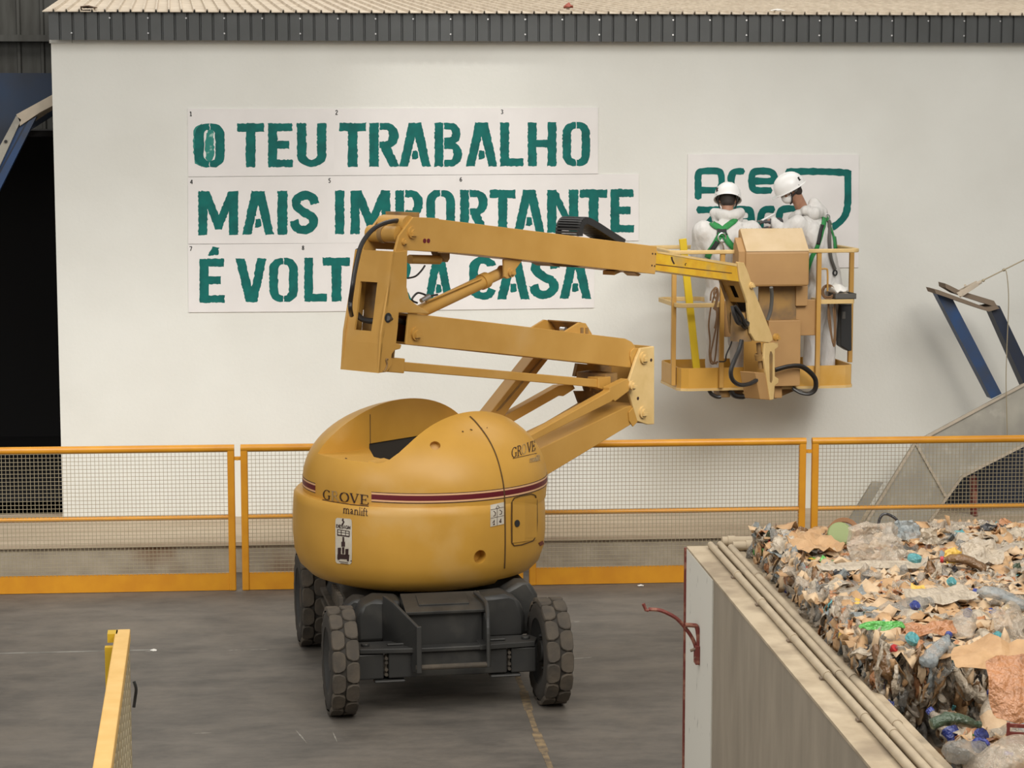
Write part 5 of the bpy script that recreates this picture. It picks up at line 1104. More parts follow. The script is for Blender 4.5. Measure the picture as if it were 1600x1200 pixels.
rope('rope', 'brown rope coil hung on the right middle rail of the basket', [[(1294 + (9 - i % 3) * math.cos(q * 0.5) * 1.1, 456 + (11 - i % 4) * math.sin(q * 0.5)) for q in range(0, 13)] for i in range(5)] + [zG([(820, 690), (830, 760), (838, 850), (850, 905), (856, 860), (856, 760), (852, 700)]), zG([(826, 690), (822, 760), (834, 840), (846, 890), (852, 820), (846, 720)])], 0.008, M['rope'], off=-0.06)
bm = NB(); t0, z0 = BK.tz(1306, 466, 0.03); t1, _ = BK.tz(1338.5, 466, 0.03)
zt3 = BK.tz(1300, 471, 0)[1] + 0.022
lp = [(t0, -0.02), (t1, -0.02), (t1, 0.22), (t0, 0.22)]; kwall(bm, lp, zt3, zt3 + 0.05, 0.008); prism(bm, [kp(a, b, zt3) for a, b in lp], V(0, 0, 0.008))
tr = thing('paint_tray', 'dark grey tray resting on the right middle rail of the basket', 'tray', kp((t0 + t1) / 2, 0.1, zt3)); obj('tray_body', bm, M['grey'], tr)
bm = NB(); prism(bm, [kp(a, b, zt3 + 0.03) for a, b in ((t0 + 0.02, 0.0), (t1 - 0.02, 0.0), (t1 - 0.02, 0.2), (t0 + 0.02, 0.2))], V(0, 0, 0.008)); obj('tray_lining', bm, M['dust'], tr)
bm = NB(); c = kp((t0 + t1) / 2 - 0.04, 0.1, zt3 + 0.04); crumple(bm, c + V(0, 0, 0.03), (0.09, 0.08), (KU, -KN, V(0, 0, 1)), 4, 0.06, 7, 0.7); tag(obj('plastic_bag', bm, M['scrapwhite'], origin=c, smooth='all'), 'crumpled whitish plastic bag lying on the dark grey paint tray', 'bag')
ca = thing('tool_case', 'black hard case hung inside the right end of the basket', 'case', BK.px(1322, 545, -0.3))
bm = NB(); BK.prism(bm, [(1313.5, 476), (1331, 474), (1331, 548), (1326, 549), (1313.5, 541)], -0.28, -0.42); obj('case_body', bm, M['blackp'], ca, bevel=0.01)
bm = NB(); BK.prism(bm, [(1316, 487), (1321, 487), (1321, 498), (1316, 498)], -0.274, -0.28); obj('case_label', bm, M['grey'], ca)
bm = NB(); BK.prism(bm, [(1313, 472), (1331, 470), (1331, 476), (1313, 477)], -0.26, -0.46); obj('case_lid', bm, M['grey'], ca)
bm = NB(); tube(bm, smooth_pts([BK.px(x, y, -0.02) for x, y in ((1279, 421), (1290, 420), (1293, 425), (1293, 455))]), 0.009, 6); tag(obj('hook_rod', bm, M['boom'], origin=BK.px(1290, 440, -0.02)), 'thin bent tan rod standing behind the right front basket post', 'rod')
# ------------------------------------------------------------------ people
def capsule(bm, p, q, r0, r1, n=12):
    """closed tapered limb with rounded ends"""
    p = Vector(p); q = Vector(q); d = (q - p); L = d.length
    if L < 1e-5: return
    d /= L
    pts = []; rs = []
    for k in (-0.98, -0.8, -0.45): pts.append(p + d * r0 * k); rs.append(r0 * math.sqrt(1 - k * k))
    pts.append(p); rs.append(r0); pts.append((p + q) / 2); rs.append((r0 + r1) / 2); pts.append(q); rs.append(r1)
    for k in (0.45, 0.8, 0.98): pts.append(q + d * r1 * k); rs.append(r1 * math.sqrt(1 - k * k))
    tube(bm, pts, rs, n)
def ellipsoid(bm, c, ax, r, n=20, m=12):
    lathe(bm, c, [(math.sin(PI * i / m), -math.cos(PI * i / m)) for i in range(m + 1)], n, (ax[0] * r[0], ax[1] * r[1], ax[2] * r[2]))
def remeshed(name, bm, m, parent, voxel, wrinkle=0, wscale=8, smooth=4, stretch=(1, 1, 1), seed=0, delvert=None):
    o = obj(name, bm, m, parent)
    r = o.modifiers.new('r', 'REMESH'); r.mode = 'VOXEL'; r.voxel_size = voxel
    s = o.modifiers.new('s', 'SMOOTH'); s.iterations = smooth; s.factor = 0.5
    dg = bpy.context.evaluated_depsgraph_get(); me = bpy.data.meshes.new_from_object(o.evaluated_get(dg)); o.modifiers.clear(); o.data = me
    if wrinkle:
        nr = [v.normal.copy() for v in me.vertices]
        for v, n_ in zip(me.vertices, nr):
            c = v.co; q = V(c.x * stretch[0], c.y * stretch[1], c.z * stretch[2]) * wscale
            a = noise.noise(q + V(seed, 0, 0)); b = noise.noise(q * 2.1 + V(0, seed, 3)); v.co += n_ * wrinkle * ((1 - 2 * abs(a)) * 0.8 + b * 0.5)
    for p in me.polygons: p.use_smooth = True
    return o
def head_axes(fwd, up):
    f = Vector(fwd).normalized(); u = Vector(up); u = (u - f * u.dot(f)).normalized(); return f, f.cross(u), u     # forward, right, up
def add_head(bm, c, f, r, u):
    ellipsoid(bm, c + u * 0.02 - f * 0.005, (r, f, u), (0.074, 0.094, 0.098))
    ellipsoid(bm, c - u * 0.055 + f * 0.025, (r, f, u), (0.056, 0.066, 0.062))      # jaw
    capsule(bm, c + u * 0.012 + f * 0.088, c - u * 0.022 + f * 0.105, 0.010, 0.015, 8)   # nose
    capsule(bm, c + f * 0.085 + u * 0.028 - r * 0.04, c + f * 0.085 + u * 0.028 + r * 0.04, 0.011, 0.011, 8)   # brow
    capsule(bm, c + f * 0.082 - u * 0.055 - r * 0.02, c + f * 0.082 - u * 0.055 + r * 0.02, 0.009, 0.009, 8)   # lips
    ellipsoid(bm, c - u * 0.092 + f * 0.062, (r, f, u), (0.026, 0.022, 0.018))       # chin
    for s in (-1, 1):
        ellipsoid(bm, c + r * s * 0.076 - f * 0.008 - u * 0.004, (r, f, u), (0.010, 0.018, 0.032), 12, 8)    # ears
        capsule(bm, c + r * s * 0.045 + f * 0.062 - u * 0.02, c + r * s * 0.03 + f * 0.075 - u * 0.035, 0.022, 0.018, 8)  # cheeks
def helmet(parent, c, f, r, u, logo_side):
    bm = NB(); prof = [(1.0, 0.0)] + [(math.cos(PI / 2 * i / 12) ** 0.92, math.sin(PI / 2 * i / 12)) for i in range(1, 12)] + [(0, 1)]
    k = c + u * 0.045
    lathe(bm, k, prof, 40, (r * 0.124, f * 0.148, u * 0.125))
    lathe(bm, k, [(1.0, 0.0), (1.0, -0.25), (0.96, -0.25), (0.95, 0.0)], 40, (r * 0.124, f * 0.148, u * 0.125), closed=True)
    h = obj('helmet', bm, M['helmet'], parent, smooth=True)
    bm = NB(); lathe(bm, k - u * 0.03, [(0.98, 0.0), (1.06, -0.05), (1.06, -0.10), (0.97, -0.06)], 40, (r * 0.124, f * 0.150, u * 0.125), closed=True)
    pk = [k - u * 0.034 + f * 0.135 + r * 0.085, k - u * 0.042 + f * 0.185 + r * 0.05, k - u * 0.044 + f * 0.192, k - u * 0.042 + f * 0.185 - r * 0.05, k - u * 0.034 + f * 0.135 - r * 0.085]
    prism(bm, pk, u * 0.008); obj('helmet_brim', bm, M['helmet'], h, smooth=True)
    bm = NB()
    for s in (-0.35, 0, 0.35):
        tube(bm, [k + r * 0.124 * s * math.cos(q) * 0.9 + f * 0.148 * math.sin(q) + u * 0.126 * math.cos(q) * math.sqrt(1 - s * s * 0.8) for q in [-0.8 + 1.6 * i / 10 for i in range(11)]], 0.0045, 6)
    obj('helmet_ridge', bm, M['helmet'], h, smooth=True)
    bm = NB(); d = (r * logo_side[0] + f * logo_side[1]).normalized(); q = k + V(0, 0, 0)
    rad = 1 / math.sqrt((d.dot(r) / 0.124) ** 2 + (d.dot(f) / 0.148) ** 2)
    e = k + d * rad * 0.985 + u * 0.022; sd = d.cross(u)
    box(bm, e - u * 0.012, (0.030, 0.006, 0.008), (sd, d, u)); box(bm, e + u * 0.004, (0.008, 0.006, 0.026), (sd, d, u)); box(bm, e + u * 0.016 + sd * 0.004, (0.022, 0.006, 0.009), (sd, d, u)); box(bm, e + sd * 0.012, (0.008, 0.006, 0.026), (sd, d, u))
    obj('helmet_emblem', bm, M['black'], h)
    bm = NB()
    for s in (-1, 1):
        tube(bm, smooth_pts([k + r * s * 0.108 + f * 0.02 - u * 0.02, c + r * s * 0.086 + f * 0.015 - u * 0.03, c + r * s * 0.055 + f * 0.045 - u * 0.095, c + f * 0.065 - u * 0.115]), 0.006, 6)
        tube(bm, smooth_pts([k + r * s * 0.10 - f * 0.085 - u * 0.02, c + r * s * 0.088 - f * 0.04 - u * 0.02, c + r * s * 0.080 + f * 0.018 - u * 0.05]), 0.006, 6)
    obj('chin_strap', bm, M['strap'], h, smooth=True)
    bm = NB()
    for s in (-1, 1): cyl(bm, c + r * s * 0.086 - f * 0.035 + u * 0.0, c + r * s * 0.098 - f * 0.035 + u * 0.0, 0.022, 14)
    obj('strap_buckle', bm, M['grey'], h)
    return h
def hand(bm, w, d, pal, thumb, curl=0.6, L=0.085, s=1.0):
    """glove or bare hand: wrist w, pointing d, palm normal pal, thumb side thumb"""
    d = Vector(d).normalized(); pal = Vector(pal); pal = (pal - d * pal.dot(d)).normalized(); t = Vector(thumb); t = (t - d * t.dot(d) - pal * t.dot(pal)).normalized()
    capsule(bm, w, w + d * 0.03, 0.027 * s, 0.030 * s, 10)
    for k, o in enumerate((-0.030, -0.010, 0.010, 0.030)): capsule(bm, w + d * 0.02 + t * o * 0.7, w + d * L * s + t * o, 0.013 * s, 0.012 * s, 8)
    for o, ln in ((-0.032, 0.058), (-0.011, 0.072), (0.011, 0.078), (0.032, 0.070)):
        p0 = w + d * L * s + t * o; a = curl * 0.6; p1 = p0 + (d * math.cos(a) + pal * math.sin(a)) * ln * 0.45 * s; a += curl * 0.9; p2 = p1 + (d * math.cos(a) + pal * math.sin(a)) * ln * 0.32 * s; a += curl * 0.7; p3 = p2 + (d * math.cos(a) + pal * math.sin(a)) * ln * 0.25 * s
        tube(bm, [p0 - d * 0.01, p0, p1, p2, p3, p3 + (p3 - p2) * 0.2], [0.0095 * s, 0.0098 * s, 0.009 * s, 0.0085 * s, 0.0075 * s, 0.003], 8)
    p0 = w + d * 0.03 + t * 0.026; p1 = p0 + (d * 0.55 + t * 0.75 + pal * 0.3).normalized() * 0.042 * s; p2 = p1 + (d * 0.8 + t * 0.25 + pal * 0.55).normalized() * 0.032 * s
    tube(bm, [p0 - d * 0.012 - t * 0.008, p0, p1, p2, p2 + (p2 - p1) * 0.2], [0.012 * s, 0.013 * s, 0.011 * s, 0.009 * s, 0.003], 8)
def person(label, j, hd, hats, seed, hood):
    """j: joints; hd: head centre, forward, up"""
    t = thing('person', label, 'person', (j['pel'].x, j['pel'].y, FZ), 'painters in the lift basket')
    c, f, r, u = hd
    # bare body: one continuous skin
    bm = NB(); add_head(bm, c, f, r, u)
    capsule(bm, c - u * 0.05 - f * 0.02, j['neck'], 0.055, 0.062); capsule(bm, j['neck'] - V(0, 0, 0.03), j['che'], 0.07, 0.105); capsule(bm, j['che'], j['pel'], 0.105, 0.10)
    for s in 'lr':
        capsule(bm, j['che'] + (j['sh' + s] - j['che']) * 0.2, j['sh' + s], 0.07, 0.05); capsule(bm, j['sh' + s], j['el' + s], 0.047, 0.038); capsule(bm, j['el' + s], j['wr' + s], 0.037, 0.026)
        capsule(bm, j['pel'], j['hip' + s], 0.09, 0.08); capsule(bm, j['hip' + s], j['kn' + s], 0.075, 0.052); capsule(bm, j['kn' + s], j['an' + s], 0.05, 0.035); capsule(bm, j['an' + s], j['an' + s] + j['toe'] * 0.12 - V(0, 0, 0.03), 0.035, 0.03)
        hand(bm, j['wr' + s], j['hd' + s], j['palm'], j['thumb'], 0.5)
    body = remeshed('body', bm, M['skin'], t, 0.009, smooth=2)
    # eyes behind the brow
    bm = NB()
    for s in (-1, 1): ellipsoid(bm, c + r * s * 0.032 + f * 0.083 + u * 0.010, (r, f, u), (0.012, 0.010, 0.010), 10, 6)
    obj('eyes', bm, M['scrapwhite'], body, smooth=True)
    bm = NB(); ellipsoid(bm, c + u * 0.022 - f * 0.016, (r, f, u), (0.0785, 0.090, 0.098), 24, 14)
    ellipsoid(bm, c - u * 0.035 - f * 0.045, (r, f, u), (0.062, 0.05, 0.05), 20, 10); obj('hair', bm, M['hair'], t, smooth=True)
    helmet(t, c, f, r, u, hats)
    # coverall: one loose garment
    bm = NB()
    ch_ = j['che']; pl = j['pel']; nk = j['neck']
    back = j['toe'] * -1
    ellipsoid(bm, ch_ + V(0, 0, 0.03) + back * 0.02, (j['side'], j['toe'], (nk - pl).normalized()), (0.235, 0.160, 0.25)); ellipsoid(bm, ch_.lerp(pl, 0.5), (j['side'], j['toe'], (nk - pl).normalized()), (0.215, 0.165, 0.30)); capsule(bm, ch_, pl, 0.165, 0.165, 16)
    ellipsoid(bm, pl, (j['side'], j['toe'], V(0, 0, 1)), (0.19, 0.155, 0.17))
    for s in 'lr':
        capsule(bm, ch_ + (j['sh' + s] - ch_) * 0.35 + V(0, 0, 0.03), j['sh' + s], 0.125, 0.100, 14); capsule(bm, j['sh' + s], j['el' + s], 0.102, 0.078, 14); capsule(bm, j['el' + s], j['wr' + s], 0.068, 0.045, 14)
        capsule(bm, j['hip' + s] + V(0, 0, 0.05), j['kn' + s], 0.115, 0.088, 14); capsule(bm, j['kn' + s], j['an' + s] + V(0, 0, 0.03), 0.086, 0.072, 14)
    capsule(bm, nk - V(0, 0, 0.05), nk - V(0, 0, 0.01), 0.10, 0.085, 14)
    remeshed('coverall', bm, M['cover'], t, 0.015, wrinkle=0.011, wscale=9, smooth=9, stretch=(1.6, 1.6, 0.55), seed=seed)
    # rolled-down hood round the neck
    bm = NB()
    for p, q, ra_, rb_ in hood: capsule(bm, p, q, ra_, rb_, 12)
    remeshed('coverall_hood', bm, M['cover'], t, 0.010, wrinkle=0.005, wscale=10, smooth=10, seed=seed + 4)
    for s in 'lr':
        bm = NB(); hand(bm, j['wr' + s] - Vector(j['hd' + s]) * 0.01, j['hd' + s], j['palm'], j['thumb'], 0.5, s=1.10); capsule(bm, j['wr' + s] - Vector(j['hd' + s]).normalized() * 0.05, j['wr' + s] + Vector(j['hd' + s]).normalized() * 0.01, 0.040, 0.034, 10)
        remeshed('glove', bm, M['glove'], t, 0.006, smooth=2)
        bm = NB(); a = j['an' + s]; capsule(bm, V(a.x, a.y, FZ + 0.05) - j['toe'] * 0.05, V(a.x, a.y, FZ + 0.045) + j['toe'] * 0.17, 0.048, 0.040, 12); capsule(bm, V(a.x, a.y, FZ + 0.06), V(a.x, a.y, FZ + 0.16), 0.05, 0.052, 12)
        box(bm, V(a.x, a.y, FZ + 0.012) + j['toe'] * 0.06, (0.09, 0.29, 0.024), (j['side'], j['toe'], V(0, 0, 1))); remeshed('boot', bm, M['grey'], t, 0.009, smooth=2)
    return t, body
def onto(o, px, py, off=0.008):
    """cast onto the garment from the viewer's side"""
    k = wpos(o); bv = BVHS.setdefault(o.name, BVHTree.FromPolygons([v.co + k for v in o.data.vertices], [tuple(p.vertices) for p in o.data.polygons]))
    h = bv.ray_cast(CAM, ray(px, py).normalized()); return (h[0] + h[1].lerp(-ray(px, py).normalized(), 0.5).normalized() * off) if h[0] else None
BVHS = {}
def webbing(name, o, pts, wd, m, parent, off=0.010, k=5):
    st = strip(sm(pts, 4), wd, 1); bm = NB(); rows = []
    for l, r in st:
        h = [onto(o, l[0] + (r[0] - l[0]) * q, l[1] + (r[1] - l[1]) * q, off) for q in (0, 0.5, 1)]; rows.append([bm.verts.new(p) if p else None for p in h])
    for i in range(len(rows) - 1):
        for q in (0, 1):
            f4 = (rows[i][q], rows[i + 1][q], rows[i + 1][q + 1], rows[i][q + 1])
            if all(f4): bm.faces.new(f4)
    for v in [v for v in bm.verts if not v.link_faces]: bm.verts.remove(v)
    ob = obj(name, bm, m, parent, smooth='all'); s_ = ob.modifiers.new('t', 'SOLIDIFY'); s_.thickness = 0.005; s_.offset = 1; return ob
def dring(parent, pts_c, o, r0, m, off=0.025):
    c = onto(o, *pts_c, off); bm = NB(); tube(bm, [c + KU * r0 * math.cos(2 * PI * i / 16) + V(0, 0, 1) * r0 * 1.15 * math.sin(2 * PI * i / 16) for i in range(17)], 0.007, 6, caps=False); return obj('d_ring', bm, m, parent, smooth=True)
def P(px, py, off): return BK.px(px, py, off)
away = -KN; 
# left painter: seen from behind
j = dict(pel=P(1134, 458, -0.36), che=P(1136, 388, -0.36), neck=P(1137, 343, -0.40), shl=P(1099, 362, -0.36), shr=P(1173, 361, -0.36), ell=P(1092, 402, -0.48), elr=P(1182, 388, -0.56), wrl=P(1112, 398, -0.74), wrr=P(1163, 350, -0.74),
         hipl=P(1120, 470, -0.36), hipr=P(1148, 470, -0.36), knl=P(1117, 522, -0.40), knr=P(1152, 522, -0.40), anl=P(1115, 562, -0.36), anr=P(1154, 562, -0.36), toe=away, side=KU, hdl=(KU * 0.6 + away * 0.5 + V(0, 0, 0.3)), hdr=(away * 0.7 - KU * 0.35 + V(0, 0, 0.45)), palm=V(0, 0, -1) + away * 0.3, thumb=KU * -1 + V(0, 0, 0.2))
for q in ('anl', 'anr'): j[q].z = FZ + 0.09
c1 = P(1137, 313, -0.46); f1, r1, u1 = head_axes(away * 0.9 + KU * 0.28 + V(0, 0, -0.42), V(0, 0, 1) + KU * 0.08 + away * 0.25)
nk = j['neck']
hood1 = [(nk + KU * a * 0.10 + V(0, 0, 0.035 + 0.02 * abs(a)) + KN * (0.07 - 0.06 * a * a), nk + KU * b * 0.10 + V(0, 0, 0.035 + 0.02 * abs(b)) + KN * (0.07 - 0.06 * b * b), 0.05, 0.05) for a, b in ((-1.2, -0.6), (-0.6, 0), (0, 0.6), (0.6, 1.2))] + [(nk + KN * 0.07 - V(0, 0, 0.05) - KU * 0.08, nk + KN * 0.08 - V(0, 0, 0.06) + KU * 0.08, 0.05, 0.05), (nk - KU * 0.11 + away * 0.02, nk - KU * 0.08 + away * 0.08, 0.04, 0.03), (nk + KU * 0.11 + away * 0.02, nk + KU * 0.08 + away * 0.08, 0.04, 0.03)]
p1, body1 = person('left person in white coverall, back turned, green harness straps crossed', j, (c1, f1, r1, u1), (-0.72, -0.7), 1.3, hood1)
cov1 = [c for c in p1.children if c.name.startswith('coverall') and 'hood' not in c.name][0]
X8 = conv(1060, 260, 6.154)
hn = webbing('harness', cov1, X8([(560, 490), (530, 530), (440, 600), (395, 670), (345, 760), (310, 810), (280, 880)]), 9.0, M['harness'], p1, 0.012)
webbing('harness_strap', cov1, X8([(300, 520), (340, 565), (420, 610), (460, 700), (510, 760), (560, 810), (610, 860)]), 9.0, M['harness'], hn, 0.018)
webbing('harness_edge', cov1, X8([(395, 640), (430, 655), (465, 640)]), 6, M['strap'], hn, 0.022)
webbing('harness_pad', cov1, X8([(375, 630), (420, 635), (465, 630)]), 9, M['strap'], hn, 0.020)
webbing('harness_strap', cov1, X8([(385, 655), (420, 660), (455, 655)]), 4.5, M['harness'], hn, 0.030)
webbing('harness_label', cov1, X8([(380, 725), (350, 770), (320, 815)]), 7, M['strap'], hn, 0.020)
dring(hn, X8([(415, 690)])[0], cov1, 0.036, M['metal'])
bm = NB(); q = [onto(cov1, *p, 0.035) for p in X8([(415, 725), (430, 760), (440, 810), (450, 850)])]; tube(bm, q, 0.009, 6); obj('lanyard', bm, M['metal'], hn, smooth=True)
# right painter: bent towards the board, seen from behind and his left
pf = (-KU * 0.80 + away * 0.60).normalized(); ps = pf.cross(V(0, 0, 1))
j = dict(pel=P(1289, 452, -0.36), che=P(1274, 376, -0.42), neck=P(1256, 333, -0.46), shl=P(1246, 353, -0.30), shr=P(1284, 352, -0.56), ell=P(1228, 368, -0.34), elr=P(1240, 372, -0.70), wrl=P(1209, 346, -0.42), wrr=P(1210, 358, -0.76),
         hipl=P(1278, 468, -0.30), hipr=P(1298, 468, -0.44), knl=P(1270, 520, -0.34), knr=P(1293, 520, -0.46), anl=P(1268, 562, -0.32), anr=P(1292, 562, -0.46), toe=pf, side=ps, hdl=(-KU * 0.95 + away * 0.25 + V(0, 0, 0.02)), hdr=(away * 0.5 - KU * 0.8 + V(0, 0, 0.1)), palm=V(0, 0, -1) + away * 0.2, thumb=V(0, 0, 1) + away)
for q in ('anl', 'anr'): j[q].z = FZ + 0.09
c2_ = P(1236, 297, -0.44); f2, r2, u2 = head_axes(-KU * 0.82 + away * 0.22 + V(0, 0, -0.46), V(0, 0, 1) - KU * 0.35)
nk = j['neck']; tl_ = (-KU * 0.62 + V(0, 0, -0.25)); bk = -pf
hood2 = [(nk - pf * 0.05 + V(0, 0, 0.03) + ps * a * 0.11, nk - pf * (0.05) + V(0, 0, 0.03) + ps * b * 0.11, 0.045, 0.045) for a, b in ((-1.0, -0.3), (-0.3, 0.3), (0.3, 1.0))] + [(nk - ps * 0.10 + pf * 0.02, nk - ps * 0.075 + pf * 0.10 - V(0, 0, 0.04), 0.04, 0.03), (nk + ps * 0.10 + pf * 0.02, nk + ps * 0.075 + pf * 0.10 - V(0, 0, 0.04), 0.04, 0.03), (nk - pf * 0.13 - V(0, 0, 0.0) - ps * 0.08, nk - pf * 0.13 - V(0, 0, 0.0) + ps * 0.08, 0.06, 0.06), (P(1272, 319, -0.45), P(1280, 334, -0.45), 0.06, 0.085)]
p2, body2 = person('right person in white coverall and face mask, leaning left to paint', j, (c2_, f2, r2, u2), (-0.55, -0.84), 5.1, hood2)
cov2 = [c for c in p2.children if c.name.startswith('coverall') and 'hood' not in c.name][0]
bm = NB(); ellipsoid(bm, c2_ - u2 * 0.048 + f2 * 0.055, (r2, f2, u2), (0.064, 0.066, 0.060), 20, 12); mk = remeshed('mask', bm, M['mask'], p2, 0.008, smooth=2)
bm = NB()
for s in (-1, 1):
    for dz in (0.0, -0.03): tube(bm, smooth_pts([c2_ + r2 * s * 0.058 + f2 * 0.06 + u2 * (dz - 0.02), c2_ + r2 * s * 0.082 + f2 * 0.02 + u2 * (dz * 0.5 - 0.005), c2_ + r2 * s * 0.082 - f2 * 0.02 + u2 * 0.01]), 0.0035, 5)
obj('mask_strap', bm, M['mask'], mk)
bm = NB()
for s in (-1, 1): ellipsoid(bm, c2_ + r2 * s * 0.036 + f2 * 0.098 + u2 * 0.008, (r2, f2, u2), (0.026, 0.006, 0.019), 14, 8); tube(bm, [c2_ + r2 * s * 0.06 + f2 * 0.092 + u2 * 0.012, c2_ + r2 * s * 0.084 - f2 * 0.01 + u2 * 0.012], 0.004, 5)
obj('glasses', bm, M['grey'], p2, smooth=True)
X8b = X8
hn = webbing('harness', cov2, [(1286, 328), (1287, 345), (1283, 365), (1277, 385), (1270, 400), (1262, 425), (1256, 455)], 6.0, M['harness'], p2, 0.014)
webbing('harness_strap', cov2, [(1290, 338), (1297, 352), (1303, 370), (1305, 390)], 4.5, M['harness'], hn, 0.014)
webbing('harness_label', cov2, [(1284, 352), (1281, 366), (1278, 382)], 5.5, M['strap'], hn, 0.022)
webbing('harness_edge', cov2, [(1242, 327), (1255, 331), (1272, 336), (1285, 340)], 2.0, M['strap'], hn, 0.012)
dr = dring(hn, (1290, 342), cov2, 0.030, M['metal'])
bm = NB(); q = [onto(cov2, *p, 0.03) for p in ((1293, 347), (1295, 372), (1296, 400), (1300, 415), (1303, 422))]; q = [p for p in q if p]
tube(bm, smooth_pts(q), 0.016, 8); obj('lanyard', bm, M['grey'], hn, smooth=True)
bm = NB(); e = q[-1]; tube(bm, [e + KU * 0.018 * math.cos(a) + V(0, 0, -0.03 + 0.024 * math.sin(a)) for a in [2 * PI * i / 12 for i in range(13)]], 0.008, 6); obj('lanyard_hook', bm, M['strap'], hn)
# brush in the near hand
wv = j['wrl'] + Vector(j['hdl']).normalized() * 0.10 + V(0, 0, 0.012)
bm = NB(); d = (KU * 0.75 + away * 0.35 + V(0, 0, 0.32)).normalized(); br = thing('paintbrush', 'paintbrush with pale handle held in the dark glove of the leaning painter', 'brush', wv)
cyl(bm, wv - d * 0.03, wv + d * 0.15, 0.010, 10, 0.007); obj('brush_handle', bm, M['helmet'], br, smooth=True)
bm = NB(); box(bm, wv - d * 0.05, (0.04, 0.05, 0.02), (d, d.cross(V(0, 0, 1)).normalized(), d.cross(V(0, 0, 1)).normalized().cross(d))); obj('ferrule', bm, M['grey'], br)
bm = NB(); box(bm, wv - d * 0.095, (0.055, 0.05, 0.018), (d, d.cross(V(0, 0, 1)).normalized(), d.cross(V(0, 0, 1)).normalized().cross(d))); obj('bristles', bm, M['green'], br)
# ------------------------------------------------------------------ concrete bay wall at right, with conduits
BD = 11.55; BZ = 1.84
e = at_d(1074, 857, BD); bx = e.x; by = e.y; BZ = e.z
th = on_z(1292, 1000, BZ).x - bx
bm = NB(); box2(bm, (bx, by - 9, 0), (bx + th, by, BZ)); struct('wall_right', bm, M['concrete'])
bm = NB(); box2(bm, (bx + th, by - 0.30, 0), (bx + 7, by, BZ)); struct('wall_bay_far', bm, M['concrete'])
bm = NB(); box2(bm, (bx - 0.004, by - 9, BZ), (bx + th + 0.004, by + 0.003, BZ + 0.012)); box2(bm, (bx + th, by - 0.303, BZ), (bx + 7, by + 0.003, BZ + 0.012)); struct('trim_9', bm, M['concretetop'])
wy = on_x(1114, 1000, bx).y
bm = NB(); box2(bm, (bx - 0.006, wy, 0), (bx + 0.0, by + 0.001, BZ - 0.001)); struct('trim_10', bm, M['whitepaint'])
bm = NB(); box2(bm, (bx - 0.016, by - 0.012, 0), (bx + 0.03, by + 0.010, BZ + 0.004)); struct('trim_11', bm, M['redpaint'])
bm = NB(); box2(bm, (bx + th, by - 9, 0), (bx + 7, by - 0.3, 0.90)); struct('trim_12', bm, M['concrete'])
topz = BZ + 0.012
def conduit(label, pts, r, clamps):
    t = thing('conduit_pipe', label, 'pipe', pts[0], 'dusty conduits along the top of the concrete bay wall'); bm = NB(); tube(bm, pts, r, 12); obj('pipe', bm, M['pipe'], t, smooth=True)
    bm = NB()
    for (p, d) in clamps:
        cyl(bm, p - d * 0.02, p + d * 0.02, r * 1.18, 12); obj('coupling', bm, M['pipe'], t, smooth=True); bm = NB()
        box(bm, p + d * 0.03 - V(0, 0, r * 0.3), (0.03, 0.02, r * 1.5), (d, d.cross(V(0, 0, 1)), V(0, 0, 1))) if abs(d.x) > 2 else box(bm, p + V(0, 0, -r + 0.004) + d * 0.0, (r * 3.2, 0.035, 0.010), (d.cross(V(0, 0, 1)), d, V(0, 0, 1)))
        obj('clamp', bm, M['clamp'], t); bm = NB()
    bm.free()
dY = V(0, -1, 0)
def cy_(py_list, x): return [(V(x, on_x(1200, 1000, x).y if False else y, 0), dY) for y in py_list]
def run(x0px, y0px, r):
    return on_z(x0px, y0px, topz + r)
a1 = run(1243, 1000, 0.018); a2 = run(1262, 1000, 0.018); a3 = run(1277, 1000, 0.020)
def ypx(x, pxx, r=0.03):     # where the run at x passes the picture column pxx
    lo, hi = by - 8.9, by
    for _ in range(50):
        m = (lo + hi) / 2; d = V(x, m, topz + r) - CAM; px_ = 800 + F * d.dot(CR) / d.dot(CF)
        if px_ > pxx: lo = m
        else: hi = m
    return lo
conduit('dusty conduit on the bay wall top, outermost of the three long runs', [V(a1.x, by - 0.06, topz + 0.018), V(a1.x, by - 9, topz + 0.018)], 0.018, [(V(a1.x, ypx(a1.x, x), topz + 0.018), dY) for x in (1152, 1190, 1240, 1292, 1350)])
conduit('dusty conduit on the bay wall top, middle of the three long runs', [V(a2.x, by - 0.05, topz + 0.018), V(a2.x, by - 9, topz + 0.018)], 0.018, [(V(a2.x, ypx(a2.x, x), topz + 0.018), dY) for x in (1310, 1395)])
conduit('dusty conduit on the bay wall top, innermost run nearest the bales', [V(a3.x, by - 0.16, topz + 0.020), V(a3.x, by - 9, topz + 0.020)], 0.020, [(V(a3.x, ypx(a3.x, x), topz + 0.020), dY) for x in (1184, 1333, 1400)])
conduit('dusty conduit crossing along the far bay wall, the rearmost', [V(a3.x - 0.03, by - 0.05, topz + 0.034), V(bx + 7, by - 0.05, topz + 0.034)], 0.026, [(V(a3.x + 0.02, by - 0.05, topz + 0.034), V(1, 0, 0)), (V(a3.x + 0.25, by - 0.05, topz + 0.034), V(1, 0, 0))])
conduit('dusty conduit crossing along the far bay wall, the nearer one', [V(a2.x + 0.05, by - 0.15, topz + 0.026), V(bx + 7, by - 0.15, topz + 0.026)], 0.026, [(V(a3.x + 0.1, by - 0.15, topz + 0.026), V(1, 0, 0))])
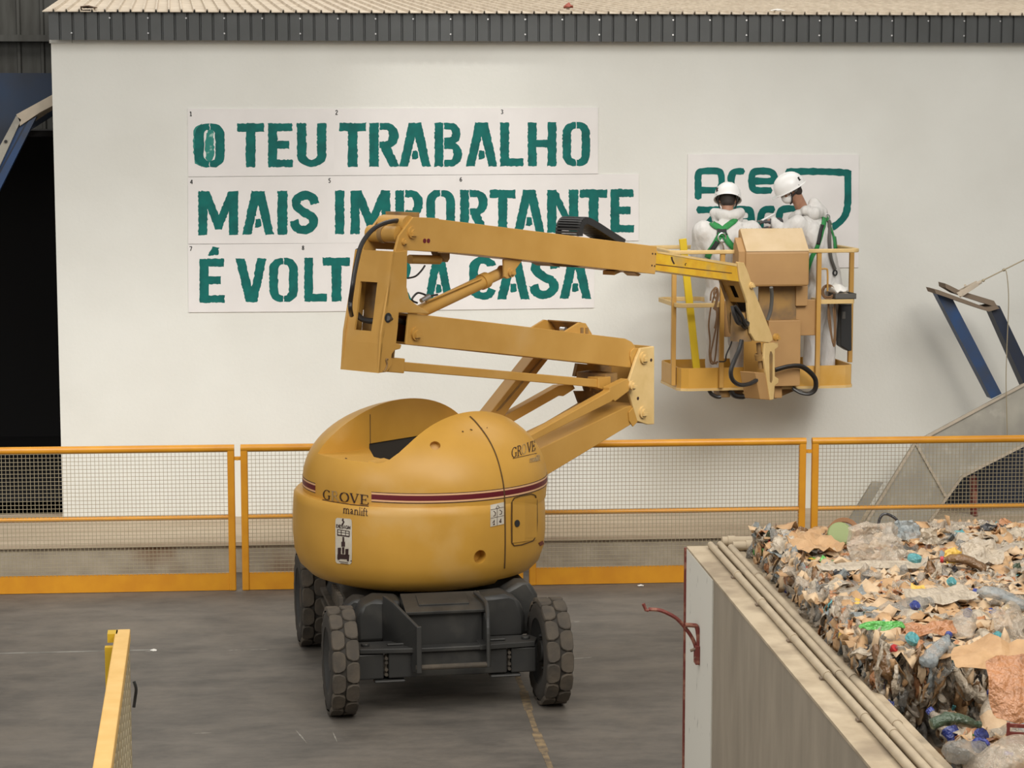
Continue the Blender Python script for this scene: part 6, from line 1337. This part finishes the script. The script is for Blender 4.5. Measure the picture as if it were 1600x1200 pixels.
# red hook bracket on the white strip
t = thing('hook_bracket', 'worn dark red steel hook arm bolted to the white strip of the bay wall', 'hook', on_x(1094, 1030, bx))
hk = conv(990, 920, 8.571); 
xp = Plane(V(bx - 0.02, on_x(1094, 1010, bx).y, 0), V(1, 0.0, 0))
pts = [xp.px(*p, 0.0) for p in hk([(838, 800), (800, 690), (720, 560), (590, 410), (460, 330), (340, 285), (200, 275)])]
bm = NB(); tube(bm, smooth_pts(pts), 0.010, 8); obj('hook_arm', bm, M['redpaint'], t, smooth=True)
bm = NB(); tube(bm, [xp.px(*p, 0.0) for p in hk([(200, 290), (165, 285), (130, 200)])], 0.009, 8); obj('hook_tip', bm, M['redpaint'], t, smooth=True)
bm = NB(); tube(bm, smooth_pts([xp.px(*p, 0.01) for p in hk([(870, 800), (868, 640), (845, 510), (800, 490), (690, 485)])], 4), 0.012, 8); obj('brace', bm, M['redpaint'], t, smooth=True)
bm = NB(); q = on_x(1094, 1022, bx); box2(bm, (q.x - 0.03, q.y - 0.035, q.z - 0.05), (q.x - 0.006, q.y + 0.03, q.z + 0.05)); obj('mount_plate', bm, M['redpaint'], t, bevel=0.004)
bm = NB(); tube(bm, [xp.px(*p, 0.02) for p in hk([(760, 830), (850, 800)])], 0.008, 8); tube(bm, [xp.px(*p, 0.02) for p in hk([(820, 915), (870, 930)])], 0.009, 8); obj('mount_bolt', bm, M['clamp'], t)

# ------------------------------------------------------------------ bales of crushed bottles
def film(name, col, alpha, rough=0.18):
    m = mat(name, col, rough, col2=tuple(c * 0.8 for c in col), scale=14, alpha=alpha, bump=1.0, bscale=38, spec=0.8); return m
FM = [film('clear_plastic_film', (0.60, 0.51, 0.40), 0.45, 0.12), film('milky_plastic', (0.62, 0.525, 0.40), 0.8, 0.2), film('grey_clear_plastic', (0.36, 0.345, 0.31), 0.5, 0.12), mat('tan_cardboard', (0.52, 0.325, 0.165), 0.6, col2=(0.42, 0.25, 0.12), scale=12, bump=0.4),
      mat('pale_paper', (0.62, 0.46, 0.29), 0.6, col2=(0.52, 0.36, 0.215), scale=12, bump=0.3), film('orange_plastic', (0.52, 0.235, 0.10), 0.92, 0.3), film('brown_bottle', (0.22, 0.115, 0.045), 0.9), film('dark_green_bottle', (0.05, 0.085, 0.045), 0.92), film('blue_plastic', (0.03, 0.05, 0.26), 1.0), film('teal_plastic', (0.09, 0.34, 0.36), 1.0), film('dark_scrap', (0.03, 0.028, 0.03), 1.0), film('pale_blue_bottle', (0.38, 0.43, 0.44), 0.55, 0.12), mat('yellow_wrapper', (0.66, 0.42, 0.07), 0.45), mat('red_cap', (0.45, 0.03, 0.03), 0.4), film('bright_green_film', (0.12, 0.46, 0.09), 0.95)]
TOPW = [20, 17, 2, 20, 14, 7, 1.5, 0.7, 1.2, 1.2, 1, 2.5, 0.7, 0.3, 0.2]; SIDEW = [18, 14, 12, 10, 12, 3, 5, 1.5, 1.2, 0.8, 2, 5, 0.5, 0.4, 0.2]
def pick(w): return random.choices(range(len(w)), w)[0]
def flake(bm, c, ax, rx, ry, mi, curl):
    """crushed sheet or flattened bottle side: a small bent patch with thickness"""
    n = 5; g = []; sd = random.random() * 50
    for i in range(n):
        row = []
        for k in range(n):
            u = i / (n - 1) * 2 - 1; v = k / (n - 1) * 2 - 1; a = math.atan2(v, u); m_ = max(abs(u), abs(v))
            cr = (1 + 0.30 * noise.noise(V(math.cos(a) * 1.4 + sd, math.sin(a) * 1.4, 2.0))) * (1 - 0.24 * min(abs(u), abs(v)) / (m_ + 1e-6) * m_)
            h = noise.noise(V(u * 1.3 + sd, v * 1.3, sd)) * curl * 1.5 + noise.noise(V(u * 3 + sd, v * 3, sd + 7)) * curl * 0.5 - 0.25 * m_ * m_ * curl
            row.append(bm.verts.new(c + ax[0] * u * rx * cr + ax[1] * v * ry * cr + ax[2] * h * min(rx, ry)))
        g.append(row)
    for i in range(n - 1):
        for k in range(n - 1):
            f = bm.faces.new((g[i][k], g[i + 1][k], g[i + 1][k + 1], g[i][k + 1])); f.material_index = mi; f.smooth = True
def bottle_mesh(bm, c, d, up, L, r, flat, mi, cap, label=None):
    """flattened drinks bottle with neck and cap"""
    d = d.normalized(); s = d.cross(up).normalized(); u = s.cross(d); prof = [(0.0, 0.3), (0.02, 0.86), (0.10, 1.0), (0.22, 0.86), (0.30, 1.0), (0.46, 0.9), (0.58, 1.0), (0.72, 0.92), (0.82, 0.6), (0.90, 0.34), (0.93, 0.34)]
    n = 12; prev = None; sd = random.random() * 30; first = None
    for (t, k) in prof:
        cur = []
        for i in range(n):
            q = 2 * PI * i / n; w_ = 1 + 0.28 * noise.noise(V(math.cos(q) * 1.5 + sd, math.sin(q) * 1.5, t * 5)); fl = flat + (1 - flat) * (0.9 if t > 0.8 else 0)
            cur.append(bm.verts.new(c + d * L * t + s * r * k * w_ * math.cos(q) + u * r * k * w_ * fl * math.sin(q) + u * 0.02 * math.sin(t * 4 + sd)))
        if prev:
            for i in range(n):
                f = bm.faces.new((prev[i], prev[(i + 1) % n], cur[(i + 1) % n], cur[i])); f.smooth = True
                f.material_index = label if (label is not None and 0.3 <= t <= 0.6) else mi
        else: f = bm.faces.new(cur[::-1]); f.material_index = mi
        prev = cur
    k0 = len(bm.faces); m0 = set(bm.faces)
    cyl(bm, c + d * L * 0.925 + u * 0.02 * math.sin(3.7 + sd), c + d * L * 0.995 + u * 0.02 * math.sin(3.8 + sd), r * 0.40, 12)
    for f in bm.faces:
        if f not in m0: f.material_index = cap
bale_core = mat('pressed_plastic_mass', (0.50, 0.42, 0.32), 0.35, col2=(0.26, 0.22, 0.18), scale=11, bump=0.8, bscale=16, col3=(0.45, 0.25, 0.11), scale3=5)
BT_Z = 1.985
def bale(label, x0, x1, y0, y1, zt, nt, ns, nf, seed):
    random.seed(seed)
    t = thing('plastic_bale', label, 'bale', ((x0 + x1) / 2, (y0 + y1) / 2, 0.9), 'bales of crushed plastic bottles in the concrete bay')
    bm = NB(); r = bmesh.ops.create_cube(bm, size=1); bmesh.ops.subdivide_edges(bm, edges=bm.edges[:], cuts=11, use_grid_fill=True)
    sx, sy, sz = x1 - x0 - 0.05, y1 - y0 - 0.05, zt - 0.02 - 0.9
    for v in bm.verts:
        p = v.co; k = V(p.x * sx, p.y * sy, p.z * sz); c = V((x0 + x1) / 2, (y0 + y1) / 2, 0.9 + sz / 2)
        rr_ = max(0.0, (abs(p.x) + abs(p.y) - 0.86)) * 0.12 + max(0.0, abs(p.x) + p.z - 0.86) * 0.10 + max(0.0, abs(p.y) + p.z - 0.86) * 0.10
        k *= (1 - rr_); q = k + c
        v.co = q + V(p.x, p.y, p.z) * (0.05 * noise.noise(q * 5) + 0.03 * noise.noise(q * 13)); v.co.z = max(v.co.z, 0.901)
    obj('pressed_core', bm, bale_core, t, smooth='all')
    bm = NB()
    for i in range(nt):           # top
        c = V(random.uniform(x0, x1), random.uniform(y0, y1), 0); c.z = zt - 0.012 + 0.035 * noise.noise(V(c.x * 2.6, c.y * 2.6, seed)) + random.uniform(-0.012, 0.016)
        a = random.uniform(0, 6.3); tl = random.gauss(0, 0.19); z_ = V(math.sin(tl) * math.cos(a), math.sin(tl) * math.sin(a), math.cos(tl)); b = random.uniform(0, 6.3); x_ = V(math.cos(b), math.sin(b), 0); x_ = (x_ - z_ * x_.dot(z_)).normalized(); y_ = z_.cross(x_)
        mi = pick(TOPW); s = random.uniform(0.022, 0.066) * (1.15 if mi in (3, 4) else 0.42 if mi in (8, 9, 12, 13) else 1); flake(bm, c, (x_, y_, z_), s * random.uniform(0.8, 1.7), s, mi, random.uniform(0.25, 0.8))
    for (n_, face) in ((ns, 'L'), (nf, 'F')):
        for i in range(n_):       # pressed sides: mostly upright folds
            z = zt - abs(random.gauss(0, 0.22)) - 0.01
            if z < 1.2: z = random.uniform(1.3, zt - 0.05)
            if face == 'L': c = V(x0 + 0.005 + random.uniform(-0.02, 0.025), random.uniform(y0, y1), z); nn = V(-1, random.gauss(0, 0.35), random.gauss(0.1, 0.25)).normalized(); sdv = V(0, 1, 0)
            else: c = V(random.uniform(x0, x1), y0 + 0.005 + random.uniform(-0.02, 0.025), z); nn = V(random.gauss(0, 0.35), -1, random.gauss(0.1, 0.25)).normalized(); sdv = V(1, 0, 0)
            u_ = V(0, 0, 1) + sdv * random.gauss(0, 0.35); u_ = (u_ - nn * u_.dot(nn)).normalized(); mi = pick(SIDEW); s = random.uniform(0.018, 0.042) * (0.6 if mi in (8, 9, 12, 13) else 1)
            flake(bm, c, (u_.cross(nn), u_, nn), s * 0.75, s * random.uniform(1.2, 2.6), mi, random.uniform(0.4, 1.2))
    o = obj('crushed_plastic', bm, FM, t); o['kind'] = 'stuff'; s_ = o.modifiers.new('t', 'SOLIDIFY'); s_.thickness = 0.0025
    return t
def bcorner(px, py, z=None): return on_z(px, py, z or BT_Z)
xl = bx + th + 0.015
yf = by - 0.34
y1_ = bcorner(1300, 905).y; y2_ = bcorner(1420, 1022).y
bale('crushed plastic bale at the far left corner of the bay, near the conduit bend', xl, xl + 1.02, y1_, yf, 1.985, 680, 380, 200, 11)
bale('bale of crushed bottles with tan cardboard top at the far right of the bay', xl + 1.0, xl + 2.1, y1_ + 0.1, yf, 1.995, 520, 30, 60, 12)
bale('crushed plastic bale in the middle of the heap, folded side against the conduits', xl - 0.02, xl + 1.05, y2_, y1_ - 0.03, 1.985, 800, 420, 380, 13)
bale('crushed plastic bale at the right photo edge, behind the nearest bale', xl + 1.03, xl + 2.1, y2_ + 0.25, y1_ + 0.07, 2.0, 520, 40, 200, 14)
bale('nearest bale of crushed bottles with blue caps at the lower right corner', xl + 0.16, xl + 1.45, y2_ - 1.3, y2_ - 0.24, 1.80, 700, 330, 100, 15)
random.seed(99)
# loose bottles and scraps that can be picked out on the heap
def on_top(px, py, h=0.02): return on_z(px, py, BT_Z + h)
def loose_bottle(px, py, ang, L, r, flat, mi, cap, label, group=None, tilt=0.12, lab=None, h=0.03, zb=None):
    c = on_z(px, py, zb if zb else BT_Z + h); d = V(math.cos(ang), math.sin(ang), tilt); bm = NB(); bottle_mesh(bm, c - d * L * 0.5, d, V(0, 0, 1), L, r, flat, mi, cap, lab)
    return tag(obj('crushed_bottle', bm, FM, origin=c), label, 'bottle', group)
g = 'crushed bottles loose on the bales'
loose_bottle(1472, 1135, 2.2, 0.26, 0.040, 0.7, 0, 8, 'clear bottle with blue label ring standing in the gap before the nearest bale', g, 0.9, 8, zb=1.82)
loose_bottle(1508, 975, 1.2, 0.26, 0.05, 0.55, 0, 8, 'clear crushed bottle with purple-blue cap on the middle of the heap', g, 0.25)
loose_bottle(1562, 935, 2.6, 0.24, 0.045, 0.6, 11, 8, 'pale crushed bottle with dark blue cap near the right photo edge', g, 0.1)
loose_bottle(1468, 1010, 0.9, 0.24, 0.038, 0.6, 11, 8, 'pale blue-grey bottle with blue cap pointing up beside the large tan sheet', g, 0.55)
loose_bottle(1405, 960, 0.4, 0.34, 0.085, 0.6, 2, 2, 'large grey translucent jug lying crushed on the middle bale', g, 0.05, h=0.0)
loose_bottle(1330, 925, 0.9, 0.32, 0.09, 0.7, 2, 8, 'dull grey-blue jug crushed against the left side of the heap by the conduits', g, 0.2, zb=1.93)
loose_bottle(1575, 1188, 0.5, 0.32, 0.085, 0.7, 0, 0, 'large clear crumpled bottle at the bottom right corner', g, 0.1, zb=1.86)
loose_bottle(1515, 1172, 0.9, 0.28, 0.06, 0.7, 2, 8, 'dark grey crushed bottle low beside the innermost conduit', g, 0.0, zb=1.88)
loose_bottle(1588, 1120, 1.8, 0.26, 0.05, 0.65, 11, 9, 'blue-white bottle with label at the right photo edge above the red crate', g, 0.35, 11, zb=1.84)
loose_bottle(1556, 1118, 1.4, 0.30, 0.055, 0.6, 1, 8, 'milky bottle with cream label beside two blue caps', g, 0.4, 4, zb=1.84)
loose_bottle(1372, 1006, 1.3, 0.2, 0.035, 0.6, 7, 7, 'dark green bottle wedged low in the side of the middle bale', g, 0.2, zb=1.92)
loose_bottle(1494, 1130, 0.2, 0.2, 0.035, 0.7, 7, 7, 'green glass-like bottle below the upright clear bottle', g, 0.0, zb=1.9)
loose_bottle(1505, 880, 2.8, 0.22, 0.04, 0.6, 6, 13, 'brown bottle with red cap end at the far right of the heap', g, 0.15)
def cap(px, py, mi, label, z=None, r=0.019, tl=(0.4, -0.6, 0.7)):
    c = on_z(px, py, z or BT_Z + 0.05); n_ = V(*tl).normalized(); a = n_.orthogonal().normalized(); bm = NB(); lathe(bm, c, [(0, 0.010), (r * 0.92, 0.010), (r, 0.006), (r, -0.010), (r * 0.88, -0.010), (r * 0.86, 0.002), (0, 0.002)], 18, (a, n_.cross(a), n_))
    return tag(obj('bottle_cap', bm, FM[mi], origin=c, smooth=True), label, 'bottle cap')
cap(1531, 1165, 8, 'bright blue cap in the gap before the nearest bale, larger of the pair', 1.835, 0.032); cap(1534, 1148, 8, 'dark blue cap just above the larger bright blue cap', 1.835, 0.028)
cap(1426, 998, 9, 'teal cap on the middle bale above its folded front', None, 0.030); cap(1559, 994, 9, 'teal cap at the right edge beside crumpled clear film', None, 0.02); cap(1270, 893, 11, 'pale blue cap at the top of the far left bale side', 2.0, 0.02)
cap(1429, 872, 9, 'teal ring lying beyond the crumpled clear sheet', None, 0.034, (0.1, -0.3, 1)); cap(1487, 909, 9, 'teal cap amid tan sheets right of the yellow wrapper', None, 0.022)
cap(1397, 1014, 13, 'small red cap at the front edge of the middle bale', 2.0, 0.018); cap(1430, 946, 8, 'blue cap beside the large grey jug', None, 0.022)
def scrap(name, px, py, rx, ry, mi, label, cat, ax=XYZ, h=0.03, flat=0.5, th_=0.01, z=None):
    c = on_z(px, py, z or BT_Z + h); bm = NB(); crumple(bm, c, (rx, ry), ax, px * 0.37, th_, 9, flat); return tag(obj(name, bm, FM[mi], origin=c, smooth=True), label, cat)
def tilted(a, b): 
    z_ = V(math.sin(b) * math.cos(a), math.sin(b) * math.sin(a), math.cos(b)); x_ = V(0, 0, 1).cross(z_); x_ = x_.normalized() if x_.length > 1e-3 else V(1, 0, 0); return (x_, z_.cross(x_), z_)
scrap('crumpled_sheet', 1368, 852, 0.145, 0.115, 0, 'large crumpled clear plastic sheet standing up at the far side of the heap', 'plastic sheet', tilted(-1.4, 1.0), 0.09, 0.55, 0.02)
scrap('cardboard_sheet', 1360, 884, 0.26, 0.05, 1, 'long flat tan strip under the large crumpled clear sheet', 'cardboard', tilted(-1.5, 0.2), 0.03, 0.3)
scrap('cardboard_sheet', 1272, 848, 0.12, 0.13, 3, 'tan cardboard flap at the far left corner of the heap', 'cardboard', tilted(-1.2, 0.25), 0.05, 0.4)
scrap('yellow_wrapper', 1490, 869, 0.042, 0.04, 12, 'crumpled yellow wrapper at the far side of the heap', 'wrapper', tilted(-1.6, 0.8), 0.06, 0.6)
scrap('yellow_wrapper', 1437, 925, 0.035, 0.06, 12, 'folded yellow wrapper on the middle of the heap', 'wrapper', tilted(-1.6, 0.4), 0.05, 0.6)
scrap('green_film', 1378, 978, 0.10, 0.025, 14, 'bright green film strip lying before the large grey jug', 'film', tilted(-1.5, 0.3), 0.06, 0.8)
scrap('orange_sheet', 1452, 983, 0.12, 0.05, 5, 'orange-red plastic sheet behind the teal cap', 'plastic sheet', tilted(-1.5, 0.3), 0.04, 0.6)
scrap('cardboard_sheet', 1552, 1026, 0.16, 0.12, 3, 'large tan cardboard sheet at the front right of the heap', 'cardboard', tilted(-1.7, 0.35), 0.06, 0.35)
scrap('cardboard_sheet', 1585, 1075, 0.10, 0.14, 5, 'orange-tan carton below the large tan sheet at the right edge', 'cardboard', tilted(-1.6, 0.9), 0.03, 0.4)
scrap('cardboard_sheet', 1470, 930, 0.18, 0.08, 1, 'pale triangular sheet across the centre of the heap', 'cardboard', tilted(-1.2, 0.25), 0.05, 0.35)
scrap('crumpled_sheet', 1535, 862, 0.10, 0.09, 1, 'pale crumpled bag beside the yellow wrapper at the far side', 'plastic sheet', tilted(-1.5, 0.6), 0.06, 0.5)
scrap('crumpled_sheet', 1588, 965, 0.10, 0.09, 0, 'crumpled clear film ball at the right photo edge', 'plastic sheet', tilted(-1.5, 0.4), 0.06, 0.8)
scrap('crumpled_sheet', 1222, 850, 0.05, 0.07, 1, 'whitish plastic flap over the far conduits at the corner', 'plastic sheet', tilted(-2.2, 0.5), 0.04, 0.6)
scrap('crumpled_sheet', 1418, 828, 0.07, 0.055, 11, 'pale peaked plastic piece right of the black handle', 'plastic sheet', tilted(-1.5, 1.0), 0.09, 0.7)
scrap('crumpled_sheet', 1452, 838, 0.045, 0.045, 1, 'whitish peaked plastic piece at the far edge of the heap', 'plastic sheet', tilted(-1.5, 1.0), 0.07, 0.7)
# green lid in a rusty rim
c = on_z(1312, 834, BT_Z + 0.07); n_ = V(-0.25, -0.85, 0.5).normalized(); a = n_.orthogonal().normalized(); ax_ = (a, n_.cross(a), n_)
t = thing('round_lid', 'pale green round lid with brown rim at the far edge of the heap', 'lid', c); bm = NB(); lathe(bm, c, [(0, 0.012), (0.055, 0.010), (0.062, 0.0), (0.055, -0.006), (0, -0.006)], 24, ax_); obj('lid_disc', bm, mat('pale_green_plastic', (0.24, 0.29, 0.12), 0.6), t, smooth=True)
bm = NB(); lathe(bm, c - n_ * 0.015 + V(0.02, 0, 0.01), [(0.058, 0.0), (0.078, 0.008), (0.082, -0.008), (0.058, -0.012)], 24, ax_, closed=True); obj('lid_rim', bm, mat('brown_rim', (0.30, 0.15, 0.07), 0.7), t, smooth=True)
# black handle loop
hp0 = Plane(on_z(1390, 842, BT_Z + 0.03), V(1, 0, 0)); bm = NB(); tube(bm, smooth_pts([hp0.px(*p, 0) for p in ((1372, 832), (1374, 812), (1382, 803), (1396, 808), (1405, 818), (1402, 826), (1396, 838))], 4), 0.0075, 8)
tag(obj('bucket_handle', bm, FM[10], origin=hp0.px(1390, 838, 0), smooth=True), 'black plastic handle loop standing behind the crumpled clear sheet', 'handle')
# red crate corner at the right edge
c = on_z(1594, 1160, 1.84); bm = NB()
for z in (0, 0.03, 0.06): box(bm, c + V(0.02, 0, z), (0.14, 0.012, 0.012), (V(0.95, -0.3, 0), V(0.3, 0.95, 0), V(0, 0, 1)))
for k in (-0.06, 0.0, 0.06): box(bm, c + V(0.02 + k, -k * 0.3, 0.03), (0.012, 0.012, 0.08), (V(0.95, -0.3, 0), V(0.3, 0.95, 0), V(0, 0, 1)))
tag(obj('crate_corner', bm, M['redpaint'], origin=c), 'dark red crate grid at the right photo edge', 'crate')
